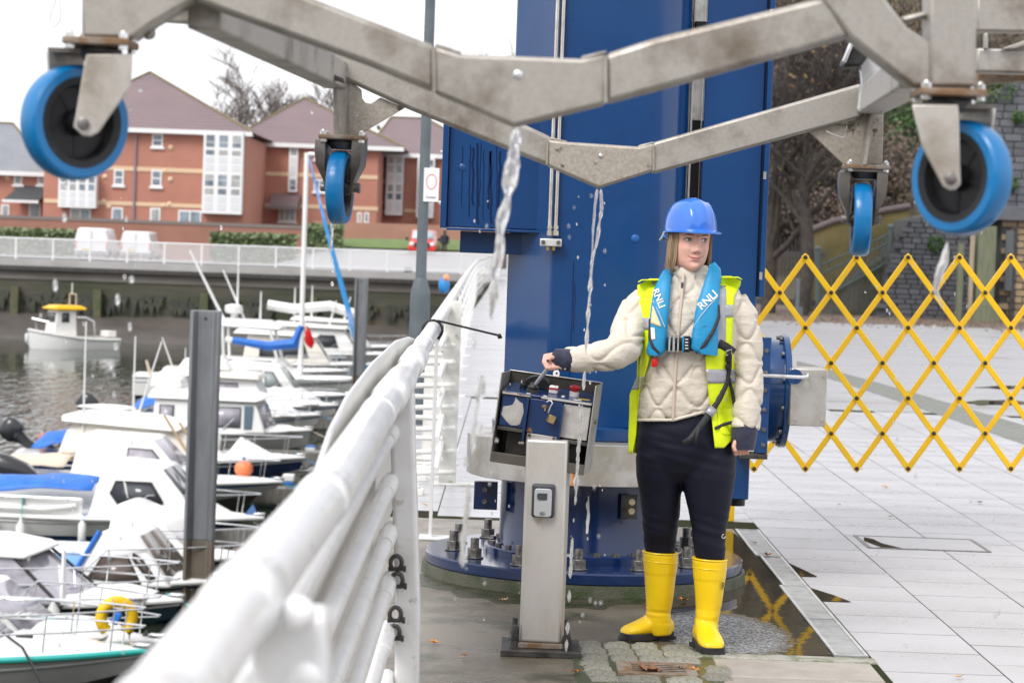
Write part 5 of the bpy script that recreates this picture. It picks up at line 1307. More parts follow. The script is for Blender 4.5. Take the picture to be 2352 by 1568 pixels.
for y0, y1, r in ((1.5, 1.9, .043), (2.45, 2.62, .0425), (3.5, 3.62, .042), (5.35, 5.45, .042), (5.9, 6.75, .0455), (7.6, 8.3, .044), (9.3, 9.4, .039)):
    a = at_y(allc, y0); b = at_y(allc, y1); d = (b - a).normalized()
    q = MB(); q.path([a - d * .006, a, b, b + d * .006], [r - .004, r, r, r - .004], 24); q.build('rail_sleeve', WHITEP, rl)
POSTY = [0.8, 2.62, 6.62]
for y in POSTY:
    t = at_y(allc, y)
    q = MB(); w_ = .034
    x0, x1 = t.x + .012, t.x + .055
    if y == 2.62: w_ = .041; x0, x1 = t.x + .048, t.x + .062
    q.loft([[(xx - w_, y - .05, z), (xx + w_, y - .05, z), (xx + w_, y + .05, z), (xx - w_, y + .05, z)] for xx, z in ((x1, 0.012), (x1 - .008, .5), (x0 + .006, .95), (x0 - .002, RZ - .02))])
    q.build('post', WHITEP, rl, bev=.012, seg=3)
    MB().box((x1 + .02, y, .006), (.22, .24, .012)).build('post_foot', WHITEP, rl, bev=.003)
for z in (1.0, .86, .72, .58, .44, .30, .16):
    for ya, yb in ((.8, 2.62), (2.62, 6.62)):
        a = at_y(allc, ya); b = at_y(allc, yb); sh = Vector((-.016 + (RZ - z) * .012, 0, z - RZ))
        MB().tube(a + sh, b + sh, .021, n=14).build('mid_rail', WHITEP, rl)
        d = (b - a)
        for t in ((.90, .965), (.03, .08)):
            MB().tube(a + sh + d * t[0], a + sh + d * t[1], .026, n=14).build('mid_rail_collar', WHITEP, rl)
for (px, py) in ((684, 1410), (700, 1562)): MB().ball(P(px, py, 2.54), (.020, .016, .020), 14, 9).build('post_bolt', WHITEP, rl)
# outer kick plate with a rounded near end, on the water side
ep = [(y, z) for y, z in ((4.02, .86), (4.04, .98), (4.12, 1.06), (4.3, 1.115), (4.7, 1.165), (5.3, 1.195), (6.4, 1.215), (8, 1.21), (9.4, 1.17), (10.4, 1.12))]
q = MB(); pts = []
for y, z in ep: pts.append((at_y(allc, y).x - .058, y, z - .02))
pts += [(at_y(allc, 10.4).x - .058, 10.4, .6), (at_y(allc, 4.02).x - .058, 4.02, .6)]
q.loft([[Vector(p) for p in pts], [Vector(p) + Vector((-.012, 0, 0)) for p in pts]]); q.build('side_plate', mat('speckled off white plate', (.66, .65, .62), .45, 0, (.58, .57, .53), 40, .4, .65, (.30, .28, .22), 90, .62, .70, bump=.2, bs=150), rl, bev=.004)
MB().path([Vector((at_y(allc, y).x - .064, y, z - .02)) for y, z in ep], .006, 10).build('plate_edge_tube', WHITEP, rl)
# far run of the railing
for k, y in enumerate([12.2, 17.5] + [21 + 3 * j for j in range(22)] + [90 + 5 * j for j in range(9)]):
    t = at_y(allc, y)
    MB().box2((t.x - .008, y - .045, .012), (t.x + .008, y + .045, RZ - .02)).build('post', WHITEP, rl)
    if k < 10: MB().box((t.x + .02, y, .006), (.16, .16, .012)).build('post_foot', WHITEP, rl, bev=.003)
MB().path(far_c, .036, 14).build('top_rail', WHITEP, rl)
for z in (.95, .78, .61, .44, .27):
    MB().path([p + Vector((0, 0, z - RZ)) for p in far_c], .020, 8).build('mid_rail', WHITEP, rl)
# return panel: two flat uprights with short rungs
ret = thing('railing_return', 'short white ladder-like return panel of the quayside railing behind the rail', 'railing panel', (-.45, 15.2, 0))
GRIME = mat('grimy white paint', (.74, .74, .71), .4, 0, (.62, .61, .55), 7, .45, .65, (.24, .25, .12), 12, .66, .76, bump=.1, bs=60)
for (xl, xr, yt, Y, yb) in ((1008, 1048, 690, 15.0, 1082), (968, 1004, 790, 16.4, 1060)):
    a = P(xl, yb, Y); b = P(xr, yb, Y)
    q = MB(); q.box2((a.x, Y - .02, 0.012), (b.x, Y, P(xl, yt, Y).z)); q.build('upright', GRIME, ret, bev=.006)
    MB().box(((a.x + b.x) / 2 + .05, Y, .008), (.30, .14, .016)).build('upright_foot', GRIME, ret, bev=.004)
for py in (796, 834, 886, 936, 986, 1038, 1086):
    a = P(930, py, 14.93); b = P(1040, py - 2, 14.93)
    q = MB(); q.tube(a, b, .017, n=12); q.ball(b, .020, 10, 7); q.build('rung', GRIME, ret)
for py in (812, 860, 909, 957, 1004, 1052):
    a = P(930, py, 14.6); b = P(1016, py + 3, 14.6)
    MB().tube(a, b, .016, n=12).build('rung', GRIME, ret)
for (px, py, w_) in ((985, 1083, .16), (972, 1103, .14), (966, 1136, .12)):
    g = G(px - 16, py); q = MB(); q.box((g.x, g.y, .02), (w_, .1, .04)); q.lathe([(.02, .04), (.02, .055), (.012, .056), (.012, .07)], (g.x + .02, g.y, 0), n=8); q.build('foot_block', GRIME, ret, bev=.004)
# shackles chained to the near post
for k, (px, py) in enumerate(((910, 1292), (912, 1332), (908, 1410), (905, 1452))):
    p = P(px, py, 6.54)
    t = thing('shackle', ('topmost', 'second from top', 'third from top', 'lowest')[k] + ' of the dark steel shackles hanging on the white railing post', 'shackle', p, 'steel shackles on the railing post')
    MB().path([p + Vector((.016 * math.cos(R(a)), 0, .018 * math.sin(R(a)) * 1.1)) for a in range(-60, 241, 25)], .0065, 8).build('bow', DARKST, t)
    q = MB(); q.tube(p + Vector((-.022, 0, -.018)), p + Vector((.024, 0, -.016)), .006, n=10); hexa(q, p + Vector((.020, 0, -.016)), .010, .008, (1, 0, 0)); q.build('pin', DARKST, t)
# black bungee from the rail to the crane
bc_ = thing('bungee_cord', 'black bungee cord stretched from the white rail to the blue crane column', 'cord', at_y(allc, 11.3))
ce = at_y(allc, 10.9)
loop = [ce + Vector((.046 * math.cos(R(a)), .04, .046 * math.sin(R(a)))) for a in range(-60, 260, 20)]
MB().path(loop, .006, 8).build('cord_loop', RUBBER, bc_)
MB().path([ce + Vector((.02, .04, .045)), P(1145, 770, 11.0), P(1152, 775, 11.02)], .005, 8).build('cord_run', RUBBER, bc_)
MB().ball(P(1147, 772, 11.0), (.010, .01, .013), 10, 7).build('cord_hook', DARKST, bc_)
# life ring bag hung on the far rail
lb = G(1020, 690, 1.0); lb = P(1020, 655, 24)
t = thing('lifebuoy', 'blue and orange throw bag hanging on the outside of the far railing', 'lifebuoy', lb)
MB().ball(lb, (.06, .05, .085), 14, 9).build('bag_body', mat('bag blue', (.03, .22, .55), .5), t)
MB().ball(lb + Vector((.02, -.01, .075)), (.035, .05, .04), 12, 8).build('bag_flap', mat('bag orange', (.75, .30, .16), .5), t)
# lamp post on the quay edge
LY = 20.0
lp0 = P(963, 745, LY)
LAMPG = mat('lamp grey paint', (.115, .14, .155), .5, 0, (.095, .115, .13), 5, bump=.05, bs=60)
lamp = thing('lamp_post', 'tall slate grey lamp post with flared base behind the white railing', 'lamp post', (lp0.x, LY, 0))
MB().lathe([(.088, 0), (.088, P(963, 700, LY).z), (.084, P(963, 668, LY).z), (.052, P(967, 638, LY).z)], (lp0.x, LY, 0), n=12).build('lamp_base', LAMPG, lamp)
MB().lathe([(.046, P(967, 640, LY).z), (.042, 6.5)], (lp0.x, LY, 0), n=20).build('lamp_shaft', LAMPG, lamp)
MB().path([(lp0.x, LY, 6.5), (lp0.x - .3, LY, 6.9), (lp0.x - .9, LY, 7.0)], .035, 10).build('lamp_arm', LAMPG, lamp)
MB().box((lp0.x + .06, LY - .08, .75), (.09, .05, .14)).build('base_door', LAMPG, lamp, bev=.004)
sg = thing('quay_sign', 'small white notice with a red ring fixed to the lamp post', 'sign', P(988, 425, LY))
sa = P(975, 386, LY); sb2 = P(1002, 464, LY)
MB().box2((sa.x, LY - .055, sb2.z), (sb2.x + .02, LY - .050, sa.z)).build('sign_plate', mat('sign white', (.8, .8, .8), .4), sg, bev=.001)
scn = Vector(((sa.x + sb2.x + .02) / 2, LY - .057, lerp(sb2.z, sa.z, .60)))
MB().path([scn + Vector((.042 * math.cos(2 * PI * k / 24), 0, .062 * math.sin(2 * PI * k / 24))) for k in range(24)], .0045, 5, loop=True).build('red_ring', mat('faded red print', (.72, .30, .28), .5), sg)
put_text('sign_lettering', 'Caution', .028, BLACKP, sg, (1, 0, 0), (0, 0, 1), Vector((scn.x, LY - .057, lerp(sb2.z, sa.z, .13))))
# ---- yellow expanding trellis barrier
YB = 13.5
YEL = mat('yellow barrier paint', (.88, .54, .008), .38, 0, (.84, .50, .008), 9, .4, .65, (.50, .27, .02), 26, .70, .76, bump=.06, bs=80)
YEL2 = mat('yellow barrier paint back lath', (.82, .49, .010), .40, 0, (.77, .45, .01), 9, bump=.06, bs=80)
RIV = mat('brown rivet', (.06, .045, .03), .5, .5)
bar_ = thing('trellis_barrier', 'yellow expanding trellis barrier of crossed laths across the promenade', 'barrier', P(2050, 1075, YB))
per = 118.0; xp0 = 1850.0; rowh = 80.8; ytop = 591.0
xmin, xmax = 1693, 2462
def lath(x0, y0, x1, y1, Y, m):
    # clip to the ends of the barrier
    if min(x0, x1) > xmax - 12 or max(x0, x1) < xmin + 12: return
    def cl(xa, ya, xb, yb):
        if xa < xmin: t = (xmin - xa) / (xb - xa); xa, ya = xmin, ya + (yb - ya) * t
        return xa, ya
    if x0 < x1:
        x0, y0 = cl(x0, y0, x1, y1)
        if x1 > xmax: t = (xmax - x0) / (x1 - x0); x1, y1 = xmax, y0 + (y1 - y0) * t
    else:
        x1, y1 = cl(x1, y1, x0, y0)
        if x0 > xmax: t = (xmax - x1) / (x0 - x1); x0, y0 = xmax, y1 + (y0 - y1) * t
    A = P(x0, y0, Y); B_ = P(x1, y1, Y); d = (B_ - A)
    if d.length < .12: return
    d.normalize(); n = d.cross(Vector((0, 1, 0))).normalized(); hw = .0165
    A -= d * .018; B_ += d * .018
    q = MB(); q.prism([A + n * hw, B_ + n * hw, B_ - n * hw, A - n * hw], (0, .009, 0)); q.build('lath', m, bar_, bev=.004)
for k in range(-5, 9):
    xt = xp0 + per * k
    lath(xt, ytop, xt + 3 * per, ytop + 6 * rowh, YB, YEL)
for k in range(-2, 9):
    xt = xp0 + per * k
    lath(xt, ytop, xt - 3 * per, ytop + 6 * rowh, YB + .012, YEL2)
rv0 = None
for j in range(7):
    for k in range(-4, 12):
        x = xp0 + per * k + (per / 2 if j % 2 else 0)
        if not (xmin + 8 < x < xmax - 8): continue
        p = P(x, ytop + j * rowh, YB - .001)
        if rv0 is None:
            q = MB(); q.lathe([(.0125, 0), (.0125, .003), (.007, .006)], (0, 0, 0), (0, -1, 0), 12); q.tube((0, 0, 0), (0, .026, 0), .006, n=8); q.v = [v + p for v in q.v]; rv0 = q.build('rivet', RIV, bar_)
            base = p
        else: o = rv0.copy(); C.objects.link(o); o.location = p - base
pp = P(2470, 1075, YB); MB().box2((pp.x, YB - .03, 0), (pp.x + .06, YB + .03, 1.6)).build('barrier_post', YEL, bar_, bev=.004)
pe = P(1690, 1075, YB); MB().box2((pe.x - .05, YB - .02, 0), (pe.x, YB + .03, 1.56)).build('barrier_post', YEL, bar_, bev=.004)
# ---- water pouring and dripping from the cradle
WAT = mat('falling water', (1.0, 1.0, 1.0), .02, 0, trans=.76, ior=1.33, spec=.9)
rwt = random.Random(21)
def stream(name, label, pts, Y, w0, w1, lump=.35, n=14, gap=0.0, flat=.6):
    t = thing(name, label, 'water', P(pts[0][0], pts[0][1], Y), 'water running off the cradle')
    q = MB(); P3 = [P(x, y, Y) for x, y in pts]
    L = [0]
    for a, b in zip(P3, P3[1:]): L.append(L[-1] + (b - a).length)
    tot = L[-1]; N = int(tot / .006) + 4; run = []
    def pos(s):
        for i in range(len(L) - 1):
            if s <= L[i + 1]: return P3[i].lerp(P3[i + 1], (s - L[i]) / (L[i + 1] - L[i]))
        return P3[-1]
    ph = rwt.uniform(0, 50)
    segs = []; cur = []
    for i in range(N):
        s = tot * i / (N - 1); u = s / tot
        wv = lerp(w0, w1, u) * (1 + lump * 1.6 * noise.noise(Vector((s * 28, ph, 0))) + lump * .8 * noise.noise(Vector((s * 75, ph, 4))))
        c = pos(s) + Vector((noise.noise(Vector((s * 16, ph, 9))) * w0 * .5, noise.noise(Vector((s * 16, ph, 19))) * w0 * .4, 0))
        g = noise.noise(Vector((s * 22, ph, 33)))
        if gap and g < -0.5 + gap * (.3 + u): 
            if len(cur) > 2: segs.append(cur)
            cur = []
        else: cur.append((c, max(wv, .0012)))
    if len(cur) > 2: segs.append(cur)
    for sgm in segs:
        m_ = len(sgm); rings = []
        for i, (c, wv) in enumerate(sgm):
            e = min(1, math.sqrt(min(i, m_ - 1 - i) / 3 + .02)) if gap else min(1, math.sqrt(i / 2 + .3))
            rings.append([c + Vector((math.cos(2 * PI * j / n) * wv * e, math.sin(2 * PI * j / n) * wv * e * flat, 0)) * (1 + .18 * noise.noise(Vector((j * 1.1, i * .4, ph)))) for j in range(n)])
        q = MB(); q.loft(rings); q.build('water_jet', WAT, t)
    return t
stream('water_stream', 'broad blurred water stream pouring from the front beam knee', [(1186, 292), (1176, 380), (1160, 470), (1146, 570), (1134, 660), (1128, 735)], FY, .0135, .0050, .42, 14, .10)
stream('water_stream', 'broken trail of drops low in front of the white railing posts', [(1108, 850), (1098, 930), (1086, 1010), (1074, 1150), (1062, 1300), (1050, 1440), (1040, 1568), (1034, 1640)], FY - .15, .0060, .0045, .6, 12, .62)
stream('water_stream', 'thin water strand beside its twin under the rear beam knee', [(1372, 434), (1366, 480), (1362, 530), (1360, 585)], RY, .0030, .0022, .4, 10)
stream('water_stream', 'beaded water trail falling from rear beam knee past the control box', [(1380, 434), (1382, 480), (1374, 540), (1361, 590), (1354, 680), (1347, 790), (1340, 900), (1332, 1000), (1325, 1090), (1319, 1180), (1312, 1280), (1306, 1400), (1300, 1500), (1297, 1580)], RY, .0040, .0046, .75, 12, .42)
stream('water_stream', 'small dribble under the left rear wheel', [(762, 513), (762, 545), (760, 575)], RY, .0045, .003, .5, 10)
stream('water_stream', 'water ribbon falling from the right front wheel over the barrier', [(2174, 556), (2168, 600), (2154, 640), (2150, 668), (2160, 692), (2166, 708)], FY, .0062, .0052, .5, 12, .2)
dp = MB()
for (px, py, w_, h_, Y) in ((762, 597, 5, 8, RY), (764, 622, 5, 7, RY), (763, 652, 6, 9, RY), (127, 655, 9, 22, FY), (302, 642, 9, 13, FY), (286, 636, 5, 9, FY), (270, 688, 9, 20, FY), (298, 750, 7, 15, FY), (266, 796, 7, 13, FY), (254, 838, 10, 17, FY), (262, 905, 5, 12, FY), (322, 207, 8, 8, FY), (300, 250, 6, 7, FY), (716, 258, 5, 6, RY), (148, 500, 8, 17, FY), (152, 425, 6, 14, FY), (290, 503, 5, 10, FY), (508, 523, 5, 9, RY), (1090, 790, 6, 16, FY), (2118, 752, 5, 10, FY), (2146, 752, 6, 11, FY), (1012, 905, 7, 15, FY), (1105, 985, 8, 20, FY), (1070, 1060, 8, 22, FY), (820, 265, 4, 6, RY), (262, 860, 4, 10, FY), (2094, 800, 4, 10, FY), (1990, 1020, 4, 9, FY), (2230, 1150, 5, 10, FY), (2060, 870, 4, 8, FY)):
    p = P(px, py, Y); s_ = Y / F; dp.ball(p, (w_ * s_ * .6, w_ * s_ * .6, h_ * s_ * .7), 12, 8)
for k in range(150):
    px = rwt.choice((rwt.uniform(60, 330), rwt.uniform(1040, 1200), rwt.uniform(1290, 1390), rwt.uniform(1950, 2300))); py = rwt.uniform(440, 1500); Y = rwt.choice((FY, RY, RY + .6)); p = P(px, py, Y); r = rwt.uniform(.0010, .0024); dp.ball(p, (r, r, r * rwt.uniform(1.5, 3.2)), 8, 6)
stuff(dp.build('falling_droplets', WAT))
# drops hanging under tyres
# ================================================================== MARINA: piles, pontoon, boats
PILE = mat('galvanised pile', (.21, .22, .235), .45, .25, (.165, .172, .185), 3, .4, .65, (.30, .31, .32), 40, .68, .76, st=(2, 2, .4), bump=.06, bs=60)
PILEL = mat('tide stained pile', (.17, .145, .115), .6, .1, (.12, .10, .075), 3)
def pile(cx, ytop, wpx, ref_y, label):
    # width gives the distance
    W_ = .46; Y = W_ * F / wpx
    t0 = P(cx, ytop, Y); c = Vector((t0.x, Y, WZ)); h = t0.z
    t = thing('mooring_pile', label, 'pile', c, 'steel piles of the pontoon')
    w_ = W_ / 2
    prof = [(-w_, -.16), (-w_ + .045, -.19), (-w_ + .065, -.16), (-w_ + .12, -.06), (w_ - .12, -.06), (w_ - .065, -.16), (w_ - .045, -.19), (w_, -.16), (w_ - .02, .10), (-w_ + .02, .10)]
    MB().loft([[Vector((c.x + x, Y + y, z)) for x, y in prof] for z in (WZ + 1.3, h)]).build('pile_shaft', PILE, t, bev=.012)
    MB().loft([[Vector((c.x + x, Y + y, z)) for x, y in prof] for z in (WZ - 1.5, WZ + 1.298)]).build('pile_foot', PILEL, t, bev=.012)
    MB().lathe([(.022, 0), (.022, .006)], (c.x - .01, Y - .062, h - .12), (0, -1, 0), 12).build('pile_eye', RUBBER, t)
    return c
pc = [pile(476, 713, 71, 0, 'nearest and tallest grey steel mooring pile among the moored boats'),
      pile(832, 638, 31, 0, 'slim grey mooring pile beside the far moored boats'),
      pile(938, 614, 18.5, 0, 'thin grey pile just left of the lamp post')]
for k, px in enumerate((1010, 1031)):
    pile(px, 598, 11, 0, ('hair thin grey pile right of the lamp post', 'farthest grey pile close to the far quay rail')[k])
PONT = mat('wet pontoon decking', (.20, .19, .175), .45, 0, (.13, .125, .115), 3, st=(6, 1, 1), bump=.3, bs=30)
pon = thing('pontoon', 'long wet floating pontoon that the moored boats point their bows at', 'pontoon', (-3.2, 70, WZ))
MB().box2((-3.45, 18, WZ + .12), (-2.0, 128, WZ + .52)).build('pontoon_deck', PONT, pon, bev=.02)
MB().box2((-3.52, 18, WZ + .30), (-3.45, 128, WZ + .50)).build('pontoon_fender', WOODM, pon)
for k, y in enumerate((25, 31, 37, 43.5, 51, 60, 72, 86, 102)):
    MB().box2((-8.2, y - .2, WZ + .1), (-3.53, y + .2, WZ + .45)).build('finger_pontoon', PONT, pon, bev=.02)
PEDB = mat('blue service post', (.02, .18, .62), .4)
for k, (px, py, Y) in enumerate(((663, 1105, 51), (712, 1040, 61))):
    p = P(px, py, Y); t = thing('service_post', ('blue power post with pale top on the pontoon by the orange fender', 'smaller blue power post on the pontoon further back')[k], 'power post', (p.x, Y, WZ + .52))
    MB().box2((p.x - .12, Y - .1, WZ + .52), (p.x + .12, Y + .1, p.z)).build('post_body', PEDB, t, bev=.02)
    MB().box2((p.x - .13, Y - .11, p.z), (p.x + .13, Y + .11, p.z + .16)).build('post_cap', LAB, t, bev=.03)
GEL = mat('white gelcoat', (.80, .80, .79), .22, 0, (.74, .74, .73), 1.4, .4, .7, (.55, .54, .50), 5, .68, .8, coat=.3)
GELC = mat('cream gelcoat', (.78, .74, .66), .25, 0, (.70, .66, .58), 1.6, coat=.3)
GELG = mat('grey hull', (.42, .42, .42), .3, 0, (.36, .36, .36), 1.5, coat=.2)
NVH = mat('navy hull', (.010, .025, .085), .22, 0, coat=.5)
DKH = mat('dark green blue hull', (.012, .035, .055), .25, 0, coat=.5)
ANTI = mat('blue antifouling', (.012, .10, .30), .5, 0, (.02, .08, .2), 3)
ANTK = mat('dark waterline', (.05, .05, .045), .6)
TEAL = mat('teal rubbing strake', (.03, .42, .38), .4)
GLASS = mat('dark cabin glass', (.06, .065, .075), .06, 0, spec=.7)
GLASL = mat('pale acrylic window', (.42, .40, .45), .08, 0, (.30, .29, .34), 2, spec=.6)
GFR = mat('window rubber', (.03, .03, .032), .5)
TARP = mat('blue tarpaulin', (.012, .12, .48), .5, 0, (.02, .16, .56), 4, bump=.4, bs=12)
CANV = mat('grey canvas', (.42, .42, .45), .7, 0, (.34, .34, .37), 3, bump=.3, bs=20)
TANV = mat('tan canvas', (.60, .50, .40), .7, 0, bump=.3, bs=20)
OUTB = mat('black outboard cowl', (.015, .016, .02), .25, 0, coat=.4)
CHRO = mat('polished rail', (.72, .73, .75), .15, .9)
ORNG = mat('orange buoy', (.80, .22, .09), .4)
FENW = mat('white fender', (.72, .72, .70), .4)
ROPEB = mat('blue rope', (.03, .25, .5), .7)
def boat(name, label, tip, zb, L, B, fb, yaw, top=GEL, bot=ANTI, rub=None, deck=GEL, cat='motor boat', zc0=.10):
    T = G(tip[0], tip[1], WZ + zb)
    root = thing(name, label, cat, (0, 0, 0), 'boats moored with bows to the pontoon')
    ns = 22; port = []; ch = []; keel = []; top_ = []
    for i in range(ns + 1):
        s = i / ns; x = -L / 2 + L * s
        hb = B / 2 * (.90 + .10 * min(1, s / .4)) * (1 if s < .42 else max(.0, 1 - ((s - .42) / .58) ** 2.4))
        hb = max(hb, .015)
        z = fb + (zb - fb) * max(0, (s - .15) / .85) ** 1.5
        hc = hb * lerp(.90, .45, max(0, (s - .3) / .7)); zc = zc0 + .45 * max(0, (s - .45) / .55) ** 2
        zk = -.35 + (.55 + zc) * max(0, (s - .6) / .4) ** 2.5
        xr = x - .34 * max(0, (s - .6) / .4) * .6
        top_.append((x, hb, z)); ch.append((lerp(x, xr, .5), hc, zc)); keel.append((xr, 0, zk))
    q = MB()
    for sg in (-1, 1):
        q.grid([[Vector((x, sg * hb, z)) for x, hb, z in top_], [Vector((lerp(a[0], b[0], .5), sg * (a[1] * .5 + b[1] * .5 + .02), (a[2] + b[2]) / 2)) for a, b in zip(top_, ch)], [Vector((x, sg * hb, z)) for x, hb, z in ch]])
    q.add([Vector((-L / 2, top_[0][1], fb)), Vector((-L / 2, ch[0][1], ch[0][2])), Vector((-L / 2, -ch[0][1], ch[0][2])), Vector((-L / 2, -top_[0][1], fb))], [(0, 1, 2, 3)])
    q.build('topsides', top, root, ang=50)
    q = MB()
    for sg in (-1, 1): q.grid([[Vector((x, sg * hb, z)) for x, hb, z in ch], [Vector(k) for k in keel]])
    q.add([Vector((-L / 2, ch[0][1], ch[0][2])), Vector(keel[0]), Vector((-L / 2, -ch[0][1], ch[0][2]))], [(0, 1, 2)])
    q.build('hull_bottom', bot, root)
    dk = []
    for (x, hb, z) in top_:
        dk.append([Vector((x, hb * t, z + .015 + .07 * (1 - t * t) * min(1, hb * 2))) for t in (-1, -.6, -.2, .2, .6, 1)])
    MB().grid(dk).build('deck', deck, root)
    pts = [Vector((x, hb + .012, z - .02)) for x, hb, z in top_] + [Vector((x, -hb - .012, z - .02)) for x, hb, z in top_[::-1]]
    MB().path(pts, .038, 8).build('rub_rail', rub or deck, root)
    def sheer(s):
        i = min(ns - 1, int(s * ns)); t = s * ns - i; a, b = top_[i], top_[i + 1]; return tuple(lerp(a[k], b[k], t) for k in range(3))
    rc = random.Random(len(label) * 7 + int(tip[0]))
    for sg in (-1, 1):
        MB().path([Vector((lerp(a[0], b_[0], .3), sg * (lerp(a[1], b_[1], .3) + .022), lerp(a[2], b_[2], .3))) for a, b_ in zip(top_, ch)], .018, 5).build('cove_stripe', (ANTI, NVH, GELG)[rc.randrange(3)], root)
        for s in (rc.uniform(.2, .4), rc.uniform(.5, .65)):
            x, hb, z = sheer(s); MB().lathe([(.02, -.26), (.075, -.19), (.075, .17), (.02, .24)], (x, sg * (hb + .10), z - .28), n=10).build('fender', FENW if rc.random() < .75 else NVH, root); MB().tube(Vector((x, sg * (hb + .10), z - .05)), Vector((x, sg * hb * .92, z + .06)), .01, n=5).build('fender_line', ROPEB, root)
    x, hb, z = sheer(.74); MB().box((x, 0, z + .10), (.42, .40, .05)).build('deck_hatch', GLASL, root, bev=.02)
    x, hb, z = sheer(.985); MB().box((x + .02, 0, z + .04), (.22, .12, .06)).build('bow_roller', CHRO, root, bev=.01)
    MB().path([Vector((x - .15, .05, z + .06)), Vector((x + .25, .02, z - .12)), Vector((x + .9, -.1, .55))], .014, 5).build('mooring_line', (ROPEB, TEAL, TANV)[rc.randrange(3)], root)
    for sg in (-1, 1):
        x, hb, z = sheer(.60); MB().path([Vector((x - .12, sg * hb * .8, z + .10)), Vector((x + .12, sg * hb * .8, z + .10))], .016, 6).build('cleat', DARKST, root)
    root['L'] = L
    yawm = Matrix.Rotation(yaw, 3, 'Z'); off = yawm @ Vector((L / 2, 0, 0))
    fin = (Vector((T.x, T.y, WZ)) - off, yaw)
    del root['L']
    return root, fin, sheer
def cabin(root, prof, wb, wt, m=GEL, wins=(), glass=GLASS, name='cabin', front=None, roof=True, bev=.05):
    zs_ = [z for x, z in prof]; z0, z1 = min(zs_), max(zs_)
    hw = lambda z: lerp(wb, wt, (z - z0) / (z1 - z0))
    q = MB(); q.loft([[Vector((x, -hw(z), z)) for x, z in prof], [Vector((x, hw(z), z)) for x, z in prof]])
    c = q.build(name, m, root, bev=bev, ang=50)
    for w_ in wins:
        for sg in (-1, 1):
            q = MB(); q.add([Vector((x, sg * (hw(z) + .012), z)) for x, z in w_], [tuple(range(len(w_)))]); g = q.build('window', glass, c, solid=.012)
            MB().path([Vector((x, sg * (hw(z) + .016), z)) for x, z in w_], .018, 6, loop=True).build('window_frame', GFR, c)
    if front:
        for (xa, za, xb, zb_, fa, fb_) in front:
            q = MB(); n = Vector((zb_ - za, 0, -(xb - xa))).normalized() * (1 if (zb_ - za) > 0 else -1) * .012
            if n.x < 0: n = -n
            q.add([Vector((xa, hw(za) * fa, za)) + n, Vector((xb, hw(zb_) * fa, zb_)) + n, Vector((xb, hw(zb_) * fb_, zb_)) + n, Vector((xa, hw(za) * fb_, za)) + n], [(0, 1, 2, 3)]); q.build('windscreen', glass, c, solid=.012)
    return c
def pulpit(root, sheer, s0=.62, h=.42, bars=1):
    for k in range(bars):
        hh = h * (1 - .45 * k); pts = []
        for sg in (-1, 1):
            seq = [s0 + (0.985 - s0) * t / 5 for t in range(6)]
            if sg == 1: seq = seq[::-1]
            for s in seq:
                x, hb, z = sheer(s); rise = hh * (1 if s > s0 + .04 else .1 if k == 0 else 1)
                pts.append(Vector((x + .04, sg * (hb * .93), z + rise)))
        MB().path(pts, .012, 6).build('pulpit_rail', CHRO, root)
    for s in (s0 + .09, .80, .93):
        for sg in (-1, 1):
            x, hb, z = sheer(s); MB().tube(Vector((x, sg * hb * .9, z)), Vector((x + .05, sg * hb * .93, z + h)), .010, n=6).build('stanchion', CHRO, root)
def outboard(root, x, z, m=OUTB, y=0, tilt=0.5):
    rt = Matrix.Rotation(-tilt, 3, 'Y')
    q = MB(); q.loft([[rt @ Vector((a * w_, b * d_, zz)) + Vector((x, y, z)) for a, b in ((-1, -.7), (-.6, -1), (.6, -1), (1, -.6), (1, .6), (.6, 1), (-.6, 1), (-1, .7))] for w_, d_, zz in ((.20, .15, .12), (.25, .19, .2), (.26, .19, .42), (.20, .15, .56), (.08, .08, .60))])
    e = q.build('outboard_cowl', m, root, ang=60)
    q = MB(); q.loft([[rt @ Vector((a * w_, b * d_, zz)) + Vector((x, y, z)) for a, b in ((-1, -1), (1, -1), (1, 1), (-1, 1))] for w_, d_, zz in ((.10, .05, -.6), (.11, .06, -.1), (.16, .12, .12))]); q.build('outboard_leg', m, e)
def mast(root, x, y, z0, h, r=.018, lean=0.0, m=LAB, name='aerial'):
    MB().tube(Vector((x, y, z0)), Vector((x + lean, y, z0 + h)), r, r * .6, 6).build(name, m, root)
def fender(root, x, y, z, m=FENW, r=.09):
    MB().lathe([(.02, -.30), (r, -.22), (r, .18), (.03, .28), (.02, .34)], (x, y, z), n=12).build('fender', m, root)
def tarp(root, xa, xb, hw_, z, m, hump=.25):
    rows = []
    for i in range(11):
        t = i / 10; x = lerp(xa, xb, t); rows.append([Vector((x, hw_ * u, z + (hump * (1 - u * u)) * (.6 + .4 * math.sin(t * PI)) + .03 * math.sin(9 * t + 4 * u) + t * hump * .6)) for u in (-1, -.7, -.35, 0, .35, .7, 1)])
    MB().grid(rows).build('cover', m, root, solid=.02)
def shift(root, dx):
    for o in root.children:
        if o.name.split('.')[0] not in ('topsides', 'hull_bottom', 'deck', 'rub_rail', 'pulpit_rail', 'stanchion', 'cove_stripe', 'fender', 'fender_line', 'deck_hatch', 'bow_roller', 'mooring_line', 'cleat'): o.location.x += dx
def place(root, fin):
    root.location = fin[0]; root.rotation_euler = (0, 0, fin[1])

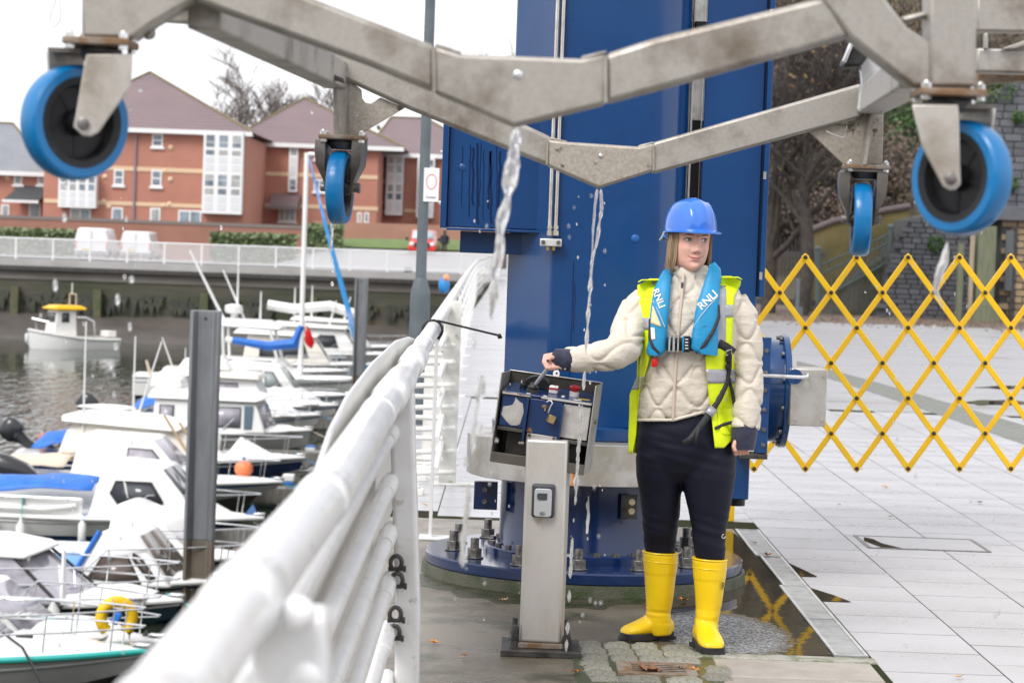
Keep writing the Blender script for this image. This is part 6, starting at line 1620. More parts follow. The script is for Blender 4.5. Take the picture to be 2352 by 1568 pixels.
# 1 teal-striped boat in the corner
b, f, sh = boat('speed_boat', 'white boat with a teal rubbing strake in the bottom left corner', (338, 1490), .80, 5.6, 2.0, .62, R(-9), top=GELG, bot=ANTK, rub=TEAL)
cabin(b, [(-1.6, .60), (1.0, .66), (.35, 1.15), (-1.5, 1.2)], .80, .62, GEL, [[(-1.4, .75), (.65, .78), (.25, 1.08), (-1.4, 1.1)]], GLASL, front=[(.95, .72, .4, 1.1, -.85, .85)])
cabin(b, [(.8, .68), (2.1, .80), (1.7, .88), (1.1, .90)], .55, .35, GEL, name='foredeck_hump')
pulpit(b, sh, .50, .50, 2)
for x in (.75, 1.35): MB().box((x, -.3, .92), (.22, .03, .04)).build('cleat', DARKST, b, bev=.01)
MB().path([Vector((1.1, -.35, .95)), Vector((1.5, -.75, .86)), Vector((2.0, -1.2, .4)), Vector((2.4, -1.6, .1))], .016, 6).build('mooring_line', BLACKP, b)
place(b, f)
# 2 boat with yellow horseshoe buoy
b, f, sh = boat('day_boat', 'white day boat carrying a yellow horseshoe lifebuoy on its bow rail', (371, 1468), .62, 5.2, 1.9, .60, R(-8), top=GEL, bot=ANTK)
cabin(b, [(-1.7, .6), (1.0, .66), (.30, 1.25), (-1.6, 1.3)], .78, .6, GEL, [[(-1.5, .78), (.6, .8), (.2, 1.18), (-1.5, 1.2)]], GLASL, front=[(.95, .72, .35, 1.2, -.85, .85)])
cabin(b, [(.9, .64), (2.0, .66), (1.7, .80), (1.1, .83)], .55, .4, GEL, name='foredeck_hump')
pulpit(b, sh, .52, .55, 2)
for k in range(7): MB().box((.55 + k * .07, -.32, .885 + .012 * (k % 2)), (.05, .30, .012)).build('hatch_slat', GEL, b)
place(b, f)
hb_p = P(268, 1418, 29.6)
hz = thing('horseshoe_lifebuoy', 'yellow horseshoe lifebuoy with blue strap hung on a bow rail', 'lifebuoy', hb_p)
MB().path([hb_p + Vector((.19 * math.cos(R(a)), .05 * math.cos(R(a)), .21 * math.sin(R(a)))) for a in range(-55, 236, 15)], .075, 12).build('buoy_ring', mat('yellow buoy vinyl', (.80, .50, .01), .4, 0, (.72, .44, .01), 8), hz)
for a in (60, 100): MB().path([hb_p + Vector((r_2 * math.cos(R(a)), -.078, r_2 * math.sin(R(a)))) for r_2 in (.13, .19, .26)], .010, 6).build('buoy_strap', TANV, hz)
MB().box(hb_p + Vector((.0, -.02, .0)), (.10, .1, .16), Matrix.Rotation(.4, 3, 'Y')).build('buoy_webbing', PEDB, hz, bev=.02)
# 3 hardtop boat with clear canopy
b, f, sh = boat('hardtop_boat', 'dark hulled boat with white hardtop and clear side curtains', (419, 1374), .82, 6.4, 2.1, .66, R(-7), top=DKH, bot=ANTK)
cabin(b, [(-2.6, .66), (1.75, .74), (1.0, 1.36), (-2.6, 1.40)], .88, .70, GLASL, [], name='clear_canopy', bev=.02)
cabin(b, [(-2.8, 1.38), (1.22, 1.36), (1.10, 1.46), (.5, 1.55), (-2.8, 1.54)], .80, .68, GEL, name='hardtop')
for sg in (-1, 1):
    MB().tube(Vector((.45, sg * .73, 1.38)), Vector((1.30, sg * .89, .72)), .028, n=6).build('canopy_strut', GFR, b)
    MB().tube(Vector((1.77, sg * .88, .75)), Vector((1.03, sg * .72, 1.37)), .024, n=6).build('canopy_strut', GFR, b)
MB().path([Vector((-2.6, -.89, .70)), Vector((1.77, -.89, .76))], .035, 6).build('canopy_strut', GFR, b)
q = MB(); q.loft([[Vector((.3 + a * w_, -.895 - .01, .78 + zz)) for a in (-1, 1)] + [Vector((.3 + a * w_ * .5, -.90, .80 + zz)) for a in (1, -1)] for w_, zz in ((.45, 0), (.3, .2), (.06, .5))]); q.build('folded_cover', TARP, b)
cabin(b, [(1.8, .76), (2.8, .84), (2.4, .94), (2.0, .96)], .5, .35, GEL, name='foredeck_hump')
pulpit(b, sh, .5, .5, 2)
mast(b, 1.75, -.8, .8, .72, .05); fender(b, 1.7, -1.05, .55)
place(b, f)
# 4 tinted-window cuddy with blue cover
b, f, sh = boat('cabin_boat', 'small white cabin boat with brown tinted windows and blue trim', (566, 1326), .72, 5.4, 2.0, .60, R(-6), bot=NVH)
cabin(b, [(.22, .58), (1.75, .62), (1.15, 1.38), (.62, 1.40)], .86, .62, GEL, [[(.48, .72), (1.30, .68), (1.06, 1.05), (.68, 1.04)], [(1.14, 1.10), (1.26, 1.04), (1.50, .77), (1.44, .71), (1.14, 1.02)]], mat('brown tinted glass', (.13, .10, .085), .08, 0, spec=.7), front=[(1.66, .74, 1.18, 1.33, -.8, -.05), (1.66, .74, 1.18, 1.33, .05, .8)])
MB().tube(Vector((.20, -.87, .62)), Vector((.60, -.63, 1.40)), .04, n=8).build('blue_edge', TARP, b)
tarp(b, -.8, .25, .8, .66, mat('pale blue cover', (.12, .30, .62), .5, 0, bump=.3, bs=14), .2)
pulpit(b, sh, .55, .5); place(b, f)
b, f, sh = boat('canopy_boat', 'white boat with sagging white spray hood behind the tinted cabin', (598, 1275), .70, 5.2, 2.0, .62, R(-6), bot=ANTK)
cabin(b, [(.2, .62), (1.75, .66), (1.3, 1.05), (.95, 1.32), (.45, 1.52), (.28, 1.45)], .86, .55, GEL, [[(.95, .86), (1.45, .76), (1.12, 1.05), (.9, 1.12)]], GLASL, front=[(1.68, .72, 1.34, 1.02, -.8, .8)], name='spray_hood', bev=.1)
pulpit(b, sh, .55, .45); place(b, f)
# 5 ON boat
b, f, sh = boat('fishing_boat', 'white fishing boat with blue bottom and lettering on its cabin side', (605, 1186), .66, 6.6, 2.2, .60, R(-5), bot=ANTI, zc0=.24)
wn = [(.26, 1.28), (.93, 1.28), (1.17, .93), (1.08, .83), (.37, .83), (.18, 1.06)]
cb = cabin(b, [(-.25, .55), (2.15, .60), (1.70, .84), (1.05, 1.56), (.12, 1.62), (.0, 1.56)], .92, .70, GEL, [wn], GLASS, front=[(1.68, .88, 1.08, 1.50, -.8, -.05), (1.68, .88, 1.08, 1.50, .05, .8)])
MB().tube(Vector((.55, -.85, .84)), Vector((.42, -.78, 1.30)), .022, n=6).build('window_bar', GEL, cb)
MB().path([Vector((-3.2, -1.02, .95)), Vector((-.3, -1.06, .95))], .022, 8).build('grab_rail', CHRO, b)
MB().path([Vector((-3.2, -1.02, .74)), Vector((-1.0, -1.06, .74)), Vector((-.4, -1.04, .82))], .045, 8).build('grab_rail', FENW, b)
MB().box((-1.75, -.95, .78), (2.9, .05, .36)).build('coaming', GEL, b, bev=.02); MB().box((-1.75, .95, .86), (2.9, .05, .55)).build('coaming', GEL, b, bev=.02)
for x in (-2.6, -1.4): MB().tube(Vector((x, -1.02, .70)), Vector((x, -1.02, .96)), .025, n=6).build('rail_post', CHRO, b)
tarp(b, -2.7, -.2, .72, .98, TARP, .22)
fender(b, -.95, -1.22, .25); MB().tube(Vector((-.95, -1.14, .95)), Vector((-.95, -1.2, .55)), .012, n=6).build('fender_line', TEAL, b)
outboard(b, -3.45, .85, OUTB, -.2, .5); pulpit(b, sh, .62, .42)
mast(b, .25, -.3, 1.6, .55, .015)
put_text('boat_lettering', 'ON', .30, NVH, b, (1, 0, .02), (0, .15, 1), Vector((.62, -.945, .70)))
shift(b, .42)
place(b, f)
# 6 grey hull, orange buoy
b, f, sh = boat('pilot_boat', 'grey hulled white boat with an orange ball fender on deck', (648, 1103), .72, 6.4, 2.2, .62, R(-4), top=GELG, bot=ANTK)
cabin(b, [(-1.2, .58), (1.7, .66), (1.1, .95), (.5, 1.55), (-1.0, 1.6)], .9, .68, GEL, [[(.0, .85), (1.0, .85), (.55, 1.32), (.05, 1.34)]], GLASL, front=[(1.08, .98, .54, 1.5, -.8, .8)])
tarp(b, -2.9, -1.3, .8, .8, TANV, .2); pulpit(b, sh, .62, .42)
outboard(b, -3.3, .9, OUTB, 0, .6); place(b, f)
bo = P(560, 1076, 50.2); t = thing('ball_fender', 'orange ball fender lying on the foredeck of a grey hulled boat', 'fender', bo)
MB().ball(bo, (.20, .2, .19), 20, 12).build('buoy_ball', ORNG, t); MB().tube(bo + Vector((0, 0, .17)), bo + Vector((0, 0, .25)), .03, n=8).build('buoy_eye', PEDB, t)
# 7 navy hull open boat, tarps and oars
b, f, sh = boat('open_boat', 'navy sided boat heaped with blue and tan covers and oars', (700, 1048), .85, 6.6, 2.3, .70, R(-3), top=NVH, bot=ANTK)
cabin(b, [(-2.6, .68), (1.0, .75), (.35, 1.25), (-.4, 1.55), (-1.9, 1.62), (-2.4, 1.3)], .95, .7, GELC, [], name='shelter', bev=.1)
cabin(b, [(-2.5, 1.5), (.2, 1.36), (.3, 1.45), (-.4, 1.62), (-1.9, 1.72), (-2.5, 1.66)], .98, .8, GEL, name='shelter_roof')
tarp(b, -3.2, -2.3, .8, .85, TARP, .3); tarp(b, -2.5, -1.4, 1.0, .80, TANV, .2)
cabin(b, [(1.2, .78), (2.2, .82), (1.5, 1.25)], .6, .1, GEL, name='spray_dodger', bev=.03)
for (x0, z0, x1, z1) in ((.6, .75, -.1, 1.75), (.9, .75, .25, 1.6)): MB().tube(Vector((x0, -1.1, z0)), Vector((x1, -1.0, z1)), .03, n=7).build('oar', mat('oar wood %g' % x0, (.45, .30, .18), .6), b)
mast(b, -2.0, -.8, 1.2, 2.6, .03); mast(b, -.9, -.6, 1.5, 2.0, .03); mast(b, -.85, -.55, 1.5, 1.9, .03, .55)
outboard(b, -3.6, 1.0, OUTB, 0, .9); pulpit(b, sh, .6, .45); shift(b, .30); place(b, f)
# 8 cruiser with long windows
b, f, sh = boat('cabin_cruiser', 'large cream roofed cabin cruiser with long side windows and grey hull', (716, 985), .95, 5.6, 2.4, .80, R(-2), top=GELG, bot=ANTK, deck=GEL)
cabin(b, [(-1.2, .78), (1.75, .85), (1.45, 1.62), (-1.15, 1.66)], 1.02, .92, GEL, [[(-1.0, 1.0), (-.65, 1.0), (-.65, 1.5), (-1.0, 1.5)], [(.18, 1.0), (1.08, 1.0), (1.08, 1.5), (.18, 1.5)]], GLASL, front=[(1.7, .98, 1.5, 1.52, -.9, .9)])
cabin(b, [(-1.35, 1.66), (1.45, 1.64), (1.65, 1.72), (1.1, 1.88), (-1.2, 1.92)], 1.05, .9, GEL, name='cabin_roof')
MB().box((1.28, -.98, 1.25), (.22, .06, .62)).build('blue_door', mat('slate door', (.12, .17, .23), .4), b, bev=.02)
cabin(b, [(1.7, .86), (2.4, .92), (2.2, 1.0), (1.85, 1.02)], .6, .4, GEL, name='foredeck_hump')
cabin(b, [(-1.4, 1.9), (-.5, 1.9), (-.65, 2.2), (-1.3, 2.25)], .6, .5, GEL, name='locker', bev=.1)
mast(b, -1.3, -.4, 2.0, .6, .06, -.2, TANV); mast(b, -.6, -.4, 1.9, 1.3, .03, -.5)
for xx in (-1.75, -2.15): MB().ball((xx, -.3, 1.05), (.26, .3, .24), 12, 8).build('white_bag', GEL, b)
MB().ball((-2.6, .1, 1.3), (.8, .25, .09), 14, 8).build('long_fender', GEL, b)
pulpit(b, sh, .6, .45); outboard(b, -2.9, 1.15, OUTB, .3, .8); place(b, f)
for k, (tip, L_b, lab, seed, hullm) in enumerate((((736, 950), 5.0, 'low white boat lying just behind the long windowed cruiser', 1, GEL), ((776, 928), 5.4, 'white launch with twin rounded roofs behind the low white boat', 2, GEL), ((806, 905), 6.2, 'white boat with wheelhouse and raked windscreen near the slim pile', 3, GEL))):
    b, f, sh = boat('motor_boat', lab, tip, .85, L_b, 2.2, .72, R(-1.5), top=hullm, bot=ANTK)
    if seed == 1: cabin(b, [(-1.8, .7), (1.9, .78), (1.2, 1.18), (-1.6, 1.25)], .85, .62, GEL, [[(-1.0, .86), (.9, .88), (.7, 1.12), (-1.0, 1.12)]], GLASL, bev=.08); tarp(b, -2.8, -1.8, .8, .85, TARP, .3)
    if seed == 2:
        cabin(b, [(-2.4, .72), (.6, .78), (.2, 1.55), (-2.3, 1.62)], .9, .75, GEL, [[(-1.9, .98), (-.2, .98), (-.3, 1.42), (-1.9, 1.42)]], GLASL)
        cabin(b, [(-2.8, 1.6), (.4, 1.55), (.3, 1.72), (-2.5, 1.82)], .98, .8, GELC, name='cabin_roof'); cabin(b, [(.5, .76), (2.2, .84), (1.6, 1.25), (.6, 1.3)], .75, .5, GEL, name='forecabin')
        cabin(b, [(-2.2, 1.8), (-.6, 1.78), (-.8, 2.1), (-2.0, 2.12)], .5, .4, GEL, name='locker')
    if seed == 3: cabin(b, [(-1.0, .72), (1.5, .8), (.75, 1.75), (-.9, 1.82)], .9, .7, GEL, [[(-.3, 1.05), (.25, 1.05), (.25, 1.55), (-.3, 1.55)], [(.36, 1.05), (.95, 1.02), (.6, 1.52), (.36, 1.54)]], mat('greenish glass', (.30, .34, .34), .08), front=[(1.35, 1.0, .82, 1.66, -.8, .8)])
    pulpit(b, sh, .55, .45); mast(b, -1.5, .2, 1.2, 1.4, .025)
    place(b, f)
# sailing yacht with furled sails
b, f, sh = boat('sailing_yacht', 'sailing yacht with tall white mast and blue boom cover', (836, 868), .95, 8.2, 2.5, .8, R(-1), bot=ANTK, cat='sailing boat')
cabin(b, [(-1.6, .8), (1.9, .88), (1.2, 1.25), (-1.4, 1.35)], .8, .6, GEL, [[(-.9, .95), (.9, .97), (.7, 1.16), (-.9, 1.18)]], GLASS)
fx = (688 - 836) / 64.0 + 4.1
MB().tube(Vector((fx, 0, .9)), Vector((fx - .02, 0, 9.0)), .10, .085, 12).build('mast', GEL, b)
MB().path([Vector((fx, 0, 2.75)), Vector((fx - .25, 0, 2.1)), Vector((fx - 1.2, 0, 1.98)), Vector((fx - 2.5, 0, 2.15))], [.12, .22, .17, .12], 10).build('boom_cover', TARP, b)
MB().path([Vector((fx - 2.5, 0, 2.15)), Vector((fx - 2.75, 0, 2.17))], .10, 8).build('boom', GEL, b)
MB().path([Vector((fx + .05, 0, 8.9)), Vector((fx + .8, 0, 6.2)), Vector((fx + 1.6, 0, 3.6)), Vector((fx + 2.2, 0, 1.6)), Vector((fx + 2.5, 0, .95))], [.03, .075, .10, .12, .05], 8).build('furled_jib', mat('blue jib strip', (.04, .28, .65), .6, 0, (.25, .40, .75), 1.2, .5, .6, (.6, .5, .35), .9, .62, .66), b)
MB().ball(Vector((fx + .15, 0, 8.95)), (.22, .1, .08), 10, 6).build('masthead', GEL, b)
pulpit(b, sh, .55, .5); place(b, f)
# radar arch boat and distant cluster
b, f, sh = boat('radar_boat', 'white boat with thick roof and radar dome beside the yacht mast', (800, 850), .9, 7.0, 2.5, .75, R(0), bot=ANTK)
cabin(b, [(-2.2, .75), (1.4, .85), (.9, 1.25), (-2.0, 1.3)], .95, .75, GEL, [[(-1.2, .9), (.7, .95), (.6, 1.18), (-1.2, 1.18)]], GLASL)
cabin(b, [(-1.5, 2.45), (.9, 2.35), (1.0, 2.5), (.4, 2.72), (-1.4, 2.75)], 1.0, .8, GEL, name='hardtop', bev=.1)
for (x0, x1) in ((-1.2, -1.3), (.9, .5)):
    for sg in (-1, 1): MB().tube(Vector((x0, sg * .9, 1.0)), Vector((x1, sg * .9, 2.45)), .06, n=8).build('roof_leg', GEL, b)
MB().lathe([(.10, 0), (.12, .18), (.32, .22), (.36, .32), (.34, .50), (.10, .56)], (-1.0, 0, 2.74), n=18).build('radar_dome', GEL, b)
mast(b, -1.3, -.5, 2.7, 2.6, .07, -1.4); mast(b, -.9, .3, 2.7, 2.0, .05, .0); mast(b, -.6, .3, 2.7, 1.9, .05, -.9)
pulpit(b, sh, .55, .5); place(b, f)
for k, (tip, lab) in enumerate((((858, 836), 'small distant white boat with cream wheelhouse left of the slim pile'), ((912, 812), 'distant white boat lying right of the slim pile'), ((935, 795), 'farthest white boat moored by the lamp post base'))):
    b, f, sh = boat('motor_boat', lab, tip, .9, 6.6, 2.4, .8, R(1), bot=ANTK)
    cabin(b, [(-2.0, .8), (1.6, .88), (.9, 1.9), (-1.8, 2.0)], .95, .75, (GELC, GEL, GEL)[k], [[(-1.3, 1.1), (.7, 1.12), (.5, 1.65), (-1.3, 1.65)]], GLASS, front=[(1.45, 1.08, .98, 1.78, -.8, .8)])
    cabin(b, [(-2.4, 2.0), (1.0, 1.92), (1.1, 2.05), (-2.2, 2.2)], 1.0, .85, GEL, name='cabin_roof'); mast(b, -1.4, .2, 2.1, 1.6, .05); mast(b, .2, -.3, 2.0, 1.2, .05, .3)
    if k == 1: MB().path([Vector((-2.6, 0, 2.9)), Vector((-1.4, 0, 2.75)), Vector((.2, 0, 2.95)), Vector((1.4, 0, 2.6))], .22, 8).build('rolled_dinghy', GEL, b)
    pulpit(b, sh, .5, .5); place(b, f)
# red ensign
fl0 = P(706, 770, 84); t = thing('red_ensign', 'furled red ensign on a short staff near the yacht mast', 'flag', fl0)
MB().tube(fl0 + Vector((.1, 0, -.5)), fl0 + Vector((-.12, 0, .55)), .025, n=6).build('flag_staff', GEL, t)
MB().loft([[fl0 + Vector((x * w_, y * w_ * .5, z)) + Vector((.04 - z * .2, 0, 0)) for x, y in ((-1, 0), (0, -1), (1, 0), (0, 1))] for w_, z in ((.03, .35), (.12, .1), (.17, -.25), (.06, -.45))]).build('flag_cloth', REDP, t)
# heaps of outboards and covers at the sterns on the left edge
for k, (px, py, Y, m, lab) in enumerate(((190, 1000, 60, OUTB, 'black tilted outboard engine at the stern beside tan covers'), (30, 1085, 47, OUTB, 'dark outboard cut off by the left picture edge'), (62, 1112, 48.5, mat('blue engine hood', (.01, .25, .55), .45), 'outboard under a bright blue hood at left'), (118, 1045, 55, mat('purple grey cover', (.09, .07, .12), .7), 'outboard wrapped in a purple grey cover'))):
    p = P(px, py, Y); t = thing('outboard_engine', lab, 'outboard', p, 'outboard engines at the boat sterns')
    sc_ = 1.35 if k in (0, 1) else 1.0
    dx = -1 if k != 0 else 1
    q = MB(); q.loft([[p + Vector((dx * a * .0 + (lx + a * w_) * sc_, b_ * d_, (lz + a * .2 * w_) * sc_)) for a, b_ in ((-1, -.7), (-.5, -1), (.5, -1), (1, -.6), (1, .6), (.5, 1), (-.5, 1), (-1, .7))] for lx, lz, w_, d_ in ((-.9 * dx, -.42, .08, .08), (-.35 * dx, -.20, .12, .10), (-.1 * dx, -.05, .28, .2), (.12 * dx, .08, .32, .22), (.3 * dx, .22, .22, .16), (.36 * dx, .28, .08, .08))]); q.build('engine_cowl', m, t, ang=60)
    MB().tube(p + Vector((-.9 * dx * sc_, 0, -.42 * sc_)), p + Vector((-.85 * dx * sc_, 0, -1.0)), .06, n=8).build('engine_leg', OUTB, t)
fl0 = P(96, 1008, 55); t = thing('orange_flag', 'small orange flag standing among the covered outboards at left', 'flag', fl0)
MB().tube(fl0 + Vector((.02, 0, -.6)), fl0 + Vector((0, 0, .2)), .02, n=6).build('flag_staff', GEL, t)
MB().loft([[fl0 + Vector((x * w_, y * w_ * .4, z)) for x, y in ((-1, 0), (0, -1), (1, 0), (0, 1))] for w_, z in ((.02, .18), (.10, .0), (.12, -.2), (.04, -.34))]).build('flag_cloth', ORNG, t)
# yellow-roofed workboat on the open water
wb0 = G(160, 800, WZ)
t = thing('workboat', 'little white workboat with bright yellow wheelhouse roof alone on the water', 'motor boat', (0, 0, 0))
L, B = 4.6, 2.1
root, f, sh = t, None, None
top_ = []; ch = []
ns = 16
for i in range(ns + 1):
    s = i / ns; x = -L / 2 + L * s
    hb = max(.02, B / 2 * (1 if s < .5 else 1 - ((s - .5) / .5) ** 2.2)); z = .58 + .42 * max(0, (s - .25) / .75) ** 1.6
    top_.append((x, hb, z)); ch.append((x - .25 * max(0, s - .6), hb * .86, -.1))
q = MB()
for sg in (-1, 1): q.grid([[Vector((x, sg * hb, z)) for x, hb, z in top_], [Vector((x, sg * (hb * .97), z * .4)) for x, hb, z in top_], [Vector((x, sg * hb, z)) for x, hb, z in ch]])
q.add([Vector((-L / 2, B / 2, .58)), Vector((-L / 2, B * .43, -.1)), Vector((-L / 2, -B * .43, -.1)), Vector((-L / 2, -B / 2, .58))], [(0, 1, 2, 3)])
q.build('topsides', GEL, t); MB().grid([[Vector((x, hb * u, z + .01)) for u in (-1, 0, 1)] for x, hb, z in top_]).build('deck', GELC, t)
MB().path([Vector((x, -hb - .02, z - .08)) for x, hb, z in top_] + [Vector((x, hb + .02, z - .08)) for x, hb, z in top_[::-1]], .05, 8).build('rub_rail', GEL, t)
c = cabin(t, [(-.1, .6), (1.15, .72), (1.0, 1.95), (-.05, 1.95)], .55, .50, GEL, [[(.35, 1.35), (.75, 1.35), (.72, 1.8), (.35, 1.8)]], GLASS, name='wheelhouse', bev=.04, front=[(1.12, 1.35, 1.03, 1.8, -.85, -.1), (1.12, 1.35, 1.03, 1.8, .1, .85)])
MB().box((-.075, -.02, 1.25), (.05, .5, 1.1)).build('wheelhouse_door', mat('brown door', (.10, .055, .035), .5), t)
cabin(t, [(-.55, 1.96), (1.25, 1.96), (1.3, 2.05), (.9, 2.18), (-.3, 2.18), (-.6, 2.06)], .68, .55, mat('yellow roof', (.85, .48, .005), .4), name='yellow_roof', bev=.06)
MB().path([(-.1, -.35, 2.15), (-.1, -.35, 2.75), (-.1, .35, 2.75), (-.1, .35, 2.15)], .035, 8).build('mast_frame', TANV, t)
MB().tube((-.1, -.1, 2.75), (-.1, -.1, 3.3), .03, n=6).build('aerial', GEL, t)
MB().path([(1.5, -.75, .85), (1.55, -.72, 1.35), (2.1, 0, 1.5), (1.55, .72, 1.35), (1.5, .75, .85)], .022, 6).build('bow_rail', CHRO, t)
MB().path([(-.9, .95, .6), (-.85, .9, 1.4), (-.5, .7, 1.6), (-.1, .5, 1.6)], .03, 6).build('side_arch', CHRO, t)
MB().box((-2.0, .3, .78), (.5, .8, .3)).build('stern_box', GEL, t, bev=.03)
for (x, z) in ((2.15, .5), (1.6, .35)): MB().lathe([(.03, -.25), (.1, -.15), (.1, .15), (.03, .25)], (x, -.45 if x > 2 else -.85, z), n=10).build('fender', FENW, t)
for x in (-.3, -1.0, -1.8): MB().path([Vector((x + .14 * math.cos(2 * PI * k / 12), -1.12, .15 + .14 * math.sin(2 * PI * k / 12))) for k in range(12)], .05, 6, loop=True).build('tyre_fender', RUBBER, t)
t.location = wb0; t.rotation_euler = (0, 0, R(180 + 38))
# ================================================================== FAR SIDE: railing, walls, vehicles, buildings, trees
RAILW = mat('far white railing', (.78, .78, .80), .4)
fr = thing('far_railing', 'long white multi-bar railing along the far quay edge', 'railing', (-40, 132.9, 0))
for k in range(32):
    x = -66 + k * 2.1
    if k == 0: p0 = MB().box2((x - .05, 132.84, -.02), (x + .05, 132.92, 1.12)).build('railing_post', RAILW, fr)
    else:
        o = p0.copy(); C.objects.link(o); o.location.x += k * 2.1
for z, r in ((1.13, .055), (.98, .036), (.84, .036), (.70, .036), (.56, .036), (.42, .036), (.28, .036), (.14, .05)):
    MB().tube((-66, 132.88, z), (-1.2, 132.88, z), r, n=6).build('railing_bar', RAILW, fr)
BRICK = mat('red brick', (.46, .205, .150), .75, 0, (.41, .18, .13), .6, .35, .7, (.50, .24, .18), 9, .6, .8, rnd=.04)
BRICKD = mat('garden brick wall', (.34, .165, .120), .8, 0, (.28, .14, .10), .5, .35, .7)
COPE = mat('wall coping', (.20, .17, .16), .7)
CREAM = mat('cream stone band', (.68, .50, .33), .7)
UPVC = mat('white window frame', (.80, .80, .80), .35)
PANE = mat('dark window pane', (.10, .13, .16), .05, 0, (.26, .32, .38), .9, spec=.8)
BLIND = mat('window with pale blind', (.42, .43, .42), .12, 0, (.25, .27, .29), 1.3, spec=.7); rpane = random.Random(3)
PANEW = mat('white infill panel', (.66, .68, .71), .35)
TILE = mat('plum roof tile', (.165, .125, .135), .7, 0, (.20, .145, .150), .35, .35, .7)
SLATE = mat('grey slate roof', (.20, .21, .24), .6, 0, (.24, .25, .28), .4)
MOSSR = mat('mossy ridge', (.20, .175, .07), .8, 0, (.17, .13, .10), 1.2)
PIPEP = mat('purple grey drainpipe', (.26, .20, .24), .5)
# roof tile relief: courses and joints in the shader
for mm_ in (TILE, SLATE):
    n_ = mm_.node_tree.nodes; L_ = mm_.node_tree.links; tc = n_.new('ShaderNodeTexCoord'); wv = n_.new('ShaderNodeTexWave'); wv.wave_type = 'BANDS'; wv.bands_direction = 'Z'; wv.inputs['Scale'].default_value = 1.15
    L_.new(tc.outputs['Object'], wv.inputs['Vector']); bp = n_.new('ShaderNodeBump'); bp.inputs['Strength'].default_value = .9; bp.inputs['Distance'].default_value = .06
    L_.new(wv.outputs[0], bp.inputs['Height']); L_.new(bp.outputs[0], n_['Principled BSDF'].inputs['Normal'])
def win(b, x0, x1, y0, y1, Y, sill=True, cols=1, rows=2, m=PANE):
    """window from its picture rectangle on a facade at depth Y: frame > panes, sill"""
    a = P(x0, y1, Y); c = P(x1, y0, Y)
    q = MB(); q.box2((a.x, Y - .06, a.z), (c.x, Y + .05, c.z)); f_ = q.build('window', UPVC, b)
    W_ = (c.x - a.x); H_ = (c.z - a.z); e = .11
    for i in range(cols):
        for j in range(rows):
            xa = a.x + e + (W_ - e) / cols * i; xb = a.x + (W_ - e) / cols * (i + 1); za = a.z + e + (H_ - e) / rows * j; zb_ = a.z + (H_ - e) / rows * (j + 1)
            MB().box2((xa, Y - .075, za), (xb, Y - .062, zb_)).build('pane', m if rpane.random() < .65 else BLIND, f_)
    if sill: MB().box2((a.x - .12, Y - .16, a.z - .16), (c.x + .12, Y - .002, a.z - .002)).build('sill', UPVC, f_)
    return f_
def hip_roof(b, x0, x1, Y0, Y1, ze, peak, m, over=.5, moss=True):
    """pyramid or ridge: peak is ((xr0, xr1), z)"""
    (xa, xb), zp = peak; ym = (Y0 + Y1) / 2
    v = [(x0 - over, Y0 - over, ze), (x1 + over, Y0 - over, ze), (x1 + over, Y1 + over, ze), (x0 - over, Y1 + over, ze), (xa, ym, zp), (xb, ym, zp)]
    q = MB(); q.add(v, [(0, 1, 5, 4), (1, 2, 5), (2, 3, 4, 5), (3, 0, 4), (3, 2, 1, 0)]); r = q.build('roof', m, b, flat=True)
    if moss:
        for i, j in ((0, 4), (1, 5)): MB().tube(Vector(v[i]) + Vector((0, 0, .04)), Vector(v[j]) + Vector((0, 0, .04)), .09, n=6).build('hip_tiles', MOSSR, r)
        if xb > xa: MB().tube(Vector(v[4]) + Vector((0, 0, .04)), Vector(v[5]) + Vector((0, 0, .04)), .09, n=6).build('ridge_tiles', MOSSR, r)
    q = MB(); q.box2((x0 - over, Y0 - over - .12, ze - .28), (x1 + over, Y0 - over, ze + .03)); q.box2((x0 - over, Y0 - over, ze - .30), (x1 + over, Y0 - .01, ze - .22)); q.build('eaves_board', UPVC, b)
    return r
def bay(b, x0, x1, y0, y1, Y, proj, cols, rowsets):
    a = P(x0, y1, Y); c = P(x1, y0, Y)
    q = MB(); q.box2((a.x, Y - proj, a.z), (c.x, Y - .003, c.z)); f_ = q.build('glazed_bay', UPVC, b)
    W_ = c.x - a.x
    for i in range(cols):
        xa = a.x + W_ * (i + .14) / cols + .05; xb = a.x + W_ * (i + .86) / cols - .02
        for (ya, yb, kind) in rowsets:
            za, zb_ = P(x0, yb, Y).z, P(x0, ya, Y).z
            MB().box2((xa, Y - proj - .02, za), (xb, Y - proj - .003, zb_)).build('pane' if kind else 'infill_panel', (PANE if rpane.random() < .7 else BLIND) if kind else PANEW, f_)
    return f_
def band(b, xs, ys, Y):
    xm = (xs[0] + xs[1]) / 2; za = P(xm, ys[1], Y).z; zc = P(xm, ys[0], Y).z; a = P(xs[0], ys[1], Y); c = P(xs[1], ys[0], Y); MB().box2((a.x, Y - .05, za), (c.x, Y - .003, zc)).build('stone_band', CREAM, b)
def vent(b, x, y, Y):
    p = P(x, y, Y); MB().lathe([(.17, 0), (.19, .04), (.10, .10), (.02, .12)], (p.x, Y - .003, p.z), (0, -1, 0), 12).build('cream_vent', CREAM, b)
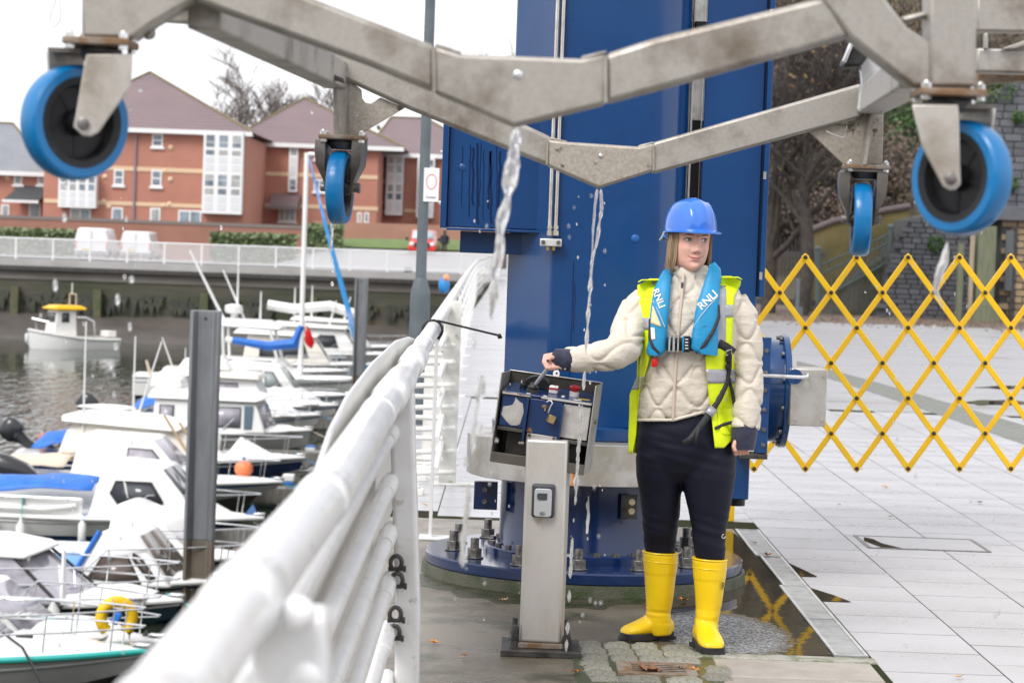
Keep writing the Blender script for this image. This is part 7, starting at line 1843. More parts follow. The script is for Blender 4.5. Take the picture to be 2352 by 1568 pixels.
# A: the brick block in the middle
YA = 170.0
xa, xb = P(101, 400, YA).x, P(563, 400, YA).x
bA = thing('apartment_block', 'red brick apartment block with white glazed bay and mossy plum hipped roof', 'building', ((xa + xb) / 2, YA, 0))
zeA = P(430, 300, YA).z
MB().box2((xa, YA, -.5), (xb, YA + 16, zeA - .23)).build('brick_wall', BRICK, bA)
pk = P(344, 167, YA + 8); hip_roof(bA, xa, xb, YA, YA + 16, zeA, ((pk.x, pk.x + .05), pk.z), TILE)
band(bA, (101, 467), (382, 392), YA); band(bA, (101, 467), (463, 472), YA)
for (x0, x1, y0, y1, c_, r_2) in ((349, 375, 308, 337, 1, 2), (261, 285, 390, 425, 1, 2), (347, 372, 391, 428, 1, 2), (256, 283, 477, 511, 1, 1), (344, 369, 478, 515, 1, 1), (409, 463, 484, 519, 2, 1), (160, 209, 479, 520, 2, 1), (170, 190, 308, 337, 1, 2)): win(bA, x0, x1, y0, y1, YA, True, c_, r_2)
bay(bA, 467, 563, 304, 490, YA, 1.0, 3, ((311, 326, 1), (328, 338, 1), (345, 356, 1), (360, 374, 0), (378, 392, 0), (401, 412, 1), (414, 427, 1), (433, 446, 1), (450, 464, 0), (467, 482, 0)))
bay(bA, 139, 227, 400, 476, YA, 1.0, 4, ((404, 418, 1), (422, 436, 1), (440, 452, 0), (456, 471, 0)))
MB().tube((P(313, 305, YA).x, YA - .1, 0), (P(313, 305, YA).x, YA - .1, zeA - .3), .09, n=8).build('drainpipe', PIPEP, bA)
for (x, y) in ((392, 339), (391, 412), (389, 469), (241, 406), (238, 463), (250, 475), (378, 393), (376, 472)): vent(bA, x, y, YA)
# B: next block to the right, a little further back
YBB = 184.0
xa, xb = P(560, 400, YBB).x, P(868, 400, YBB).x
bB = thing('apartment_block', 'second brick block with stair window strip and entrance canopy behind the yacht mast', 'building', ((xa + xb) / 2, YBB, 0))
zeB = P(700, 332, YBB).z
MB().box2((xa, YBB, -.5), (xb, YBB + 15, zeB - .23)).build('brick_wall', BRICK, bB)
pk = P(700, 226, YBB + 7.5); hip_roof(bB, xa - 1, xb + 1.5, YBB, YBB + 15, zeB, ((pk.x, pk.x + .05), pk.z), TILE)
band(bB, (565, 868), (398, 407), YBB); band(bB, (565, 868), (470, 479), YBB)
bay(bB, 662, 686, 338, 441, YBB, .3, 1, ((342, 356, 1), (362, 376, 0), (380, 402, 0), (412, 424, 1), (426, 436, 1)))
for (x0, x1, y0, y1, c_, r_2) in ((566, 577, 338, 362, 1, 2), (563, 575, 408, 436, 1, 2), (720, 748, 412, 440, 2, 1), (722, 742, 342, 366, 1, 2), (640, 680, 479, 508, 3, 1), (820, 832, 488, 512, 1, 1), (836, 848, 488, 512, 1, 1)): win(bB, x0, x1, y0, y1, YBB, True, c_, r_2)
q = MB(); a = P(617, 472, YBB - 2.2); c = P(690, 446, YBB); q.prism([(a.x, YBB - 2.2, a.z), (a.x, YBB - .01, c.z), (a.x, YBB - .01, a.z)], (c.x - a.x, 0, 0)); q.build('porch_roof', TILE, bB, flat=True)
MB().box2((a.x - .1, YBB - 2.35, a.z - .25), (c.x + .1, YBB - 2.2, a.z)).build('porch_fascia', COPE, bB)
MB().tube((P(592, 400, YBB).x, YBB - .1, 0), (P(592, 400, YBB).x, YBB - .1, zeB - .3), .09, n=8).build('drainpipe', PIPEP, bB)
# C: block behind the lamp post
YCC = 192.0
xa, xb = P(852, 400, YCC).x, P(1120, 400, YCC).x
bC = thing('apartment_block', 'third brick block with tall white bays partly hidden by the grey lamp post', 'building', ((xa + xb) / 2, YCC, 0))
zeC = P(930, 354, YCC).z
MB().box2((xa, YCC, -.5), (xb, YCC + 15, zeC - .23)).build('brick_wall', BRICK, bC)
pk = P(898, 270, YCC + 7.5); hip_roof(bC, xa, xb, YCC, YCC + 15, zeC, ((pk.x, pk.x + 3), pk.z), TILE)
bay(bC, 886, 929, 357, 494, YCC, .9, 2, ((362, 376, 1), (380, 396, 1), (402, 418, 0), (424, 440, 1), (444, 458, 1), (464, 484, 0)))
bay(bC, 956, 1000, 362, 500, YCC, .9, 2, ((368, 382, 1), (386, 402, 1), (408, 424, 0), (430, 446, 1), (450, 464, 1), (470, 490, 0)))
band(bC, (852, 885), (412, 421), YCC); band(bC, (929, 956), (480, 488), YCC); band(bC, (852, 885), (482, 490), YCC)
for (x0, x1, y0, y1) in ((845, 857, 436, 462), (866, 878, 436, 462), (850, 862, 366, 388), (868, 880, 366, 388)): win(bC, x0, x1, y0, y1, YCC, True, 1, 2)
# D: low terrace at the far left
YD = 176.0
xa, xb = P(-140, 400, YD).x, P(112, 400, YD).x
bD = thing('terraced_house', 'low brick terrace with grey slate roof and dark porch at the left edge', 'building', ((xa + xb) / 2, YD, 0))
zeD = P(60, 396, YD).z
MB().box2((xa, YD, -.5), (xb, YD + 9, zeD - .23)).build('brick_wall', BRICK, bD)
pk = P(10, 284, YD + 4.5); hip_roof(bD, xa, xb, YD, YD + 9, zeD, ((xa + 2, P(30, 284, YD + 4.5).x), pk.z), SLATE)
for (x0, x1, y0, y1) in ((32, 52, 398, 424), (86, 104, 398, 424), (66, 94, 466, 502), (2, 22, 470, 500), (-30, -12, 398, 424)): win(bD, x0, x1, y0, y1, YD, True, 1, 1)
q = MB(); a = P(8, 458, YD - 1.8); c = P(101, 428, YD); q.prism([(a.x, YD - 1.8, a.z), (a.x + .8, YD - .01, c.z), (a.x + .8, YD - .01, a.z)], (c.x - a.x, 0, 0)); q.build('porch_roof', mat('charcoal porch roof', (.06, .065, .07), .6), bD, flat=True)
MB().box2((a.x - .1, YD - 1.9, a.z - .2), (c.x, YD - 1.8, a.z)).build('porch_fascia', UPVC, bD)
vent(bD, 18, 409, YD)
# garden wall, slope and hedges before the buildings
YG = 158.0
gw = thing('garden_wall', 'long low brick garden wall with dark coping before the apartments', 'wall', (-10, YG, 0))
x0, x1 = P(-140, 510, YG).x, P(700, 520, YG).x
MB().box2((x0, YG, -.5), (x1, YG + .35, P(300, 512, YG).z)).build('wall_body', BRICKD, gw)
MB().box2((x0, YG - .05, P(300, 512, YG).z + .002), (x1, YG + .4, P(300, 506, YG).z + .05)).build('wall_coping', COPE, gw)
x0, x1 = P(702, 520, YG).x, P(1180, 520, YG).x
gw2 = thing('garden_wall', 'paler brick garden wall behind the red van and grass strip', 'wall', ((x0 + x1) / 2, YG + 6, 0))
MB().box2((x0, YG + 6, -.5), (x1, YG + 6.35, P(860, 512, YG + 6).z)).build('wall_body', mat('pink brick wall', (.40, .21, .16), .8, 0, (.34, .18, .14), .5), gw2)
# rising road and grass verge
rd = MB(); pts = []
for (y, z) in ((134, 0), (140, .15), (147, .75), (152, 1.15), (162, 1.5), (170, 1.7)): pts.append([(-15, y, z - .8), (-12, y, z - .02), (-5, y, z), (10, y, z), (60, y, z)])
struct(rd.grid(pts).build('rising_road', mat('wet road', (.33, .33, .345), .4)))
ROADW = mat('grass verge', (.125, .19, .05), .8, 0, (.10, .15, .045), 1.5)
gvb = MB(); gvb.grid([[(P(700, 558, 156).x, 153.0, 1.25), (P(1180, 540, 156).x, 153.0, 1.32)], [(P(700, 548, 156).x, 157, 1.75), (P(1180, 540, 156).x, 157, 2.1)], [(P(700, 548, 156).x, 164, 1.75), (P(1180, 540, 156).x, 164, 2.1)]])
struct(gvb.build('grass_verge', ROADW))
LEAFG = mat('hedge leaf', (.13, .18, .08), .6, 0, (.20, .24, .13), 1.2, .4, .7, rnd=.0)
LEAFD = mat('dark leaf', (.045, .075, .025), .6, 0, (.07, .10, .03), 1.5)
def leaf_cloud(mb, c, r, n, s, rnd_, sq=.55, shell=.6):
    c = Vector(c)
    for _ in range(n):
        while True:
            d = Vector((rnd_.uniform(-1, 1), rnd_.uniform(-1, 1), rnd_.uniform(-1, 1)))
            if .05 < d.length < 1: break
        d = d * (shell + (1 - shell) * rnd_.random()) / max(d.length, .3) * min(1, d.length + .45)
        p = c + Vector((d.x * r[0], d.y * r[1], d.z * r[2])) * (1 + .18 * noise.noise(d * 3 + c))
        u = Vector((rnd_.uniform(-1, 1), rnd_.uniform(-1, 1), rnd_.uniform(-1, 1))).normalized(); v = u.orthogonal().normalized(); ss = s * rnd_.uniform(.6, 1.3)
        mb.add([p - u * ss, p + v * ss * sq, p + u * ss, p - v * ss * sq], [(0, 1, 2, 3)])
rhd = random.Random(4)
def hedge(label, x0, x1, yt, Y, d, m=LEAFG):
    a = P(x0, yt, Y); c = P(x1, yt, Y); zt = (a.z + c.z) / 2
    t = thing('hedge', label, 'hedge', ((a.x + c.x) / 2, Y, 0)); q = MB()
    nx = max(2, int((c.x - a.x) / .22)); nz = int(zt / .2)
    for i in range(nx + 1):
        for j in range(nz + 1):
            p = Vector((lerp(a.x, c.x, i / nx), Y - d / 2, zt * j / nz))
            for _ in range(3):
                pp_ = p + Vector((rhd.uniform(-.16, .16), rhd.uniform(-.05, .25), rhd.uniform(-.14, .14))); u = Vector((rhd.uniform(-1, 1), rhd.uniform(-1, 1), rhd.uniform(-1, 1))).normalized(); v = u.orthogonal(); s = .13
                q.add([pp_ - u * s, pp_ + v * s, pp_ + u * s, pp_ - v * s], [(0, 1, 2, 3)])
        for j in range(5):
            pp_ = Vector((lerp(a.x, c.x, i / nx), Y - d / 2 + d * j / 4, zt + rhd.uniform(-.1, .12))); u = Vector((rhd.uniform(-1, 1), rhd.uniform(-1, 1), rhd.uniform(-.6, .6))).normalized(); v = u.orthogonal(); s = .15
            q.add([pp_ - u * s, pp_ + v * s, pp_ + u * s, pp_ - v * s], [(0, 1, 2, 3)])
    q.build('foliage', m, t, flat=True)
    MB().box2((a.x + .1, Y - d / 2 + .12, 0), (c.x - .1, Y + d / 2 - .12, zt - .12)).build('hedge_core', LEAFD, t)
hedge('long clipped green hedge at left beside the white vans', -140, 172, 528, 152, 1.6)
hedge('clipped rounded hedge right of the white vans', 490, 682, 541, 150, 1.8)
hedge('taller square hedge just right of the yacht mast', 706, 788, 520, 152, 2.2)
# vans
VANW = mat('white van paint', (.78, .78, .80), .25, 0, coat=.5)
TLR = mat('tail lamp red', (.55, .03, .04), .3)
def van(label, x0, x1, yt, Y, m, rear=True, z0=0.0, H_=None, gl=PANE):
    a = P(x0, yt, Y); c = P(x1, yt, Y); W_ = c.x - a.x; zt = a.z; cx_ = (a.x + c.x) / 2
    t = thing('parked_van', label, 'van', (cx_, Y, z0)); h = zt - z0; hw = W_ / 2; LN = 4.6
    q = MB()
    sect = lambda y, k, top, bot=.25: [(cx_ + sx * hw * kk, y, z0 + bot + (top - bot) * zz) for sx, kk, zz in ((-1, .96, 0), (-1, 1.0, .35), (-1, .97, .62), (-1, .84 * k, .96), (-1, .70 * k, 1), (1, .70 * k, 1), (1, .84 * k, .96), (1, .97, .62), (1, 1.0, .35), (1, .96, 0))]
    if rear: secs = [sect(Y, .97, h * .98), sect(Y + .15, 1, h), sect(Y + 2.9, 1, h), sect(Y + 3.6, .85, h * .62, .25), sect(Y + LN, .8, h * .50, .25)]
    else: secs = [sect(Y, .82, h * .42), sect(Y + .12, .9, h * .50), sect(Y + .85, .92, h * .60), sect(Y + 1.75, .95, h * .97), sect(Y + 2.1, 1, h), sect(Y + LN, .98, h * .98)]
    q.loft(secs); bdy = q.build('body', m, t, bev=.04, ang=40)
    for sx in (-1, 1):
        for dy in (.8, LN - .9):
            w2 = MB().lathe([(.05, -.11), (.30, -.11), (.33, -.06), (.33, .06), (.30, .11), (.05, .11)], (cx_ + sx * (hw - .12), Y + dy, z0 + .33), (1, 0, 0), 18).build('wheel', RUBBER, t)
    if rear:
        MB().box2((cx_ - hw * .9, Y - .05, z0 + .28), (cx_ + hw * .9, Y - .003, z0 + .5)).build('bumper', mat('bumper ' + label[:5], (.30, .30, .32), .5), t, bev=.02)
        MB().box2((cx_ - .012, Y - .012, z0 + .5), (cx_ + .012, Y - .003, z0 + h * .9)).build('door_gap', GFR, t)
        for sx in (-1, 1): MB().box2((cx_ + sx * hw * .88, Y - .03, z0 + .62), (cx_ + sx * hw * .97, Y - .003, z0 + 1.05)).build('tail_lamp', TLR, t, bev=.01)
        MB().box2((cx_ - .55, Y - .02, z0 + .56), (cx_ - .05, Y - .013, z0 + .68)).build('number_plate', mat('plate yellow ' + label[:5], (.75, .58, .05), .4), t)
    else:
        q = MB(); q.add([(cx_ - hw * .80, Y + .90, z0 + h * .62), (cx_ + hw * .80, Y + .90, z0 + h * .62), (cx_ + hw * .70, Y + 1.66, z0 + h * .93), (cx_ - hw * .70, Y + 1.66, z0 + h * .93)], [(0, 1, 2, 3)]); q.v = [v + Vector((0, -.03, .03)) for v in q.v]; q.build('windscreen', gl, t, solid=.02)
        for sx in (-1, 1):
            MB().ball((cx_ + sx * hw * .72, Y + .05, z0 + h * .42), (.17, .10, .12), 12, 8).build('headlight', CLEAR, t); MB().box((cx_ + sx * (hw + .12), Y + 1.2, z0 + h * .62), (.18, .12, .2)).build('wing_mirror', GFR, t, bev=.03)
        MB().box2((cx_ - hw * .55, Y - .03, z0 + .45), (cx_ + hw * .55, Y + .02, z0 + .75)).build('grille', GFR, t)
    for sx in (-1, 1):
        if rear: MB().box((cx_ + sx * (hw + .12), Y + 3.3, z0 + h * .55), (.16, .1, .25)).build('wing_mirror', GFR, t, bev=.02)
    return t
van('taller white panel van parked rear on at the left behind the far railing', 172, 250, 522, 142, VANW)
van('smaller rounded white van parked right of the taller one', 277, 348, 530, 143, VANW)
van('bright red van facing the water half hidden by the lamp post', 938, 1003, 526, 150, mat('red van paint', (.62, .035, .03), .3, 0, coat=.5), False, .95, gl=mat('pale windscreen', (.45, .55, .60), .08, spec=.7))
# a walker by the red van
pw = P(1022, 530, 151); t = thing('person', 'distant person in dark clothes walking beside the red van', 'person', (pw.x, 151, 1.1))
q = MB(); zt = pw.z
q.path([(pw.x - .10, 151, 1.1), (pw.x - .08, 151, zt - 1.25 + .35), (pw.x - .06, 151, zt - .78)], [.06, .075, .10], 8); q.path([(pw.x + .10, 150.8, 1.1), (pw.x + .09, 150.9, zt - .9), (pw.x + .06, 151, zt - .78)], [.06, .075, .10], 8)
q.path([(pw.x, 151, zt - .85), (pw.x, 151, zt - .55), (pw.x, 151, zt - .32), (pw.x, 151, zt - .22), (pw.x, 151, zt - .18)], [.17, .18, .20, .10, .07], 12); q.ball((pw.x, 151, zt - .08), (.10, .11, .13), 10, 8)
for sx in (-1, 1): q.path([(pw.x + sx * .2, 151, zt - .32), (pw.x + sx * .26, 151, zt - .58), (pw.x + sx * .24, 150.9, zt - .85)], [.07, .06, .045], 8)
mesh_obj('body', remesh(q, .03, 2), mat('dark clothes', (.03, .03, .04), .8), t)
# ---- trees
BARK = mat('dark bark', (.042, .036, .032), .85, 0, (.070, .060, .050), 6, bump=.5, bs=25)
BARKF = mat('far grey twigs', (.17, .145, .135), .85)
AUT = mat('autumn leaf', (.22, .135, .045), .65, 0, (.13, .085, .05), 3, .35, .65, (.36, .24, .06), 7, .60, .7)
OLIV = mat('olive leaf', (.13, .14, .045), .65, 0, (.09, .11, .03), 2)
GRNL = mat('green ivy leaf', (.05, .115, .03), .55, 0, (.08, .15, .04), 2)
def bare_tree(name, label, base, h, r0, depth, spread, rnd_, m=BARK, crown=None, leafm=None, nleaf=0, ls=.1, up=.35, min_r=.008, kids=3, start=.3):
    t = thing(name, label, 'tree', base); base = Vector(base)
    tr = MB(); cb_ = MB(); tips = []
    def grow(p, d, ln, r, lev):
        pts = [p]; q = p; rr = [r]; nseg = 4 if lev < 2 else 3
        for k in range(nseg):
            d = (d + Vector((rnd_.uniform(-1, 1), rnd_.uniform(-1, 1), rnd_.uniform(-.5, .9))) * .17).normalized()
            q = q + d * ln / nseg; pts.append(q); rr.append(max(min_r * .7, r * (1 - .55 * (k + 1) / nseg)))
        (tr if lev == 0 else cb_).path(pts, rr, 7 if lev < 2 else (4 if lev < 4 else 3), False)
        if lev >= depth: tips.append(q); return
        for c in range(kids + (2 if lev == 0 else 0)):
            f_ = rnd_.uniform(start if lev == 0 else .35, 1.0); i = min(nseg - 1, int(f_ * nseg)); bp_2 = pts[i].lerp(pts[i + 1], f_ * nseg - i)
            ax = Vector((rnd_.uniform(-1, 1), rnd_.uniform(-1, 1), rnd_.uniform(-.1, .5))).normalized()
            nd = (d * (1 - spread) + ax * spread + Vector((0, 0, up * .3))).normalized()
            grow(bp_2, nd, ln * rnd_.uniform(.55, .8), max(min_r, rr[i] * rnd_.uniform(.45, .65)), lev + 1)
        tips.append(q)
    grow(base, Vector((rnd_.uniform(-.08, .08), 0, 1)), h * .48, r0, 0)
    tr.build('trunk', m, t, ang=70); cb_.build('crown', m, t, ang=70)
    if nleaf:
        lf = MB()
        for _ in range(nleaf):
            p = rnd_.choice(tips) + Vector((rnd_.gauss(0, .25), rnd_.gauss(0, .25), rnd_.gauss(0, .25))); u = Vector((rnd_.uniform(-1, 1), rnd_.uniform(-1, 1), rnd_.uniform(-1, 1))).normalized(); v = u.orthogonal(); s = ls * rnd_.uniform(.6, 1.3)
            lf.add([p - u * s, p + v * s * .6, p + u * s, p - v * s * .6], [(0, 1, 2, 3)])
        lf.build('leaves', leafm, t, flat=True)
    return t
rt_ = random.Random(12)
b0_ = P(622, 420, 215); bare_tree('bare_tree', 'bare winter tree rising between the two hipped roofs', (b0_.x, 215, 1.5), P(622, 150, 215).z - 1.5, .40, 5, .58, rt_, BARKF, min_r=.035, kids=4)
for (px, pt, Y, lab, lm, nl) in ((556, 252, 222, 'low bare thicket tree left of the winter tree', OLIV, 260), (744, 205, 222, 'sparse leafed tree behind the second roof', OLIV, 320), (950, 258, 225, 'green grey tree behind the third roof near lamp post', OLIV, 420), (1160, 60, 120, 'faint tall bare tree just left of the blue column top', AUT, 0)):
    bb_ = P(px, 420, Y); bare_tree('bare_tree', lab, (bb_.x, Y, 0.5), P(px, pt, Y).z - .5, .22, 4, .6, rt_, BARKF, None, lm, nl, .22, min_r=.02)
# right hand hillside
hill = MB(); rows = []
for j in range(16):
    row = []
    for i in range(40):
        x = 1.5 + i * 1.75; y = 78 + j * 5
        z = -.1 + max(0, (y - 80)) * .42 + 1.3 * noise.noise(Vector((x * .08, y * .06, 2))) * min(1, max(0, y - 80) / 8) + max(0, x - 20) * .05 * min(1, max(0, y - 80) / 20)
        rp_ = min(1, max(0, (x - 2) / 9)); rp_ = rp_ * rp_ * (3 - 2 * rp_); z = -.1 + (z + .1) * rp_
        row.append((x, y, z))
    rows.append(row)
struct(hill.grid(rows).build('hillside', mat('leaf litter slope', (.075, .06, .042), .9, 0, (.06, .06, .03), .5, .4, .6, (.17, .11, .045), 2.5, .60, .70)))
rb = random.Random(31)
def bush(label, px, py, Y, rx, ry, rz, n, s, m, twig=True):
    c = P(px, py, Y); t = thing('bush', label, 'bush', (c.x, Y, c.z - rz)); q = MB()
    for k in range(5): 
        o = Vector((rb.uniform(-.6, .6) * rx, rb.uniform(-.5, .5) * ry, rb.uniform(-.5, .5) * rz)); leaf_cloud(q, c + o, (rx * .6, ry * .6, rz * .6), n // 5, s, rb)
    q.build('foliage', m, t, flat=True)
    if twig:
        q = MB()
        for k in range(60):
            a = rb.uniform(0, 6.28); e = c + Vector((math.cos(a) * rx * rb.uniform(.3, 1.05), math.sin(a) * ry * rb.uniform(.3, 1), rb.uniform(-.2, 1.1) * rz)); b_ = c + Vector((rb.uniform(-.3, .3) * rx, 0, -rz)); q.path([b_, b_.lerp(e, .5) + Vector((rb.uniform(-.2, .2), 0, .2)), e], [.05, .035, .012], 4, False)
        q.build('stems', BARK, t)
TWIG = mat('brown twig mass', (.085, .066, .054), .85, 0, (.13, .095, .07), 1.8)
for (lab, px, py, Y, rx, ry, rz, n, s, m) in (
        ('dark twiggy thicket filling the slope behind the plaza trees', 1830, 400, 84, 3.0, 2, 2.2, 2600, .11, TWIG), ('grey brown undergrowth above the ochre terrace wall', 1930, 400, 86, 3.0, 2, 2.0, 2600, .11, TWIG), ('brown thicket under the rear right castor', 2010, 420, 84, 2.0, 2, 1.6, 1600, .10, TWIG), ('low dark scrub behind the timber fence', 1800, 490, 82, 2.6, 1.5, 1.3, 1800, .10, TWIG), ('rough brown scrub high behind the right beams', 2150, 130, 108, 4.5, 3, 3.5, 2400, .16, TWIG),
        ('brown thicket with russet leaves high beside the blue panel', 1800, 60, 108, 4.2, 3, 2.8, 2600, .18, TWIG), ('brown twiggy thicket behind the bare plaza tree', 1850, 250, 100, 3.8, 3, 3.0, 3000, .20, TWIG), ('grey brown thicket left of the far right castor', 1780, 330, 98, 3.4, 3, 3.2, 2600, .18, TWIG),
        ('golden bush glowing low on the slope', 1880, 440, 92, 2.6, 2, 1.4, 900, .12, AUT), ('dark green ivy bush right of the rear castor', 2060, 340, 94, 2.0, 2, 3.2, 4200, .10, GRNL), ('olive shrub above the stair wall', 1990, 430, 90, 2.6, 2, 1.6, 1800, .15, OLIV),
        ('tall brown bush between the castors', 1960, 240, 102, 3.2, 3, 3.6, 2600, .2, TWIG), ('green bush under the right beam end', 2080, 250, 97, 1.8, 2, 1.8, 2200, .10, GRNL), ('rust coloured shrub behind the front right castor', 2140, 330, 99, 2.4, 2, 2.6, 1800, .12, TWIG),
        ('olive growth topping the grey retaining wall', 2230, 175, 92, 2.8, 2, 1.2, 1600, .15, OLIV), ('thin brown shrub at the top of the slope', 1900, 110, 112, 5, 3, 3.6, 2600, .24, TWIG), ('ochre shrub high between the beams', 2060, 120, 112, 4, 3, 3, 2200, .16, AUT)):
    bush(lab, px, py, Y, rx, ry, rz, n, s, m)
tb = G(1845, 700); YT = tb.y
bare_tree('plaza_tree', 'dark bare spreading tree with a few yellow leaves on the plaza edge', (P(1842, 600, 64).x, 64, 0), 9.0, .25, 5, .60, random.Random(8), BARK, None, AUT, 260, .07, kids=4, start=.22, min_r=.012)
t2 = P(1775, 690, 76); bare_tree('plaza_tree', 'second dark bare tree close to the blue panel edge', (P(1768, 600, 65).x, 65, 0), 9.0, .22, 5, .58, random.Random(18), BARK, None, AUT, 160, .07, kids=4, start=.25, min_r=.012)
# grey stone buttress with coursed stones, retaining wall and gate piers
STONE = mat('grey rubble stone', (.125, .13, .145), .75, 0, (.09, .095, .105), 3, .38, .66, (.09, .11, .05), 1.3, .62, .74, bump=.5, bs=14, rnd=.18)
MORT = mat('dark mortar', (.075, .075, .075), .9)
YS = 66.0
def stone_wall(name, label, poly, Y, d, sw, shh, limit=400):
    pts = [P(x, y, Y) for x, y in poly]; cx_ = sum(p.x for p in pts) / len(pts)
    t = thing(name, label, 'stone wall', (cx_, Y, 0))
    MB().prism(pts, (0, d, 0)).build('wall_core', MORT, t)
    xs = [p.x for p in pts]; zs2 = [p.z for p in pts]; src = None; n = 0
    def inside(x, z):
        c = False
        for i in range(len(pts)):
            a, b = pts[i], pts[i - 1]
            if (a.z > z) != (b.z > z) and x < (b.x - a.x) * (z - a.z) / (b.z - a.z) + a.x: c = not c
        return c
    z = min(zs2); rr_2 = random.Random(len(label)); row = 0
    while z < max(zs2):
        h = shh * rr_2.uniform(.85, 1.15); x = min(xs) + (row % 2) * sw * .5 - sw
        while x < max(xs):
            w_ = sw * rr_2.uniform(.7, 1.3)
            if inside(x + w_ / 2, z + h / 2) and n < limit:
                if src is None:
                    src = MB().box((0, 0, 0), (1, .10, 1)).build('stone', STONE, t, bev=.02, seg=1); o = src
                else: o = src.copy(); C.objects.link(o)
                o.location = Vector((x + w_ / 2, Y - .02 - rr_2.uniform(0, .03), z + h / 2)) - Vector((0, 0, 0)) ; o.scale = (w_ - .025, 1, h - .02); n += 1
                # parts are placed in the frame of the wall
                o.location -= Vector((cx_, Y, 0)); o['w'] = 1
            x += w_
        z += h; row += 1
    for o in t.children:
        if 'w' in o: del o['w']
    # the source mesh was built about the world origin; give it back its own frame
    me = src.data; a = np.empty(len(me.vertices) * 3); me.vertices.foreach_get('co', a); a = a.reshape(-1, 3) + np.array((cx_, Y, 0)); me.vertices.foreach_set('co', a.ravel()); me.update()
    return t
stone_wall('stone_buttress', 'sloping grey stone buttress with coursed blocks behind the yellow barrier', [(2010, 728), (2058, 560), (2088, 505), (2232, 470), (2238, 738)], YS, 2.5, .33, .145, 300)
stone_wall('retaining_wall', 'high grey stone retaining wall with weeds at the upper right edge', [(2215, 345), (2228, 262), (2275, 215), (2360, 180), (2480, 150), (2480, 500), (2230, 470)], YS + 4, 2, .42, .22, 300)
iv = MB(); 
for (px, py, r) in ((2225, 300, .5), (2250, 235, .5), (2300, 205, .6), (2320, 420, .35), (2290, 330, .25), (2340, 270, .3), (2150, 560, .35), (2215, 480, .45)): leaf_cloud(iv, P(px, py, YS - .15 if py > 450 else YS + 3.85), (r * .8, .15, r * .7), 200, .05, rb)
stuff(iv.build('wall_ivy', GRNL))
WOODG = mat('weathered green timber', (.17, .18, .12), .8, 0, (.12, .135, .085), 3, st=(3, 3, .5), bump=.3, bs=30)
WOODL = mat('pale timber', (.40, .33, .24), .7, 0, (.30, .25, .18), 3, st=(3, 3, .5))
gp = P(2270, 735, YS - 2); gate = thing('gate_pier', 'weathered green timber gate pier beside the brick hut', 'gate pier', (gp.x, YS - 2, 0))
def pbox(name, x0, y0, x1, y1, Y, d, m, par, bev=.01):
    a = P(x0, y1, Y); c = P(x1, y0, Y); return MB().box2((a.x, Y, a.z), (c.x, Y + d, c.z)).build(name, m, par, bev=bev)
pbox('pier_post', 2240, 520, 2290, 742, YS - 2, .6, WOODG, gate); pbox('pale_panel', 2222, 540, 2240, 736, YS - 1.9, .1, WOODL, gate); pbox('pier_base', 2232, 700, 2296, 745, YS - 2.1, .8, WOODG, gate)
pbox('side_post', 2196, 560, 2216, 736, YS - 1.8, .25, WOODG, gate)
YBR = mat('buff brick', (.36, .27, .17), .8, 0, (.27, .20, .13), 3, .38, .66, rnd=.25)
hut = thing('brick_hut', 'small buff brick hut with grey lintel at the right edge', 'hut', (P(2360, 740, YS - 1).x, YS - 1, 0))
pbox('hut_core', 2292, 505, 2500, 742, YS - 1, 3, MORT, hut)
src = None
a = P(2292, 742, YS - 1); bq = P(2470, 505, YS - 1); z = a.z; row = 0
while z < bq.z - .1:
    x = a.x - (row % 2) * .2
    while x < bq.x:
        if x >= a.x - .01:
            if src is None: src = MB().box((0, 0, 0), (.40, .06, .16)).build('brick', YBR, hut, bev=.01, seg=1); b_off = Vector((P(2360, 740, YS - 1).x, YS - 1, 0)); src.location = Vector((x + .2, YS - 1.02, z + .09)); o = src
            else: o = src.copy(); C.objects.link(o); o.location = Vector((x + .2, YS - 1.02, z + .09))
        x += .43
    z += .19; row += 1
pbox('hut_lintel', 2280, 480, 2500, 505, YS - 1.3, 3.4, STONE, hut, .02); pbox('dark_door', 2316, 520, 2338, 740, YS - 1.12, .06, DARKST, hut); pbox('sign_board', 2306, 530, 2330, 668, YS - 1.2, .05, mat('dark notice board', (.10, .11, .12), .5), hut)
# mossy wall, stair with handrail, timber fence
MOSSW = mat('mossy ochre wall', (.21, .165, .065), .85, 0, (.13, .115, .05), 1.2, .4, .65, (.085, .075, .045), 3, .6, .7)
wt = thing('terrace_wall', 'mossy ochre terrace wall with a sloping purple coping behind the stairs', 'wall', (P(1940, 620, YS + 3).x, YS + 3, 0))
MB().prism([P(x, y, YS + 3) for x, y in ((1856, 740), (1856, 536), (1915, 512), (2045, 486), (2090, 480), (2090, 740))], (0, 1.0, 0)).build('wall_body', MOSSW, wt)
MB().path([P(x, y, YS + 3) for x, y in ((1852, 533), (1915, 508), (2045, 481), (2090, 474))], .10, 8).build('wall_coping', mat('plum coping', (.14, .11, .11), .7), wt)
st = thing('stone_stair', 'stone stair climbing right behind the yellow barrier with iron handrail', 'stair', (P(1960, 700, YS + 1).x, YS + 1, 0))
for k in range(12):
    x0 = 1885 + k * 12; pbox('step', x0, 690 - k * 9, x0 + 30, 730, YS + .8 + k * .02, 1.8, mat('stair stone', (.15, .145, .13), .8, 0, (.10, .11, .07), 2) if k == 0 else bpy.data.materials['stair stone'], st)
IRON = mat('green grey iron', (.12, .16, .15), .5)
hrl = thing('stair_handrail', 'green grey iron stair handrail with posts and balusters', 'handrail', P(1880, 690, YS + .7))
for (x, yt, yb) in ((1879, 572, 690), (2046, 522, 640), (1990, 500, 560)):
    a = P(x, yb, YS + .7); c = P(x, yt, YS + .7); MB().tube(a, c, .085, n=10).build('handrail_post', IRON, hrl); MB().ball(c, .10, 10, 7).build('post_finial', IRON, hrl)
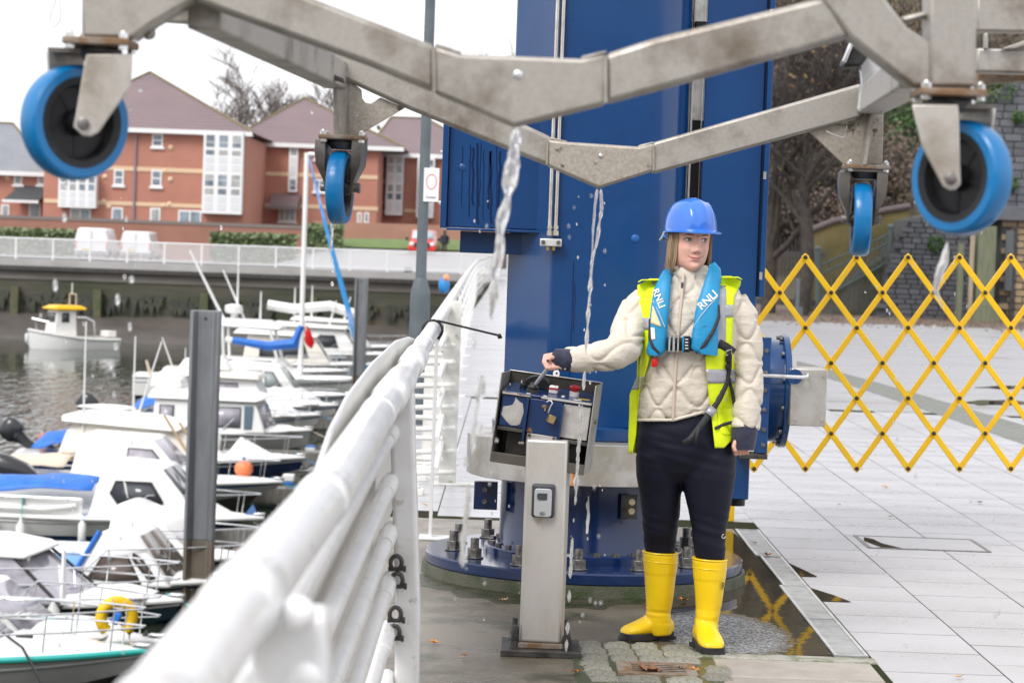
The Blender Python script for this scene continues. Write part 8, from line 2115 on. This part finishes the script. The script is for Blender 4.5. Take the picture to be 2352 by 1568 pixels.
for (y0, y1) in ((612, 536), (632, 556), (690, 598)): MB().tube(P(1879, y0, YS + .7), P(2046, y1, YS + .7), .03, n=6).build('handrail_bar', IRON, hrl)
for k in range(1, 16): x = 1879 + k * 10.4; MB().tube(P(x, 612 - k * 4.8, YS + .7), P(x, 690 - k * 5.6, YS + .7), .014, n=5).build('baluster', IRON, hrl)
fnc = thing('timber_fence', 'grey weathered vertical board fence behind the plaza trees', 'fence', (P(1810, 720, YS + 2).x, YS + 2, 0))
FEN = mat('grey weathered board', (.19, .18, .18), .8, 0, (.13, .125, .125), 3, st=(4, 4, .5), rnd=.2)
for k in range(19): 
    x0 = 1735 + k * 8.6; pbox('fence_board', x0, 545 - 14 * math.sin(k * .9) * (k % 5 == 2), x0 + 7.6, 722, YS + 2, .05, FEN, fnc, .0)
for y in (580, 690): pbox('fence_rail', 1735, y, 1898, y + 8, YS + 2.06, .08, FEN, fnc, 0)
bol = thing('bollard_pair', 'slim grey bollard post in front of the timber fence', 'bollard', (P(1880, 700, YS - 3).x, YS - 3, 0))
pbox('bollard_shaft', 1828, 640, 1838, 722, YS - 3, .15, LAMPG, bol); pbox('bollard_foot', 1822, 706, 1844, 724, YS - 3.05, .25, LAMPG, bol)
# litter of fallen leaves
LV = [mat('fallen leaf orange', (.55, .20, .03), .5), mat('fallen leaf tan', (.50, .30, .14), .55), mat('fallen leaf brown', (.22, .10, .05), .55)]
rl_ = random.Random(77)
def fallen(p, s, m, label, curl=.3):
    q = MB(); n = 9; a0 = rl_.uniform(0, 6.28); pts = []
    for k in range(2 * n):
        a = 2 * PI * k / (2 * n); r = s * (1 if k % 2 == 0 else .55) * (1 + .35 * math.cos(a)) * rl_.uniform(.85, 1.1); x, y = r * math.cos(a), r * math.sin(a) * .75
        pts.append(Vector((x * math.cos(a0) - y * math.sin(a0), x * math.sin(a0) + y * math.cos(a0), .004 + curl * r * r / s + .2 * s * rl_.random())) + Vector(p))
    q.add(pts + [Vector(p) + Vector((0, 0, .004))], [(k, (k + 1) % (2 * n), 2 * n) for k in range(2 * n)])
    q.path([Vector(p) + Vector((0, 0, .006)), Vector(p) + Vector((-s * 1.2, -.3 * s, .5 * s))], [.0012, .0008], 4)
    return tag(q.build('fallen_leaf', m, flat=True), label, 'leaf', 'fallen leaves on wet ground')
for (px, py, s, k, lab) in ((1762, 1276, .035, 0, 'upright orange leaf resting on the drain grate'), (1500, 1546, .060, 2, 'large curled brown leaf lying on the gully grate'), (1322, 1545, .028, 0, 'orange leaf with stalk left of the setts'), (1000, 1478, .022, 0, 'tiny orange leaf on wet concrete near the railing'), (1065, 1507, .020, 0, 'small brownish orange leaf in front of the railing'), (1158, 1380, .022, 1, 'pale leaf at the foot of the mossy plinth'), (1572, 1380, .030, 0, 'orange leaf standing between the yellow boots'), (1488, 1390, .018, 1, 'small tan leaf by the left boot shaft'), (1568, 1538, .030, 1, 'tan leaf on the right corner of the gully grate'), (1600, 1542, .026, 0, 'orange leaf beside the gully grate corner'), (980, 1162, .024, 1, 'pale leaf on the damp concrete by foot blocks'), (2187, 1582, .05, 1, 'leaf at bottom right'), (2200, 1557, .02, 1, 'tan speck of leaf on the slab at lower right'), (2250, 1155, .03, 2, 'dark curled leaf below the barrier'), (2045, 1188, .018, 1, 'leaf fragment left of the access cover'), (1930, 1160, .018, 1, 'leaf scrap above the access cover'), (2035, 1120, .03, 1, 'two lobed pale leaf on slabs under the barrier'), (1735, 1248, .02, 2, 'brown leaf at the head of the drain')):
    if lab == 'leaf at bottom right': continue
    fallen(G(px, py, .004), s, LV[k], lab)
lt = MB()
for _ in range(900):
    x = rl_.uniform(5, 24); y = rl_.uniform(54, 66); p = Vector((x, y, .012)); s = rl_.uniform(.03, .06); a = rl_.uniform(0, 6.3)
    lt.add([p + Vector((s * math.cos(a + k * PI / 2), s * math.sin(a + k * PI / 2), .02 * (k % 2))) for k in range(4)], [(0, 1, 2, 3)])
stuff(lt.build('leaf_litter', LV[2]))
mud2 = MB(); mud2.box2((5.2, 57.5, -.02), (40, 80, .006)); struct(mud2.build('earth_strip', mat('damp earth', (.10, .08, .065), .8, 0, (.15, .105, .075), 2, bump=.3, bs=20)))

# the plaza runs on behind the viewer; added unseen: a darkening bank dimming reflections
bk = MB(); rows = []
for j in range(7):
    rows.append([(x, -30 - j * 4, -.05 + j * 1.9 + 1.2 * noise.noise(Vector((x * .12, j * .7, 8)))) for x in range(-40, 80, 3)])
struct(bk.grid(rows).build('darkening_bank', mat('darkening bank', (.055, .055, .035), .9, 0, (.09, .07, .045), .4)))
